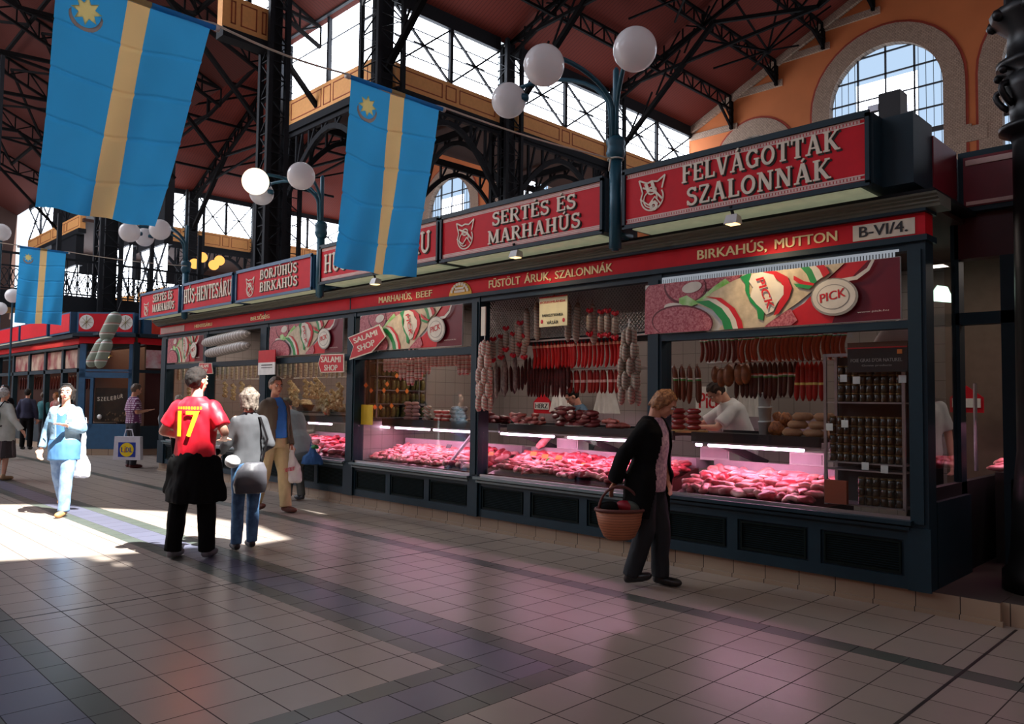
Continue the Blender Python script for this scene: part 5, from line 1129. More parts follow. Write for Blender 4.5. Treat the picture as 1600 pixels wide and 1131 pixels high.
hang(netted(.5, .03, mat('pale grey dried sausage', (150, 136, 128), .6, col2=(110, 96, 90), scale=25), 'dried_sausage'), [(x8(q, 6.7), 6.7+.05*(i % 2), z, 0, .9) for i, (q, z) in enumerate(((775, 2.0), (783, 2.1), (790, 2.02), (800, 2.08), (770, 1.9)))], 'pale grey dried sausage beside the left salami bunch', 'sausage', 'pale grey dried sausages')
# grille above the open shop front and over the posters
b = MB(); x = -6.84
x = -7.9
while x < -4.75:
    b.bar((x, 7.05, 2.95), (x+.62, 7.05, 2.28), .008); b.bar((x, 7.05, 2.28), (x+.62, 7.05, 2.95), .008); x += .045
g = b.build('wire_grille', mat('galvanised wire', (200, 200, 200), .5), loc=(-5.6, 7.05, 2.5)); tag(g, 'diamond wire grille over the open-fronted shop, behind the hanging salamis', 'grille')
tag(MB().box(-6.8, -4.4, 7.2, 7.25, 2.55, 2.95).build('grey_duct', mat('pale grey duct', (150, 152, 150), .5), loc=(-5.6, 7.2, 2.7)), 'pale grey duct seen through the wire grille', 'duct')
tag(MB().box(-6.8, -4.4, 6.85, 7.3, 2.22, 2.28).build('top_shelf', M['iron'], loc=(-5.6, 7, 2.25)), 'dark shelf above the upper sausage row of the open-fronted shop', 'shelf')
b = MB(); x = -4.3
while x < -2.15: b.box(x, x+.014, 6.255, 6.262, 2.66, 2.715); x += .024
b.box(-4.3, -2.12, 6.255, 6.262, 2.7, 2.72); b.box(-4.3, -2.12, 6.255, 6.262, 2.65, 2.66); tag(b.build('slotted_strip', glow('slotted strip with own glow', (220, 228, 240), .38), loc=(-3.2, 6.26, 2.69)), 'bright slotted strip above the right-hand salami poster', 'grille')  # strip is no lamp; its brightness is a weak glow in the material
# price board in the second shop
pA, pB = onY(843, 465, 6.35), onY(886, 508, 6.35); r = empty('price_board', ((pA.x+pB.x)/2, 6.35, pB.z)); MB().box(pA.x, pB.x, 6.35, 6.365, pB.z, pA.z).build('board', mat('cream price card', (232, 224, 176), .5), r)
w_, h_ = pB.x-pA.x, pA.z-pB.z
MB().box(pA.x, pB.x, 6.345, 6.35, pA.z-.012, pA.z).build('red_edge', AR, r)
text('KOSZOMLÁNDA', (pA.x+.04*w_, 6.348, pA.z-.22*h_), (1, 0, 0), (0, 0, 1), .9*w_, .09*h_, .003, .01).build('red_lettering', AR, r)
text('PARASZTSONKA', (pA.x+.12*w_, 6.348, pB.z+.33*h_), (1, 0, 0), (0, 0, 1), .74*w_, .09*h_, .003, .01).build('dark_lettering', M['shadowgreen'], r)
text('VÁSÁR', (pA.x+.28*w_, 6.348, pB.z+.08*h_), (1, 0, 0), (0, 0, 1), .42*w_, .13*h_, .003, .01).build('dark_lettering', M['shadowgreen'], r)
b = MB()
for xx in (.1, .88): b.sphere((pA.x+xx*w_, 6.348, pB.z+.18*h_), .02, 10, sc=(1, .1, 1.2))
b.build('printed_sausage_slices', AR, r); MB().bar((pA.x+.5*w_, 6.36, pA.z), (pA.x+.5*w_, 6.4, 2.75), .012).build('hanger', mat('orange cord', (200, 80, 40)), r)
tag(r, 'cream price board hanging among the salamis of the open-fronted shop', 'sign')
# third window: curtain of pink-lit stringed sausages
STR = stripe_mat('pink and white stringed sausage', [(0, (226, 190, 186)), (.4, (196, 90, 96)), (.6, (226, 190, 186)), (.82, (120, 110, 100)), (.9, (226, 190, 186))], 'Z', .045, .5, .01)
items = []
for i in range(44):
    q = 602+i*3.05; i = i*28//44; L = 1.0 if i < 5 else (1.55 if 5 <= i < 12 else 1.2); z = 2.13
    if 14 <= i <= 22: L = .75
    if i > 22: L = 1.3
    if i in (7, 8): L = 1.9
    items.append((onY(q, 560, 6.6).x, 6.6+.05*(len(items) % 2), z, 0, (1, 1, L)))
pr = netted(.22, .026, STR, 'stringed_sausage')
for i, (x, y, z, rz, s) in enumerate(items):
    o = pr if i == 0 else pr.copy()
    if i: LNK(o)
    o.location = (x, y, z); o.scale = s; tag(o, 'pink and white stringed sausage in the curtain at the top of the third window', 'sausage', 'stringed sausages of the third window')
# fourth to sixth windows: rows of whitish salamis
rail(-9.4, -7.05, 6.62, 2.145, 'white rail behind the stringed sausages of the third window')
for xa_, xb_, nm_ in ((-12.02, -9.72, 'fourth'), (-14.36, -12.36, 'fifth'), (-16.3, -14.58, 'sixth')):
    rail(xa_, xb_, 6.57, 2.135, 'upper white rail of the %s window' % nm_); rail(xa_, xb_, 6.72, 1.86, 'lower white rail of the %s window' % nm_)
PAL = stripe_mat('whitish tied salami', [(0, (214, 204, 176)), (.6, (150, 130, 100)), (.75, (214, 204, 176))], 'Z', .05, .5, .01)
SPK = mat('pale garlic-like bundle', (226, 210, 160), .5, col2=(170, 130, 80), scale=40)
pr = netted(.22, .024, PAL, 'pale_salami'); first = True
for bay, (qa, qb, n, lb) in enumerate(((437, 538, 26, 'fourth'), (340, 402, 18, 'fifth'), (265, 312, 14, 'sixth'))):
    for i in range(n):
        o = pr if first else pr.copy()
        if not first: LNK(o)
        first = False; o.location = (onY(qa+(qb-qa)*i/(n-1), 590, 6.55).x, 6.55+.05*(i % 2), 2.12); s = 1+.35*((i*7) % 5)/5; o.scale = (1, 1, s); tag(o, 'whitish tied salami hanging at the top of the %s window' % lb, 'salami', 'whitish salamis of the %s window' % lb)
gb = MB()
for k in range(26): gb.sphere((rnd.uniform(-.03, .03), rnd.uniform(-.03, .03), -.012*k), .034, 6)
pr = proto('hanging_bundle', gb, SPK); spots = [(x, 600, z) for x, z in ((455, 1.8), (463, 1.7), (478, 1.82), (487, 1.78), (495, 1.84), (503, 1.75), (512, 1.6), (520, 1.65), (531, 1.75), (352, 1.8), (365, 1.76), (378, 1.8), (392, 1.72), (272, 1.8), (284, 1.75), (297, 1.8))]
hang(pr, [(onY(x, y, 6.7).x, 6.7, z, 0, rnd.uniform(.8, 1.15)) for x, y, z in spots], lambda i: 'pale knotted bundle hanging below the salamis of the %s window' % ('fourth' if i < 9 else 'fifth' if i < 13 else 'sixth'), 'bundle', 'pale hanging bundles')
pr = proto('dry_sausage', saus(.4, .035, .02), mE)
hang(pr, [(-22.6-.3*i, 6.75, 2.08, 0, 1) for i in range(26)], 'dark red sausage hanging in the far stall block behind the woman in denim', 'sausage', 'dark sausages of the far stall block')
for i, (x0, x1, lb) in enumerate(((-23.5, -22.3, 'red and cream poster nearest the corner door on the far stall block'), (-25.2, -23.7, 'second red and cream poster from the corner door'), (-26.9, -25.4, 'third red and cream poster from the corner door'), (-28.8, -27.1, 'fourth red and cream poster from the corner door'))):
    tag(MB().box(x0, x1, 6.3, 6.33, 2.24, 2.72).build('far_poster', mat('dim printed poster', (120, 24, 40), .5, col2=(180, 160, 140), scale=2.5)), lb, 'poster', 'posters of the far stall block')
b = MB(); b.box(-34, -22.4, 6.6, 7.3, .7, .8); tag(b.build('far_counter', mat('dim counter', (70, 50, 50), .5)), 'long meat counter of the far stall block', 'counter')
# ------------------------------------------------------------------ meat in the trays
def lump(seed, sc, amp=.42, fr=20, n=20):
    b = MB(); b.sphere((0, 0, 0), .06, n, sc=sc); o = Vector((seed*3.1, seed*1.7, 0))
    for i, v in enumerate(b.v): k = 1+amp*noise.noise(v*fr+o); b.v[i] = Vector((v.x*k, v.y*k, v.z*k))
    return b
def meatmat(name, c, c2): return mat(name, c, .32, var=0, col2=c2, scale=16, bump=.15, subs=.0)
MM = [meatmat('pink pork', (214, 118, 124), (236, 176, 172)), meatmat('raw red beef', (150, 30, 42), (190, 74, 84)), meatmat('marbled meat', (186, 74, 84), (226, 150, 150)), meatmat('pale chicken skin', (230, 170, 156), (206, 116, 116))]
shapes = []
for k, (sc, mi, nm) in enumerate((((1.3, .8, .45), 0, 'pork_cut'), ((1.0, .9, .6), 1, 'beef_cut'), ((1.5, .6, .5), 2, 'meat_cut'), ((.9, .9, .55), 3, 'poultry_piece'), ((1.7, .55, .5), 0, 'pork_cut'), ((1.2, 1.0, .5), 1, 'beef_cut'))):
    shapes.append((lump(k+1, sc), MM[mi], nm))
def tray_z(y): return .655+(y-6.4)/.8*.205
def pile(x0, x1, n, label, group, mixw, sc=1.0, y0=6.45, y1=7.12, extra=0):
    prs = {}
    rows = max(3, int((y1-y0)/(.095*sc))); cols = max(2, n//rows)
    for j in range(rows):
        for i in range(cols):
            k = rnd.choices(range(6), mixw)[0]
            y = y0+(y1-y0)*(j+.5)/rows+rnd.uniform(-.015, .015); x = x0+(x1-x0)*(i+.5+.4*(j % 2)-.2)/cols+rnd.uniform(-.02, .02)
            if k not in prs: b, m, nm = shapes[k]; o = b.build(nm, m, smooth=True); prs[k] = o
            else: o = prs[k].copy(); LNK(o)
            s = sc*rnd.uniform(.85, 1.25); o.location = (x, y, tray_z(y)+.028*s+extra*abs(math.sin(x*5))*.04); o.rotation_euler = (rnd.uniform(-.3, .5), rnd.uniform(-.3, .3), rnd.uniform(0, 6.28)); o.scale = (s, s, s)
            kind = {'pork_cut': 'pale pink pork', 'beef_cut': 'dark red beef', 'meat_cut': 'marbled pink meat', 'poultry_piece': 'pale poultry'}[shapes[k][2]]
            tag(o, '%s piece in %s' % (kind, label), 'meat', group+' - '+kind)
pile(-4.2, -2.92, 84, 'the tray of the right-hand shop', 'tray of the right-hand shop', (4, 2, 3, 3, 3, 2), 1.2)
pile(-6.8, -4.48, 240, 'the tray of the open-fronted second shop', 'tray of the second shop', (3, 4, 3, 1, 2, 4), .92, extra=1)
pile(-7.75, -7.03, 36, 'the right end of the third window\'s tray', 'right end of the third tray', (2, 4, 2, 1, 2, 4), 1.1)
pile(-12.0, -9.75, 60, 'the tray of the fourth window', 'tray of the fourth window', (2, 4, 2, 1, 2, 4), 1.3)
# rows of sausage trays at the left of the third window
rowb = MB().tube([(0, 0, 0), (.0, .1, .02), (0, .5, .12), (0, .6, .14)], [.01, .03, .03, .01], 9)
pr = proto('tray_sausage', rowb, mat('pale pink fresh sausage', (234, 160, 170), .35, col2=(214, 110, 130), scale=12))
its = [(-9.3+.085*i, 6.9, .8) for i in range(10)]
pile(-9.4, -7.8, 190, 'the left part of the third window\'s tray', 'left part of the third tray', (3, 1, 4, 4, 3, .5), .8)
for i, (x, y, z) in enumerate(its):
    o = pr if i == 0 else pr.copy()
    if i: LNK(o)
    o.location = (x, y, z); o.rotation_euler = (.0, 0, -.5+.06*(i % 3)); o.scale = (.8, .7, .5); tag(o, 'long pale pink fresh sausage laid in the left part of the third window\'s tray', 'sausage', 'fresh sausages in the third tray')
# price tickets
tk = [((766, 712), 'orange'), ((832, 712), 'orange'), ((850, 716), 'orange'), ((857, 722), 'green'), ((872, 718), 'orange'), ((885, 724), 'white'), ((912, 730), 'orange'), ((826, 740), 'white'), ((1185, 757), 'orange'), ((700, 700), 'dark')]
TM = {'orange': mat('orange price ticket', (255, 140, 60), .5), 'green': mat('green price ticket', (80, 200, 90), .5), 'white': mat('white price ticket', (235, 230, 225), .5), 'dark': mat('dark price ticket', (60, 50, 60), .5)}
for i, ((x, y), m) in enumerate(tk):
    p = onY(x, y, 6.7); z = tray_z(6.7)+.09
    p = onY(x, y, 6.42+.9*(798-y)/120 if False else 6.75); b = MB(); b.prism([(-.05, 0), (.05, 0), (.05, .055), (-.05, .055)], (p.x, p.y, max(p.z, .78)), (1, 0, 0), (0, .5, .86), .003)
    tag(b.build('price_ticket', TM[m], loc=(p.x, p.y, p.z)), '%s price ticket standing in the meat, %s' % (m, ['at the left end of the second shop', 'third from the left in the second shop', 'next to the green ticket, upper', 'the only green one', 'right of the green ticket', 'in the middle of the second shop', 'right part of the second shop', 'near the front glass of the second shop', 'in the right-hand shop', 'in the third window'][i]), 'price ticket', 'price tickets')
# ------------------------------------------------------------------ goods on the canopy shelves
def stack(pr, items, label, cat, group):
    for i, (x, y, z, rz, s) in enumerate(items):
        o = pr if i == 0 else pr.copy()
        if i: LNK(o)
        o.location = (x, y, z); o.rotation_euler = (0, 0, rz); o.scale = (s, s, s); tag(o, label, cat, group)
roll = lambda L, r: MB().tube([(-L/2, 0, r), (-L/2+.03, 0, r), (L/2-.03, 0, r), (L/2, 0, r)], [r*.4, r, r, r*.4], 12)
for (q0, n0, lv, mm, lb) in ((643, 2, 5, mat('pink salami roll', (206, 160, 150), .5, col2=(180, 120, 116), scale=30), 'fat pink salami roll stacked'), (672, 1, 4, NETR, 'netted red and white salami roll stacked'), (690, 2, 3, band_mat('red wrapped roll', (206, 70, 70), .1, [(.4, .3, (230, 210, 200))]), 'small red wrapped roll stacked'), (715, 2, 4, mat('dark wrapped roll', (90, 66, 66), .4, col2=(190, 180, 176), scale=18), 'dark wrapped sausage roll stacked')):
    it = []; X = x8(q0, 6.95)
    for j in range(lv):
        for i in range(n0): it.append((X+.17*i+.03*(j % 2), 6.9, 1.226+.053*j, 0, 1))
    stack(proto('salami_roll', roll(.165, .028), mm), it, lb+' on the canopy shelf of the third window', 'salami', lb+' in the third window')
# second shop: piles on the shelf
SM = mat('smoked red meat', (130, 40, 40), .35, col2=(190, 110, 100), scale=14); SD = mat('dark smoked meat', (80, 22, 26), .35, col2=(140, 60, 60), scale=14)
for (qa, qb, n, m, lb) in ((760, 790, 14, SD, 'dark smoked piece at the left end of the canopy shelf, second shop'), (800, 850, 16, SM, 'red smoked sausage piece on the plate of the second shop'), (866, 935, 26, SD, 'striped smoked bacon piece on the canopy shelf beside the man in blue'), (945, 975, 10, SM, 'smoked meat piece left of the shopper in black')):
    b = lump(n, (1.5, .6, .55)); pr = proto('smoked_meat', b, m)
    hang(pr, [(x8(qa+(qb-qa)*(i % 6+.5)/6, 6.95), 6.95+rnd.uniform(-.08, .1), 1.26+.045*(i//6), rnd.uniform(-.6, .6), rnd.uniform(.8, 1.1)) for i in range(n)], lb, 'smoked meat', lb)
for q, lb in ((825, 'white oval plate under the red smoked sausages'), (905, 'white oval plate under the striped bacon')):
    b = MB(); b.lathe([(.02, 0), (.12, .0), (.17, .02), (.165, .024), (.11, .006), (.02, .006)], (0, 0, 0), 24); tag(b.build('plate', M['white'], loc=(0, 0, 0), smooth=True), lb, 'plate', 'plates on the canopy shelf').location = (x8(q, 6.95), 6.95, 1.226)
# right-hand shop: sausage rings on a board, tubs, loaf-like smoked pieces, scales
b = MB(); b.lathe([(.01, 0), (.2, 0), (.2, .02), (.01, .02)], (0, 0, 0), 24); o = b.build('wooden_board', mat('pale wood board', (190, 140, 84), .6), loc=(0, 0, 0)); o.location = (x8(1075, 6.95), 6.95, 1.226); tag(o, 'round wooden board under the stacked red sausages', 'board')
stack(proto('sausage_coil', roll(.16, .028), mat('glossy dark red coil', (140, 26, 34), .2)), [(x8(1075, 6.95)+(-.1 if i % 2 else .08), 6.93, 1.248+.055*(i//2), .1*(i % 3), 1) for i in range(8)], 'glossy dark red sausage stacked on the round wooden board', 'sausage', 'sausages on the wooden board')
stack(proto('lidded_tub', MB().lathe([(.055, 0), (.062, .12), (.066, .12), (.066, .135), (.01, .135)], (0, 0, 0), 20), M['white']), [(x8(1195, 7.0), 7.0, 1.226+.137*k, 0, 1) for k in range(3)], 'white lidded tub stacked between the butcher in white and the brown loaves', 'tub', 'stacked white tubs')
LO = mat('tan smoked loaf', (196, 150, 110), .6, col2=(160, 110, 80), scale=8); it = []
for j in range(3):
    for i in range(3 if j < 2 else 2): it.append((x8(1240, 6.95)+.2*i+.05*j, 6.92, 1.226+.075*j, 0, 1))
stack(proto('smoked_loaf', roll(.19, .038), LO), it, 'tan loaf-shaped smoked piece stacked right of the white tubs', 'smoked meat', 'tan loaf-shaped pieces')
stack(proto('crackling_bag', lump(3, (1.1, .9, 1.1)), mat('brown cracklings', (120, 66, 40), .5, col2=(180, 110, 60), scale=50)), [(x8(1213, 6.95), 6.95, 1.29, 0, 1.1), (x8(1222, 6.95), 7.02, 1.38, 1, 1), (x8(1208, 6.95), 7.05, 1.39, 2, .9)], 'heap of brown cracklings beside the white tubs', 'cracklings', 'heaps of brown cracklings')
for q, lb in ((1128, 'pink-lit white scale behind the counter of the right-hand shop'), (900, 'white scale box behind the counter of the second shop'), (1270, 'white box beside the rack in the right-hand shop')):
    r = empty('weighing_scale', (x8(q, 7.4), 7.4, .93)); x = x8(q, 7.4); MB().box(x-.17, x+.17, 7.25, 7.45, .93, 1.07).build('body', M['white'], r); MB().box(x-.15, x+.15, 7.24, 7.25, .96, 1.05).build('panel', mat('pale scale panel', (210, 200, 205)), r); MB().bar((x-.15, 7.4, 1.0), (x-.15, 7.4, 1.16), .03).build('stem', M['white'], r); tag(r, lb, 'scale', 'white scales and boxes')
tag(MB().tube([(x8(872, 7.3), 7.2, 1.12), (x8(865, 7.3), 7.1, 1.0), (x8(862, 7.3), 7.05, .95)], [.03, .05, .03], 10).build('hanging_roll', MM[0], smooth=True, loc=(-6.6, 7.2, 1.0)), 'rolled pink meat leaning on the rear ledge of the second shop', 'meat')
# yellow sheet and red house-shaped signs
def house_sign(q, y, s, t, lb, Y=8.9):
    p = onY(q, y, Y); r = empty('wall_sign', p); b = MB(); b.prism([(-.5*s, -.35*s), (.5*s, -.35*s), (.5*s, .15*s), (0, .55*s), (-.5*s, .15*s)], p, (1, 0, 0), (0, 0, 1), .02); b.build('board', AR, r)
    MB().box(p.x-.42*s, p.x+.42*s, Y-.01, Y, p.z-.18*s, p.z+.12*s).build('white_panel', M['white'], r)
    if t: text(t, (p.x-.36*s, Y-.01, p.z-.13*s), (1, 0, 0), (0, 0, 1), .72*s, .2*s, .006, .02).build('lettering', M['black'], r)
    tag(r, lb, 'sign', 'red house-shaped wall signs')
house_sign(847, 633, .36, 'HERZ', 'red house-shaped sign with a white name panel on the tiled wall of the second shop'); house_sign(681, 615, .3, 'HERZ', 'small red house-shaped sign on the wall of the third window')
r = empty('brand_sheet', onY(1108, 628, 8.9)); p = onY(1108, 628, 8.9); MB().box(p.x-.2, p.x+.25, 8.9, 8.92, p.z-.2, p.z+.2).build('sheet', M['white'], r); text('Pick', (p.x-.15, 8.9, p.z-.08), (1, 0, 0), (0, 0, 1), .34, .2, .006, .02).build('lettering', AR, r); tag(r, 'white sheet with red lettering behind the butcher in white', 'sign')
p0, p1 = onY(563, 632, 6.37), onY(582, 664, 6.37); tag(MB().box(p0.x, p1.x, 6.37, 6.375, p1.z, p0.z).build('yellow_sheet', mat('yellow paper', (250, 205, 50), .6)), 'yellow paper sheet behind the glass at the left of the third window', 'sheet')
p0, p1 = onY(693, 583, 8.9), onY(709, 602, 8.9); tag(MB().box(p0.x, p1.x, 8.9, 8.92, p1.z, p0.z).build('dark_screen', M['black']), 'small dark screen on the back wall of the third window', 'screen')
p0, p1 = onY(694, 560, 8.2), onY(698, 628, 8.2); tag(MB().tube([(p0.x, 8.2, 3.1), (p1.x, 8.2, p1.z)], .02, 8).build('ceiling_pole', M['white'], loc=p0), 'thin white pole hanging in front of the dark screen', 'pole')
# white aprons hanging on the back wall of the second shop
for q, lb in ((878, 'left white cloth hanging on the wall of the second shop'), (948, 'right white cloth hanging on the wall of the second shop'), (1175, 'white cloth hanging behind the butcher in white')):
    p = onY(q, 615, 8.8); b = MB(); n = 16; vs = []; fs = []
    for j in range(9):
        for i in range(n+1): u = i/n-.5; v = j/8; vs.append((p.x+u*(.1+.38*v), 8.8-.03*math.sin(i*1.9)-.02, p.z+.32-.6*v))
    for j in range(8):
        for i in range(n): a = j*(n+1)+i; fs.append((a, a+1, a+n+2, a+n+1))
    b.add(vs, fs); tag(b.build('hanging_cloth', M['white'], smooth=True, loc=p), lb, 'cloth', 'hanging white cloths')
# ------------------------------------------------------------------ racks of jars and tins
def rack(qa, qb, Y, shelves, zt, label):
    xa, xb = x8(qa, Y), x8(qb, Y); r = empty('goods_rack', ((xa+xb)/2, Y, shelves[0])); b = MB()
    for x in (xa, xb): b.box(x-.012, x+.012, Y-.02, Y+.0, shelves[0]-.02, zt); b.box(x-.012, x+.012, Y+.2, Y+.22, shelves[0]-.02, zt)
    b.box(xa, xb, Y-.02, Y+.0, zt-.025, zt); b.build('uprights', M['steel'], r)
    for z in shelves: MB().box(xa, xb, Y-.02, Y+.22, z-.012, z).build('shelf', M['steel'] if z < 5 else M['glass'], r)
    tag(r, label, 'rack'); return xa, xb
xa, xb = rack(1290, 1412, 6.5, [.72, 1.0, 1.06, 1.55], 1.95, 'steel rack of dark jars and tins at the right end of the right-hand shop')
tag(MB().box(xa, xb, 6.74, 6.76, .72, 1.93).build('added_rack_panel', mat('dark rack backing', (40, 34, 36), .6), loc=(xa, 6.75, .72)), 'added dark panel darkening the gaps behind the jars of the steel rack', 'panel')  # dark sheet added so the gaps between the jars look shaded
lid = mat('jar contents', (34, 30, 26), .25, col2=(70, 50, 30), scale=20)
rj = empty('jar', (0, 0, 0)); MB().lathe([(.026, 0), (.028, .01), (.028, .055), (.024, .06)], (0, 0, 0), 14).build('glass_body', lid, rj, smooth=True); MB().lathe([(.027, .06), (.027, .072), (.002, .073)], (0, 0, 0), 14).build('lid', mat('dull gold lid', (120, 96, 60), .35, .6), rj)
items = []
for s_, (z0, rows, n, x0) in enumerate(((1.062, 5, 14, xa+.05), (1.552, 4, 12, xa+.12), (.722, 3, 8, xa+.28))):
    for j in range(rows):
        for i in range(n):
            x = x0+i*.0575
            if x < xb-.03: items.append((x, 6.52+.01*(i % 2), z0+j*.0745))
first = True
for i, p in enumerate(items):
    o = rj if first else copy_tree(rj); first = False; o.location = p
    sh = 'middle' if p[2] < 1.5 and p[2] > 1 else 'top' if p[2] > 1.5 else 'bottom'
    tag(o, 'dark jar stacked on the %s shelf of the steel rack in the right-hand shop' % sh, 'jar', 'jars on the %s shelf' % sh)
for q, y, lb, w2 in ((1310, 760, 'orange-brown box standing at the bottom left of the steel rack', .09),):
    p = onY(q, 783, 6.46); MBx = MB().box(p.x-w2, p.x+w2, 6.4, 6.44, .72, .91); tag(MBx.build('orange_box', mat('orange-brown carton', (150, 66, 36), .6), loc=p), lb, 'box')
for i, (q, y) in enumerate(((1318, 591), (1338, 594), (1410, 592), (1320, 662), (1352, 728), (1382, 733), (1296, 667))):
    p = onY(q, y, 6.47); b = MB().box(p.x-.028, p.x+.028, 6.468, 6.472, p.z-.03, p.z+.03); tag(b.build('price_card', M['white'], loc=p), 'white price card on the steel rack, %s' % ['top rail, left', 'top rail, middle', 'top rail, right', 'second shelf, left', 'third shelf, middle', 'third shelf, right', 'left upright'][i], 'price card', 'price cards of the steel rack')
# black advertising box over the rack
pa, pb = onY(1324, 536, 6.42), onY(1418, 580, 6.42); r = empty('advert_box', ((pa.x+pb.x)/2, 6.42, pb.z)); MB().box(pa.x, pb.x, 6.42, 6.6, pb.z, pa.z-.04).build('box', M['black'], r); MB().box(pa.x, pb.x, 6.42, 6.62, pa.z-.04, pa.z).build('lid', mat('brown box lid', (96, 60, 44), .5), r); MB().box(pa.x, pb.x, 6.415, 6.42, pa.z-.05, pa.z-.04).build('red_line', AR, r)
w_ = pb.x-pa.x; text('FOIE GRAS D\'OR NATUREL', (pa.x+.06*w_, 6.418, pb.z+.08), (1, 0, 0), (0, 0, 1), .86*w_, .028, .003, .01).build('lettering', mat('dull white print', (170, 165, 160)), r); text('Goose products', (pa.x+.25*w_, 6.418, pb.z+.04), (1, 0, 0), (0, 0, 1), .5*w_, .02, .003, .005).build('small_lettering', _mats['dull white print'], r)
MB().box(pa.x+.84*w_, pa.x+.92*w_, 6.414, 6.42, pa.z-.1, pa.z-.065).build('orange_mark', TM['orange'], r); tag(r, 'black advertising box with pale lettering on top of the steel rack', 'box')
# pale sack slumped above the box
b = lump(5, (3.2, 1.4, 1.9), .18, 6, 24); o = b.build('pale_sack', mat('pale ribbed fabric', (200, 185, 185), .7), smooth=True); o.location = (x8(1395, 6.75), 6.8, 2.1); o.rotation_euler = (0, -.6, 0); tag(o, 'pale fabric bundle above the black advertising box', 'bundle')
# third window rack at left with bottles and orange tags
r = empty('goods_rack', (-9.45, 6.95, 1.25)); b = MB()
for y in (6.55, 7.45): b.box(-9.54, -9.52, y-.01, y+.01, 1.25, 2.3); b.box(-9.36, -9.34, y-.01, y+.01, 1.25, 2.3)
b.build('uprights', M['steel'], r)
SHZ = (1.26, 1.46, 1.66, 1.86, 2.06)
for z in SHZ: MB().box(-9.54, -9.34, 6.54, 7.46, z-.012, z).build('shelf', M['steel'], r)
MB().box(-9.545, -9.54, 6.5, 7.5, 1.2, 2.3).build('backing', mat('dark rack backing', (40, 34, 36)), r)
tag(r, 'rack of dark green jars with orange tags at the left of the third window', 'rack')
rj2 = empty('jar', (0, 0, 0)); MB().lathe([(.036, 0), (.04, .02), (.04, .12), (.03, .15)], (0, 0, 0), 12).build('glass_body', mat('dark pickle jar', (40, 46, 30), .2, col2=(96, 92, 40), scale=16), rj2, smooth=True); MB().lathe([(.034, .15), (.034, .17), (.002, .171)], (0, 0, 0), 12).build('lid', mat('dark lid', (50, 46, 40), .4), rj2)
first = True
for k, z in enumerate(SHZ):
    for i in range(10):
        o = rj2 if first else copy_tree(rj2); first = False; o.location = (-9.42+.03*(i % 2), 6.6+i*.09, z+.001); nm = ('lowest', 'second', 'third', 'fourth', 'top')[k]; tag(o, 'dark green jar on the rack at the left of the third window, %s shelf' % nm, 'jar', 'green jars, shelf %s' % nm)
for i, (q, y) in enumerate(((620, 587), (634, 586), (580, 610), (600, 610), (621, 610), (636, 611), (586, 636), (595, 636), (612, 634), (635, 637), (572, 602), (605, 600))):
    p = onX(q, y, -9.32); tag(MB().prism([(-.035, 0), (0, -.04), (.035, 0), (0, .04)], p, (0, 1, 0), (0, 0, 1), .006).build('orange_tag', TM['orange'], loc=p), 'orange diamond tag on the jar rack of the third window', 'tag', 'orange tags')
# fourth window shelf goods
JL = mat('pale packet', (200, 190, 160), .5, col2=(150, 130, 90), scale=20)
tag(MB().box(-12.0, -9.72, 6.75, 7.3, 1.28, 1.31).build('goods_shelf', M['black']), 'dark shelf of packets and jars in the fourth window', 'shelf')
stack(proto('packet', MB().box(-.05, .05, -.03, .03, 0, .13), JL), [(x8(500+9*(i % 5), 6.85), 6.85, 1.311+.131*(i//5), .1*i, 1) for i in range(9)], 'small pale packet on the shelf of the fourth window', 'packet', 'pale packets')
bk = MB(); bk.lathe([(.12, 0), (.17, .1), (.16, .1), (.11, .01)], (0, 0, 0), 18); o = bk.build('basket_bowl', mat('brown wicker bowl', (110, 70, 40), .7)); o.location = (x8(478, 6.9), 6.9, 1.311); tag(o, 'brown bowl of pale nuts on the shelf of the fourth window', 'bowl')
o = lump(9, (2.2, 2.0, 1.3), .5, 40, 26).build('nut_heap', SPK, smooth=True); o.location = (x8(478, 6.9), 6.9, 1.42); tag(o, 'heap of pale nuts in the brown bowl', 'nuts', kind='stuff')
# set-back stall interior: pale wall goods and slanted lamp seen past the corner post
p = onY(1468, 458, 8.3); tag(MB().prism([(-.12, -.06), (.12, -.1), (.06, .06), (-.02, .08)], p, (1, 0, 0), (0, 0, 1), .05).build('strip_light', glow('greenish tube fitting', (220, 255, 235), 3), loc=p), 'bright slanted strip light seen past the corner post', 'lamp')
area('set_back_lamp', (-1.2, 8.3, 2.9), .8, .3, 8, (1, .85, .75))
p = onY(1524, 650, 8.6); tag(MB().tube([(p.x, 8.6, .9), (p.x, 8.6, 1.75)], .018, 8).build('steel_pole', M['steel'], loc=p), 'pale upright pole in the set-back stall', 'pole')
house_sign(1510, 628, .3, '', 'small red house-shaped sign in the set-back stall', 8.7)
tag(MB().box(-1.9, -.5, 7.9, 8.5, .16, .95).build('low_counter', mat('dark counter', (40, 34, 32), .5)), 'dark low counter in the set-back stall', 'counter')
r=pile(-1.85, -1.66, 6, 'the narrow side window past the corner post', 'side window meat', (3, 1, 3, 3, 1, 1), 1.0, 7.6, 7.85)
area('side_window_lamp', (-1.75, 7.7, 1.4), .2, .4, 2, PINK)
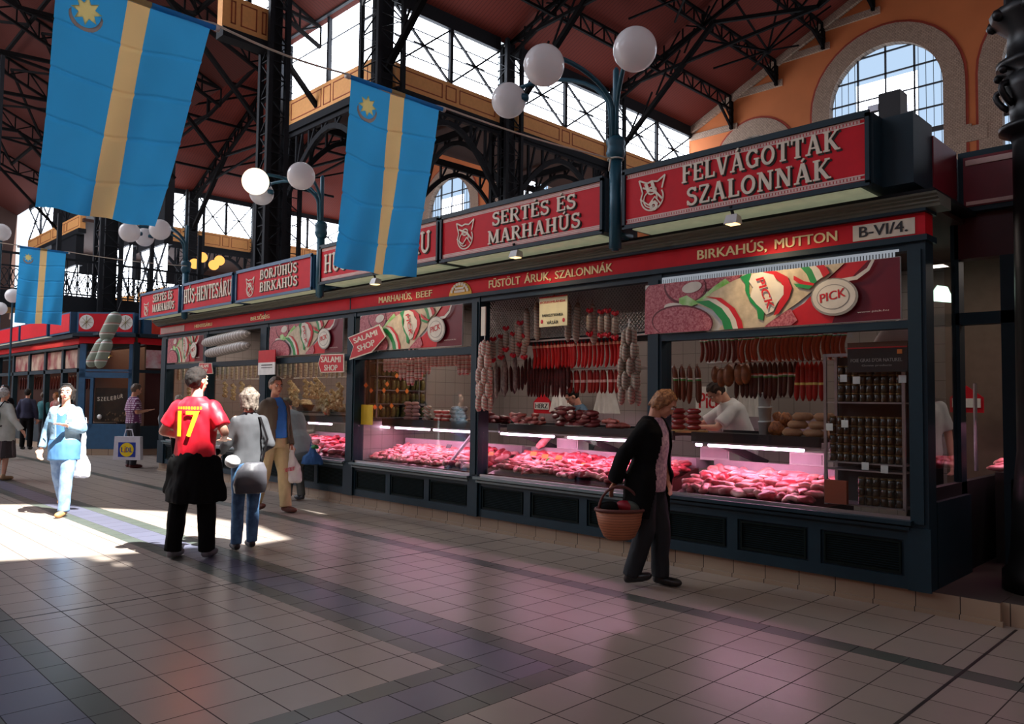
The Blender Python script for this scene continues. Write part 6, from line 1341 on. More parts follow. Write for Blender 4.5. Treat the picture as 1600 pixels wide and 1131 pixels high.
# ================================================================== people
class BL:
    """collects closed shapes, then grows one continuous skin over them (voxel remesh)"""
    def __init__(s, T=None): s.b = MB(); s.T = T or Matrix.Identity(4)
    def _p(s, p): return s.T @ Vector(p)
    def cap(s, p0, r0, p1, r1, flat=False, n=12):
        a, c = s._p(p0), s._p(p1); k = 4; s.b.tube([a.lerp(c, i/k) for i in range(k+1)], [r0+(r1-r0)*i/k for i in range(k+1)], n)
        if not flat or flat == 'end': s.b.sphere(a, r0*.995, 12)
        if not flat or flat == 'start': s.b.sphere(c, r1*.995, 12)
        return s
    def ell(s, c, sx, sy, sz, rot=None, n=16):
        R = s.T.to_3x3() @ (rot or Matrix.Identity(3)); s.b.sphere(s._p(c), 1, n, sc=(sx, sy, sz), rot=R); return s
    def loft(s, rings, n=20, fn=None):
        vs = []; fs = []
        for (x, y, z, rx, ry) in rings:
            for k in range(n):
                a = 2*PI*k/n; e = 1+(fn(a, z) if fn else 0); vs.append(s._p((x+rx*math.cos(a)*e, y+ry*math.sin(a)*e, z)))
        m = len(rings)
        for i in range(m-1):
            for k in range(n): fs.append((i*n+k, i*n+(k+1) % n, (i+1)*n+(k+1) % n, (i+1)*n+k))
        fs.append(tuple(range(n))[::-1]); fs.append(tuple(range((m-1)*n, m*n))); s.b.add(vs, fs); return s
    def build(s, name, m, parent, vox=.012, smooth=4, wr=0, wf=9, world=None):
        W = world or Matrix.Identity(4); me = bpy.data.meshes.new('tmp'); me.from_pydata([W @ v for v in s.b.v], [], s.b.f)
        bm2 = bmesh.new(); bm2.from_mesh(me); bmesh.ops.recalc_face_normals(bm2, faces=bm2.faces); bm2.to_mesh(me); bm2.free()
        o = bpy.data.objects.new('tmp', me); LNK(o); md = o.modifiers.new('r', 'REMESH'); md.mode = 'VOXEL'; md.voxel_size = vox
        sm = o.modifiers.new('s', 'SMOOTH'); sm.iterations = smooth; sm.factor = .5
        dg = bpy.context.evaluated_depsgraph_get(); dg.update(); m2 = bpy.data.meshes.new_from_object(o.evaluated_get(dg)); bpy.data.objects.remove(o); bpy.data.meshes.remove(me)
        off = origin(parent) if parent else Vector((0, 0, 0))
        if wr:
            ns = [v.normal.copy() for v in m2.vertices]
            for v, nn_ in zip(m2.vertices, ns):
                q = Vector((v.co.x*wf, v.co.y*wf, v.co.z*wf*.55)); v.co += nn_*wr*(noise.noise(q)+.5*noise.noise(q*2.3))
        for v in m2.vertices: v.co -= off
        m2.materials.clear(); m2.materials.append(m); m2.polygons.foreach_set('use_smooth', [True]*len(m2.polygons)); m2.name = name
        r = bpy.data.objects.new(name, m2); LNK(r); r.parent = parent; return r
SK = {'fair': mat('fair skin', (226, 172, 146), .5, var=.06, scale=20), 'tan': mat('ruddy skin', (206, 146, 116), .5, var=.06, scale=20)}
EYE = mat('eye white', (220, 215, 210), .2); IRIS = mat('dark iris', (40, 30, 26), .2); LIP = mat('lips', (170, 84, 80), .4)
SHOE = mat('black shoe leather', (18, 18, 20), .35)
def person(label, loc, face, H=1.75, lean=0, turn=0, nod=0, arms=None, legs=None, skin='tan', top=None, bottom=None, hair=None, shoes=None, girth=1.0, extra=None, vox=.012, fist=(True, True), sh=.158, z0=0):
    """face: unit (x, y) the way the person looks. Local frame: x to the person's right, y forward, z up, drawn for 1.75 m."""
    fx, fy = face; L = math.hypot(fx, fy); fx /= L; fy /= L; s = H/1.75
    Wm = Matrix(((fy*s, fx*s, 0, loc[0]), (-fx*s, fy*s, 0, loc[1]), (0, 0, s, z0), (0, 0, 0, 1)))
    r = empty('person', (loc[0], loc[1], z0)); arms = arms or [((.24, -.03, 1.14), (.25, .05, .88)), ((-.24, -.03, 1.14), (-.25, .05, .88))]
    legs = legs or [((.1, .02, .5), (.1, -.02, .09)), ((-.1, .02, .5), (-.1, -.02, .09))]
    pv = Vector((0, 0, .95)); UP = Matrix.Translation(pv) @ Matrix.Rotation(-lean, 4, 'X') @ Matrix.Translation(-pv)
    HD = UP @ Matrix.Translation((0, 0, 1.5)) @ Matrix.Rotation(-turn, 4, 'Z') @ Matrix.Rotation(-nod, 4, 'X') @ Matrix.Translation((0, 0, -1.5))
    g = girth; S = SK[skin]
    # --- skin body: one continuous surface
    b = BL(UP); b.loft([(0, 0, .86, .13*g, .1*g), (0, 0, .95, .155*g, .11*g), (0, 0, 1.08, .135*g, .1*g), (0, 0, 1.25, .15*g, .105*g), (0, -.005, 1.36, .15*g, .095*g), (0, -.01, 1.44, .095, .07)])
    b.cap((0, -.01, 1.42), .058, (0, .005, 1.56), .052)
    for i, sx in enumerate((1, -1)):
        shp = UP @ Vector((sx*sh, -.01, 1.40)); e, w_ = Vector(arms[i][0]), Vector(arms[i][1]); bb = BL(); bb.b = b.b
        bb.cap(shp, .05, e, .04); bb.cap(e, .04, w_, .027)
        d = (w_-e).normalized(); side = Vector((-sx, 0, 0)); side = (side-d*side.dot(d)).normalized(); nrm = d.cross(side).normalized()
        pc = w_+d*.055; bb.ell(pc, .018, .04, .05, rot=Matrix((nrm, side.cross(nrm) if False else d.cross(nrm).normalized(), d)).transposed())
        fw = d.cross(nrm).normalized(); cu = 1.15 if fist[i] else .35; palm_in = side
        for k in range(4):
            o0 = w_+d*.095+fw*(.03-.02*k); ln = (.036, .042, .039, .03)[k]; p = o0; dd = d.copy()
            for q in range(3):
                dd = (dd+palm_in*cu*.55*(q+1)/2).normalized(); p2 = p+dd*ln*(1, .75, .6)[q]; bb.cap(p, .0095-.001*q, p2, .0088-.001*q, n=8); p = p2
        t0 = w_+d*.03+fw*.03; t1 = t0+(fw*.7+d*.7).normalized()*.04; t2 = t1+(d+palm_in*.6).normalized()*.035; bb.cap(t0, .013, t1, .011, n=8); bb.cap(t1, .011, t2, .009, n=8)
        hp = Vector((sx*.085, 0, .92)); kn, an = Vector(legs[i][0]), Vector(legs[i][1]); bb.cap(hp, .085*g, kn, .055); bb.cap(kn, .055, kn.lerp(an, .35), .052); bb.cap(kn.lerp(an, .35), .052, an, .033)
    h = BL(HD); h.b = b.b
    h.ell((0, .0, 1.655), .074, .092, .09); h.ell((0, .035, 1.60), .055, .062, .075); h.cap((0, .05, 1.565), .034, (0, .072, 1.553), .022); h.ell((0, .102, 1.607), .012, .02, .013); h.cap((0, .088, 1.645), .009, (0, .104, 1.61), .012, n=8)
    h.ell((0, .072, 1.675), .055, .022, .012)
    for sx in (1, -1): h.ell((sx*.076, -.005, 1.625), .01, .02, .03); h.ell((sx*.04, .06, 1.61), .022, .024, .02)
    b.build('body', S, r, min(vox*.72, .009) if vox < .013 else .011, 2, world=Wm)
    f = lambda m: Wm @ HD @ Vector(m)
    if vox < .013:
        e = MB()
        for sx in (1, -1): e.sphere(f((sx*.031, .081, 1.648)), .0125*s, 10)
        e.build('eyes', EYE, r, smooth=True); e = MB()
        for sx in (1, -1): e.sphere(f((sx*.031, .0905, 1.648)), .0065*s, 8)
        e.build('irises', IRIS, r, smooth=True)
        BL(HD).ell((0, .094, 1.577), .024, .008, .007).build('lips', LIP, r, .004, 2, world=Wm)
        e = MB()
        for sx in (1, -1): e.tube([f((sx*.015, .093, 1.667)), f((sx*.032, .092, 1.673)), f((sx*.05, .08, 1.668))], .004*s, 5)
        e.build('eyebrows', mat('brow hair', (70, 56, 46), .8) , r)
    # --- hair
    if hair:
        hm, ln, kind = hair; b = BL(HD); b.ell((0, -.014, 1.678), .084, .098, .088); b.ell((0, -.04, 1.65), .082, .082, .09)
        if kind == 'bob':
            for a in range(-125, 126, 14):
                t = math.radians(a); x, y = .078*math.sin(t), -.02-.075*math.cos(t); b.cap((x, y, 1.67), .03, (x*1.04, y*1.02-.005, 1.67-ln*(.72+.35*abs(math.sin(a*.37)))*(1 if abs(a) < 90 else .8)), .011, n=8)
        elif kind == 'curly':
            for k in range(46):
                t = k*2.4; z = 1.745-.2*ln*4*k/46; rr = .082*min(1, .35+k/16); x, y = rr*math.sin(t), -.02+rr*math.cos(t)*1.12
                if y > .045 and z < 1.69: continue
                b.ell((x, y, z), .026, .026, .024, n=8)
        # carve the face side: keep hair off the face
        o = b.build('hair', hm, r, .009, 1, .009, 34, world=Wm); inv = (Wm @ HD).inverted(); off = origin(r)
        bmh = bmesh.new(); bmh.from_mesh(o.data); dead = [v for v in bmh.verts if (lambda q: q.y > .052+.35*max(0, q.z-1.70) and q.z < 1.715)(inv @ (v.co+off))]
        bmesh.ops.delete(bmh, geom=dead, context='VERTS'); bmh.to_mesh(o.data); bmh.free()
    # --- trousers or skirt
    if bottom:
        bm_c = bottom['mat']; b = BL(); fat = bottom.get('fat', 1)
        if bottom.get('kind', 'trousers') == 'trousers':
            b.loft([(0, 0, .84, .15*g, .115*g), (0, -.005, .92, .172*g, .125*g), (0, 0, 1.0, .155*g, .115*g), (0, 0, 1.05, .145*g, .108*g)])
            for i, sx in enumerate((1, -1)):
                hp = Vector((sx*.088*g, -.005, .89)); kn, an = Vector(legs[i][0]), Vector(legs[i][1]); end = an.lerp(kn, bottom.get('short', 0))+Vector((0, 0, -.02))
                b.cap(hp, .1*g, kn, .072*fat); b.cap(kn, .072*fat, end, .062*fat, flat='end')
        else:
            zb = bottom['hem']; b.loft([(0, 0, 1.05, .14*g, .105*g), (0, 0, .92, .175*g, .14*g), (0, 0, .75, .2*g, .17*g), (0, 0, zb, bottom.get('w', .23)*g, bottom.get('w', .23)*.85*g)][::-1], 28, lambda a, z: .05*math.sin(a*9)*max(0, min(1, (1.0-z)/.4)))
        b.build('skirt' if bottom.get('kind') == 'skirt' else 'trousers', bm_c, r, vox, 3, .007, 11, world=Wm)
    # --- shoes
    sm_ = shoes or SHOE
    for i, sx in enumerate((1, -1)):
        an = Vector(legs[i][1]); fl = legs[i][2] if len(legs[i]) > 2 else 0; Tf = Matrix.Translation(an+Vector((0, 0, -.05))) @ Matrix.Rotation(-fl, 4, 'X'); b = BL(Tf)
        b.ell((0, .13, .0), .046, .07, .038); b.cap((0, -.035, .01), .038, (0, .1, .0), .042); b.cap((0, -.01, .05), .042, (0, .0, .02), .04); b.build('shoe', sm_, r, .009, 2, world=Wm)
    # --- tops: list of layers
    for ly in (top or []):
        k = ly.get('fat', 1.0); hem = ly.get('hem', .95); b = BL(UP); gg = g*k; flare = ly.get('flare', 1.0)
        rings = [(0, 0, hem, .16*gg*flare, .125*gg*flare)]+[q for q in [(0, 0, .95, .168*gg*(1+(flare-1)*.5), .128*gg*(1+(flare-1)*.5)), (0, 0, 1.08, .15*gg, .118*gg), (0, 0, 1.25, .165*gg, .125*gg), (0, -.005, 1.36, .168*gg, .115*gg), (0, -.01, 1.42, .14*gg, .095*gg), (0, -.01, 1.455, .1*gg, .078*gg), (0, -.01, 1.485, .066*gg, .062*gg)] if q[2] > hem+.03]
        b.loft(rings, 24, ly.get('fold')); bb = BL(); bb.b = b.b
        for i, sx in enumerate((1, -1)):
            if ly.get('sleeve', 1) <= 0: continue
            shp = UP @ Vector((sx*(sh-.0), -.01, 1.392)); e, w_ = Vector(arms[i][0]), Vector(arms[i][1]); sl_ = ly.get('sleeve', 1)
            if sl_ < .5: bb.cap(shp, .066*k, shp.lerp(e, sl_*2), .07*k, flat='end')
            else: bb.cap(shp, .064*k, e, .056*k); bb.cap(e, .056*k, e.lerp(w_, (sl_-.5)*2), ly.get('cuff', .042)*k, flat='end')
        o = b.build(ly.get('name', 'top'), ly['mat'], r, vox, 3, ly.get('wr', .008), ly.get('wf', 9), world=Wm)
        if ly.get('scoop'):
            inv = (Wm @ UP).inverted(); off = origin(r); bmh = bmesh.new(); bmh.from_mesh(o.data)
            dead = [v for v in bmh.verts if (lambda q: q.z > ly['scoop']+abs(q.x)*.9 and q.z < 1.6)(inv @ (v.co+off))]
            bmesh.ops.delete(bmh, geom=dead, context='VERTS'); bmh.to_mesh(o.data); bmh.free()
        if ly.get('open'):
            inv = (Wm @ UP).inverted(); off = origin(r); w0, w1 = ly['open']; bmh = bmesh.new(); bmh.from_mesh(o.data)
            dead = [v for v in bmh.verts if (lambda q: q.y > .03 and abs(q.x-ly.get('openx', 0)) < w1+(w0-w1)*min(1, max(0, (q.z-hem)/(1.46-hem))) and q.z < 1.6)(inv @ (v.co+off))]
            bmesh.ops.delete(bmh, geom=dead, context='VERTS'); bmh.to_mesh(o.data); bmh.free()
            sd = o.modifiers.new('cloth_thickness', 'SOLIDIFY'); sd.thickness = .008; sd.offset = -1
    if extra: extra(r, Wm, UP, HD, s)
    return tag(r, label, 'person')
RT = Vector((.7046, .7096)); AW = Vector((-.7096, .7046))      # image-right and away on the ground
def dirv(a, b): v = RT*a+AW*b; return (v.x, v.y)
hairs = {'dark': mat('dark brown hair', (36, 24, 18), .8, col2=(18, 12, 10), scale=60, bump=.5), 'black': mat('black hair', (24, 20, 20), .5), 'grey': mat('grey hair', (176, 164, 150), .6, col2=(110, 98, 88), scale=60), 'white': mat('white hair', (206, 204, 200), .7, col2=(160, 158, 155), scale=50), 'brown': mat('greying brown hair', (108, 88, 70), .6, col2=(70, 56, 46), scale=60), 'gold': mat('short golden brown hair', (176, 124, 78), .6, col2=(110, 70, 44), scale=60)}
F = {'blackcloth': mat('black cloth', (8, 8, 9), .9, spec=.2), 'darktrouser': mat('dark grey trousers', (40, 40, 46), .8), 'jeans': mat('blue jeans', (84, 128, 168), .8, col2=(60, 92, 130), scale=14), 'palejeans': mat('pale washed jeans', (136, 166, 200), .8, col2=(98, 128, 170), scale=10), 'khaki': mat('khaki trousers', (206, 186, 142), .8), 'white': mat('white cotton', (226, 226, 224), .8)}
# ---- 1: the shopper in black with a wicker basket
def basket(r, W, UP, HD, s):
    pass
black_coat = [dict(name='blouse', mat=mat('pale pink patterned blouse', (226, 190, 200), .7, col2=(170, 130, 150), scale=40), hem=.84, fat=1.06, sleeve=0), dict(name='open_jacket', mat=F['blackcloth'], hem=.62, fat=1.22, flare=1.25, sleeve=1, cuff=.05, open=(.07, .2), openx=.02, wr=.012)]
pw = person('shopper in an open black jacket carrying a wicker basket in front of the counters', (-3.86, 5.47), dirv(1, -.6), 1.66, lean=.1, turn=-.15, nod=.6, sh=.15,
    arms=[((.26, -.13, 1.15), (.24, -.22, .92)), ((-.2, .04, 1.13), (-.14, .12, .93))], legs=[((.09, .0, .5), (.1, -.12, .11), -.3), ((-.08, .08, .5), (-.08, .08, .09))],
    skin='tan', girth=1.12, top=black_coat, bottom=dict(mat=mat('dark blue-grey trousers', (22, 28, 34), .8), fat=1.25), hair=(hairs['gold'], .12, 'bob'))
wick = stripe_mat('woven wicker', [(0, (176, 112, 78)), (.5, (104, 58, 44)), (.62, (160, 100, 70))], 'Z', .022, .6, .008)
c = onD(968, 812, px_d := 6.35); r = empty('wicker_basket', (c.x, c.y, c.z-.12))
b = MB(); n = 32; prof = [(.08, -.16), (.12, -.135), (.16, -.04), (.185, .08), (.18, .08), (.155, -.04), (.11, -.12), (.02, -.145)]; vs = []; fs = []
for i, (rr, z) in enumerate(prof):
    for k in range(n): a = 2*PI*k/n; q = Vector((rr*1.05*math.cos(a)*(1+.02*math.cos(a*16)), rr*.72*math.sin(a)*(1+.02*math.cos(a*16)), z)); vs.append(c+Vector((q.x*RT.x-q.y*RT.y, q.x*RT.y+q.y*RT.x, q.z)))
for i in range(len(prof)-1):
    for k in range(n): fs.append((i*n+k, i*n+(k+1) % n, (i+1)*n+(k+1) % n, (i+1)*n+k))
fs.append(tuple(range(n))[::-1]); fs.append(tuple(range((len(prof)-1)*n, len(prof)*n))); b.add(vs, fs); b.build('woven_body', wick, r, smooth=True)
e2 = lambda a, rx, ry, z: c+Vector((rx*math.cos(a)*RT.x-ry*math.sin(a)*RT.y, rx*math.cos(a)*RT.y+ry*math.sin(a)*RT.x, z))
MB().tube([e2(2*PI*k/24, .195, .135, .083) for k in range(25)], .014, 8, cap=False).build('rim', mat('dark wicker rim', (96, 50, 44), .6), r, smooth=True)
MB().tube([c+Vector((.17*math.cos(a)*RT.x, .17*math.cos(a)*RT.y, .07+.2*math.sin(a))) for a in [PI*i/14 for i in range(15)]], .011, 8).build('handle', _mats['dark wicker rim'], r, smooth=True)
tag(r, 'brown wicker basket with a hooped handle carried by the shopper in black', 'basket')
for k, (dx, dz, m, lb) in enumerate(((-.08, .1, F['blackcloth'], 'black purse lying in the wicker basket'), (.05, .11, mat('crimson purse', (150, 20, 40), .5), 'crimson folded purse in the wicker basket'), (.11, .1, mat('grey-green pouch', (70, 80, 74), .7), 'grey-green pouch at the right of the wicker basket'))):
    o = lump(k+20, (1.3, .9, .8), .2, 14).build('purse', m, smooth=True); o.location = c+Vector((dx*RT.x, dx*RT.y, dz)); o.rotation_euler = (0, .3*k, .8); tag(o, lb, 'purse')
# ---- 2: man in the red shirt, number 17
red_shirt = mat('red football shirt', (214, 22, 44), .5, var=.1)
def x17(r, W, UP, HD, s):
    vs, fs = font_mesh('17', .03); x0 = min(v.x for v in vs); x1 = max(v.x for v in vs); y0 = min(v.y for v in vs); y1 = max(v.y for v in vs); pts = []
    def back(u, z): # onto the curved back
        rx = .225; ry = .163; return Vector((u, -ry*math.sqrt(max(.05, 1-(u/rx)**2))-.006, z))
    b = MB().add([W @ UP @ (back(((v.x-x0)/(x1-x0)-.5)*.2, 1.12+(v.y-y0)/(y1-y0)*.235)+Vector((0, -.004*(v.z+.5), 0))) for v in vs], fs); 
    b.build('shirt_number', mat('yellow shirt print', (250, 214, 40), .5), r)
    b = MB()
    for k in range(9):
        u = -.1+.025*k; b.add([W @ UP @ (back(u, 1.37)), W @ UP @ (back(u+.017, 1.37)), W @ UP @ (back(u+.017, 1.395)), W @ UP @ (back(u, 1.395))], [(0, 1, 2, 3)])
    b.build('shirt_lettering', _mats['yellow shirt print'], r)
    b = BL(); b.loft([(0, -.02, .52, .24, .19), (0, -.02, .62, .235, .185), (0, -.01, .78, .205, .165), (0, 0, .93, .19, .155), (0, 0, 1.0, .18, .145)], 28, lambda a, z: .07*math.sin(a*7+z*4)*max(0, (1-z)*1.6))
    b.cap((-.16, -.05, .9), .06, (-.24, -.02, .62), .04); b.cap((.2, -.02, .9), .05, (.27, .0, .56), .045); b.cap((-.15, .12, .97), .04, (.15, .12, .97), .04)
    b.build('tied_jacket', F['blackcloth'], r, .012, 3, .014, 9, world=W)
person('man seen from behind in a red number 17 football shirt, black jacket around his waist', (-7.42, 3.13), dirv(.05, 1), 1.8, turn=.35,
    arms=[((.29, -.04, 1.16), (.2, .17, 1.1)), ((-.3, -.02, 1.16), (-.22, .18, 1.1))], legs=[((.12, .0, .5), (.13, .02, .09)), ((-.13, -.02, .5), (-.17, -.03, .09))], skin='fair', girth=1.08,
    top=[dict(name='football_shirt', mat=red_shirt, hem=.93, fat=1.12, sleeve=.38, wr=.01)], bottom=dict(mat=F['blackcloth'], fat=1.2), hair=(hairs['dark'], .1, 'short'), shoes=mat('grey trainers', (110, 112, 116), .5), extra=x17, fist=(True, True))
# ---- 3: grey-haired woman beside him
def xw(r, W, UP, HD, s):
    b = BL(); b.loft([(.0, -.14, .62, .16, .075), (.0, -.15, .72, .18, .09), (.02, -.14, .86, .16, .08), (.04, -.13, .95, .1, .05)], 20); b.build('shoulder_bag', mat('dark grey leather bag', (84, 84, 90), .35), r, .011, 3, .006, world=W)
    MB().tube([W @ Vector(q) for q in ((.12, -.14, .95), (.17, -.15, 1.2), (.1, -.1, 1.43), (0, .1, 1.42))], .012, 6).build('bag_strap', SHOE, r)
    b = BL(); b.ell((-.17, -.06, .96), .08, .1, .07); b.build('tied_white_top', F['white'], r, .011, 2, .008, world=W)
person('grey-haired woman in a grey top and blue jeans beside the man in the red shirt', (-7.5, 3.7), dirv(-.6, 1), 1.62, turn=.1,
    sh=.135, arms=[((.22, -.06, 1.14), (.1, .1, 1.03)), ((-.2, .06, 1.15), (-.24, .2, 1.05))], legs=[((.08, .03, .5), (.08, .06, .09)), ((-.09, -.02, .5), (-.1, -.03, .09))], skin='fair', girth=.92,
    top=[dict(name='knitted_top', mat=mat('mid grey knit', (66, 68, 72), .85), hem=.86, fat=1.03, sleeve=1)], bottom=dict(mat=F['jeans'], fat=.98), hair=(mat('layered grey hair', (134, 122, 110), .7, col2=(70, 60, 52), scale=50, bump=.6), .15, 'bob'), shoes=mat('black and pink trainers', (30, 26, 30), .5), extra=xw)
# ---- 4: man in a brown jacket
person('man in an open brown jacket, bright blue shirt and khaki trousers, walking to the right', (-9.7, 5.15), dirv(.85, -.5), 1.8, turn=.25, nod=.12,
    arms=[((.27, -.06, 1.14), (.27, .02, .88)), ((-.27, -.06, 1.14), (-.25, .05, .86))], legs=[((.1, -.06, .5), (.11, -.2, .1), -.25), ((-.1, .1, .5), (-.1, .14, .09))], skin='tan', girth=1.2,
    top=[dict(name='blue_shirt', mat=mat('bright blue shirt', (48, 132, 226), .7), hem=.96, fat=1.04, sleeve=0), dict(name='brown_jacket', mat=mat('brown-grey jacket', (104, 92, 78), .8), hem=.88, fat=1.13, sleeve=1, cuff=.046, open=(.06, .11))],
    bottom=dict(mat=F['khaki'], fat=1.2), hair=(hairs['brown'], .1, 'short'), shoes=mat('brown leather shoes', (96, 50, 40), .4),
    extra=lambda r, W, UP, HD, s: BL().loft([(0, 0, .955, .182, .143), (0, 0, .985, .18, .141)], 24).build('belt', SHOE, r, .01, 1, world=W))
def carrier(label, px_, py_, Y, w, h, m, name='carrier_bag', top=.08, printm=None):
    p = onY(px_, py_, Y); r = empty(name, p); b = BL(); b.loft([(0, 0, -h, w*.5, .05), (0, 0, -h*.92, w*.55, .07), (0, 0, -h*.4, w*.46, .06), (0, 0, -.02, w*.2, .03), (0, 0, top, .02, .012)][::1], 18)
    R = Matrix(((RT.x, -RT.y, 0, p.x), (RT.y, RT.x, 0, p.y), (0, 0, 1, p.z), (0, 0, 0, 1))); b.build('bag_body', m, r, .011, 2, .012, 14, world=R)
    MB().tube([R @ Vector(q) for q in ((-.03, 0, top-.02), (-.02, 0, top+.05), (.02, 0, top+.05), (.03, 0, top-.02))], .006, 6).build('handle', m, r)
    if printm:
        text('OUTLET', R @ Vector((-w*.3, -.075, -h*.6)), (RT.x, RT.y, .2), (0, 0, 1), w*.55, .05, .02, .01).build('print', printm, r)
    return tag(r, label, 'bag')
carrier('white carrier bag with pink print held by the man in the brown jacket', 456, 712, 5.35, .27, .36, mat('translucent white plastic', (226, 224, 224), .4), printm=mat('pink print', (230, 90, 120)))
# ---- 5: stooping person in a pale grey coat with a blue bag
person('stooping person in a pale grey-blue coat leaning towards the fourth window', (-10.6, 6.0), dirv(-.75, .75), 1.62, lean=.5, nod=.3, arms=[((.2, .26, 1.0), (.12, .4, .88)), ((-.22, .2, 1.02), (-.1, .42, .9))],
    legs=[((.08, .05, .5), (.08, -.05, .09)), ((-.08, .02, .5), (-.08, .1, .09))], skin='fair', girth=1.15, top=[dict(name='raincoat', mat=mat('pale grey-blue coat', (150, 162, 166), .75), hem=.66, fat=1.2, flare=1.2, sleeve=.95, cuff=.05)], bottom=dict(mat=mat('grey trousers', (104, 108, 104), .8), fat=1.05),
    hair=(mat('olive knitted cap', (96, 90, 72), .8), .1, 'short'), shoes=mat('grey shoes', (70, 70, 74), .5))
carrier('blue cloth bag with a green top, behind the man in the brown jacket', 488, 704, 6.02, .3, .2, mat('blue cloth', (44, 92, 150), .8), name='shopping_bag')
tag(lump(31, (1.2, .8, .6), .5, 20).build('green_leaves', mat('green leaves', (40, 130, 60), .6), smooth=True), 'green leafy bunch sticking out of the blue bag', 'vegetables').location = onY(492, 698, 6.0)
tag(lump(32, (1.2, .8, .6), .5, 24).build('pink_flowers', mat('pink flowers', (226, 150, 150), .6), smooth=True), 'pink flowers above the green leaves of the blue bag', 'flowers').location = onY(495, 690, 6.0)
# ---- 6: woman in a pale denim jacket, facing the camera
denim = mat('pale denim', (150, 180, 200), .8, col2=(96, 132, 160), scale=9, bump=.4)
def xd(r, W, UP, HD, s):
    for sx in (1, -1): MB().lathe([(.02, 0), (.024, .004), (.02, .008), (.012, .004), (.02, 0)], (0, 0, 0), 12) and None
    b = MB(); b.tube([W @ HD @ (Vector((.092, .0, 1.545))+Vector((.0, .024*math.cos(a), .024*math.sin(a)))) for a in [PI*i/6 for i in range(13)]], .006, 6); b.build('hoop_earring', M['white'], r)
    b = MB()
    for sx in (1, -1): b.add([W @ Vector(q) for q in ((sx*.09, .165, 1.25), (sx*.15, .15, 1.25), (sx*.15, .15, 1.29), (sx*.09, .165, 1.29))], [(0, 1, 2, 3)])
    b.build('pocket_flaps', mat('denim seam', (110, 150, 180), .8), r)
    BL(HD).ell((0, .02, 1.755), .06, .02, .015).build('sunglasses_on_hair', M['black'], r, .006, 1, world=W)
person('woman with dark hair in a pale denim jacket and blue tunic, walking towards the viewer', (-11.12, 3.01), dirv(.1, -1), 1.66, turn=-.2, nod=-.08, sh=.142,
    arms=[((.25, -.06, 1.14), (.28, .02, .9)), ((-.23, .02, 1.15), (-.11, .17, 1.2))], legs=[((.09, -.08, .48), (.09, -.28, .14), -.5), ((-.08, .1, .5), (-.07, .12, .09))], skin='fair', girth=1.05,
    top=[dict(name='blue_tunic', mat=mat('blue tunic', (74, 124, 172), .7), hem=.74, fat=1.06, flare=1.15, sleeve=0, scoop=1.34), dict(name='denim_jacket', mat=denim, hem=1.0, fat=1.12, sleeve=1, cuff=.046, open=(.06, .05))],
    bottom=dict(mat=F['palejeans'], fat=1.15), hair=(hairs['dark'], .16, 'bob'), shoes=mat('tan shoes', (190, 140, 90), .5), extra=xd)
carrier('white plastic bag hanging from the arm of the woman in denim', 130, 708, 3.3, .2, .32, mat('bright white plastic', (235, 235, 240), .5), top=.42)
# ---- 7: checked-shirt man with a white shopping bag
chk = tile_mat('plum checked cotton', (214, 196, 214), (110, 54, 96), .8, .045, .045, .22, .1, axes='XZ')
chk2 = chk
person('grey-haired man in a plum checked shirt at the far end of the row', (-17.45, 6.02), dirv(.6, .6), 1.78, nod=.3, arms=[((.24, -.02, 1.16), (.22, .2, 1.2)), ((-.25, -.04, 1.14), (-.26, .02, .87))], girth=1.1, skin='tan', vox=.014,
    top=[dict(name='checked_shirt', mat=chk, hem=.93, fat=1.08, sleeve=.42)], bottom=dict(mat=F['darktrouser'], fat=1.15), hair=(hairs['brown'], .1, 'short'), shoes=mat('dark red shoes', (90, 34, 34), .5))
p0, p1 = onY(179, 681, 5.72), onY(219, 719, 5.72); r = empty('shopping_bag', ((p0.x+p1.x)/2, 5.72, p1.z)); cxb = (p0.x+p1.x)/2; zt_, zb_ = onY(200, 682, 5.72).z, onY(200, 719, 5.72).z; hw = .26
Rm = Matrix(((RT.x, -RT.y, 0, cxb), (RT.y, RT.x, 0, 5.72), (0, 0, 1, 0), (0, 0, 0, 1))); TX = lambda u, o, z: Rm @ Vector((u, o, z))
def rbox(b, u0, u1, o0, o1, z0, z1, t=0): b.add([TX(u0-t, o0, z0), TX(u1+t, o0, z0), TX(u1+t, o1, z0), TX(u0-t, o1, z0), TX(u0, o0, z1), TX(u1, o0, z1), TX(u1, o1, z1), TX(u0, o1, z1)], [(0, 3, 2, 1), (4, 5, 6, 7), (0, 1, 5, 4), (1, 2, 6, 5), (2, 3, 7, 6), (3, 0, 4, 7)]); return b
hz = zt_-zb_; rbox(MB(), -hw, hw, 0, .12, zb_, zt_, .02).build('bag_body', mat('white woven plastic', (220, 220, 232), .5), r)
rbox(MB(), -hw*.68, hw*.68, -.004, 0, zb_+.06, zt_-.12).build('blue_square', mat('strong blue print', (20, 60, 170), .5), r); cz = (zb_+.06+zt_-.12)/2; R0 = min(hw*.62, (hz-.18)/2*.95)
b = MB(); b.add([TX(R0*math.cos(2*PI*k/28), -.007, cz+R0*math.sin(2*PI*k/28)) for k in range(28)], [tuple(range(28))]); b.build('yellow_disc', mat('strong yellow print', (250, 220, 30), .5), r)
tb = MB()
for ch, u in (('L', -.8), ('D', -.1), ('L', .42)): text(ch, TX(R0*u, -.009, cz-.05), (RT.x, RT.y, 0), (0, 0, 1), R0*.4, .1, .003, .03, tb)
tb.build('blue_lettering', _mats['strong blue print'], r); text('i', TX(-R0*.3, -.009, cz-.06), (RT.x, RT.y, 0), (0, 0, 1), R0*.13, .13, .003, .03).build('red_letter', AR, r)
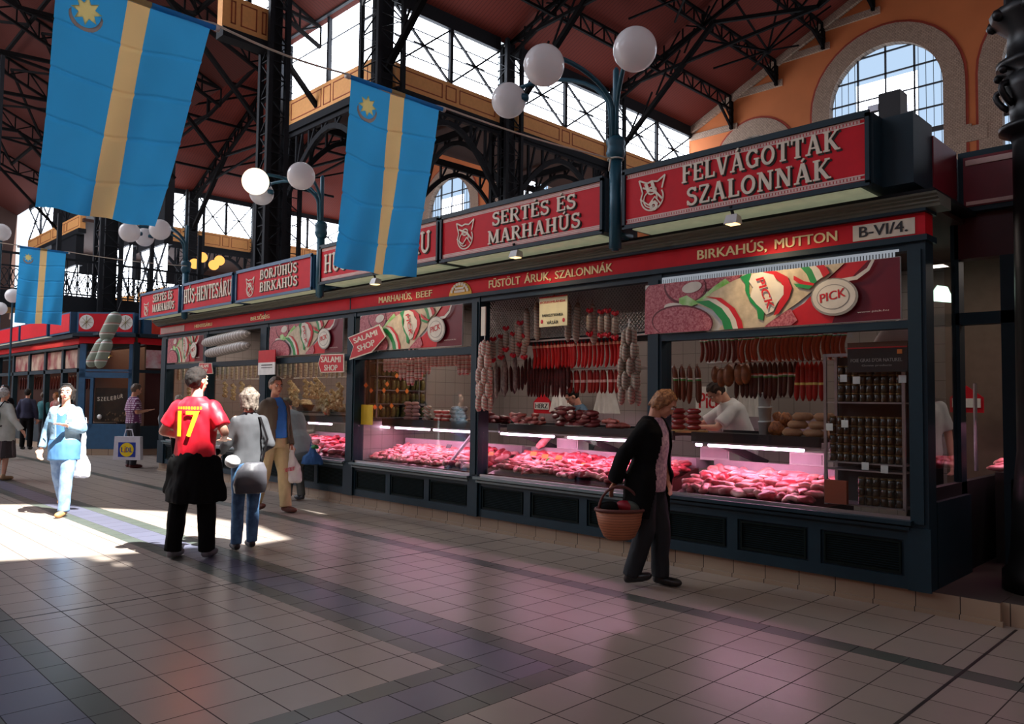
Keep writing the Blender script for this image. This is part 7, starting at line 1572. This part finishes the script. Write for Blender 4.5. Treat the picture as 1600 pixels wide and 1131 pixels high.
b = MB(); b.tube([TX(-.1, .06, zt_-.02), TX(-.06, .06, zt_+.14), TX(.06, .06, zt_+.14), TX(.1, .06, zt_-.02)], .012, 6); b.build('handle', _mats['white woven plastic'], r); tag(r, 'white shopping bag with a yellow disc on a blue square', 'bag')
# ---- 8: woman with a green backpack at the left edge
def xb(r, W, UP, HD, s):
    BL(UP).ell((.02, -.2, 1.2), .14, .09, .2).ell((.02, -.26, 1.12), .1, .06, .1).build('green_backpack', mat('dark green backpack', (20, 92, 84), .7), r, .012, 2, .005, world=W)
    b = MB()
    for sx in (1, -1): b.tube([W @ UP @ Vector(q) for q in ((sx*.1, -.16, 1.38), (sx*.13, -.08, 1.5), (sx*.14, .1, 1.42), (sx*.15, .14, 1.25), (sx*.17, -.02, 1.05), (sx*.12, -.18, 1.02))], .014, 6)
    b.build('backpack_straps', SHOE, r)
person('white-haired woman in a pale cardigan with a green backpack at the left edge', (-16.35, 3.42), dirv(.35, .9), 1.64, arms=[((.3, -.02, 1.16), (.42, .06, .96)), ((-.25, -.02, 1.14), (-.26, .05, .9))], girth=1.2, skin='fair', vox=.014,
    top=[dict(name='cardigan', mat=mat('pale green-white cardigan', (206, 214, 208), .8), hem=.74, fat=1.15, flare=1.12, sleeve=1, cuff=.05)], bottom=dict(kind='skirt', mat=stripe_mat('dark pleated check', [(0, (60, 56, 60)), (.7, (110, 100, 104))], 'X', .05, .8), hem=.42, w=.21), hair=(hairs['white'], .09, 'bob'), shoes=mat('beige sandals', (190, 160, 120), .6), extra=xb)
# ---- 9..: shoppers further back
def simple(label, px_, py_, H, face, topc, botc, hairk, hairkind='short', skin='fair', z=0, **kw):
    p = onZ(px_, py_, z); return person(label, (p.x, p.y), face, H, skin=skin, vox=.016, z0=z, top=[dict(name='top', mat=topc, hem=kw.pop('hem', .9), fat=1.1, sleeve=kw.pop('sleeve', .45))], bottom=dict(mat=botc, fat=1.1), hair=(hairs[hairk], .12, hairkind), **kw)
simple('dark-haired person in a white blouse and black trousers at the sixth window', 264, 731, 1.62, dirv(.2, 1), F['white'], F['blackcloth'], 'black', 'bob', sleeve=.9)
simple('person in an olive green top at the sixth window, beside the white blouse', 277, 742, 1.55, dirv(.3, 1), mat('olive green top', (92, 104, 30), .8), F['blackcloth'], 'grey', sleeve=.2)
simple('person in a white top and red waistband in front of the corner door', 192, 702, 1.66, dirv(-.2, 1), F['white'], F['blackcloth'], 'brown', sleeve=.4)
simple('person in a dark navy coat at the second stall block', 40, 702, 1.68, dirv(-.2, 1), mat('dark navy coat', (38, 40, 66), .8), F['blackcloth'], 'dark', sleeve=1)
simple('person in a teal jacket beside the navy coat', 66, 700, 1.6, dirv(.4, 1), mat('teal jacket', (40, 104, 110), .8), F['darktrouser'], 'brown', sleeve=1)
simple('dark-haired head and dark coat behind the white-haired woman', 2, 718, 1.74, dirv(-.2, -1), F['blackcloth'], F['blackcloth'], 'black', sleeve=1)
simple('blonde person in a white and red top at the second stall block', 84, 694, 1.6, dirv(-.5, -1), mat('white and red top', (220, 200, 200), .8, col2=(190, 60, 60), scale=4), F['darktrouser'], 'gold', 'bob', sleeve=.45)
# ---- butchers behind the counters
person('butcher with short dark hair and a blue-grey T-shirt behind the second counter', (-6.62, 7.95), dirv(-1, -.15), 1.56, nod=.45, lean=.22, arms=[((.26, .05, 1.18), (.2, .28, 1.1)), ((-.26, .05, 1.18), (-.2, .28, 1.1))], skin='fair', girth=1.1,
    top=[dict(name='t_shirt', mat=mat('blue-grey T-shirt', (96, 130, 156), .8), hem=.93, fat=1.08, sleeve=.4)], bottom=dict(mat=F['blackcloth']), hair=(hairs['dark'], .1, 'short'), z0=.17)
person('butcher in a white T-shirt reaching across behind the right-hand counter', (-4.28, 7.85), dirv(-1, -.1), 1.68, nod=.5, lean=.42, arms=[((.3, .38, 1.16), (.26, .6, 1.22)), ((-.2, .4, 1.14), (-.16, .62, 1.14))], skin='fair', girth=1.15,
    top=[dict(name='t_shirt', mat=F['white'], hem=.9, fat=1.12, sleeve=.42)], bottom=dict(mat=F['white']), hair=(hairs['dark'], .1, 'short'), z0=.17)
p = onY(1442, 640, 8.2); person('shop assistant in a pale top seen past the corner post', (p.x, 8.2), dirv(-.2, -1), 1.68, skin='fair', vox=.016, top=[dict(name='top', mat=F['white'], hem=.9, fat=1.1, sleeve=.45)], bottom=dict(mat=F['blackcloth']), hair=(hairs['dark'], .1, 'short'), z0=.17)
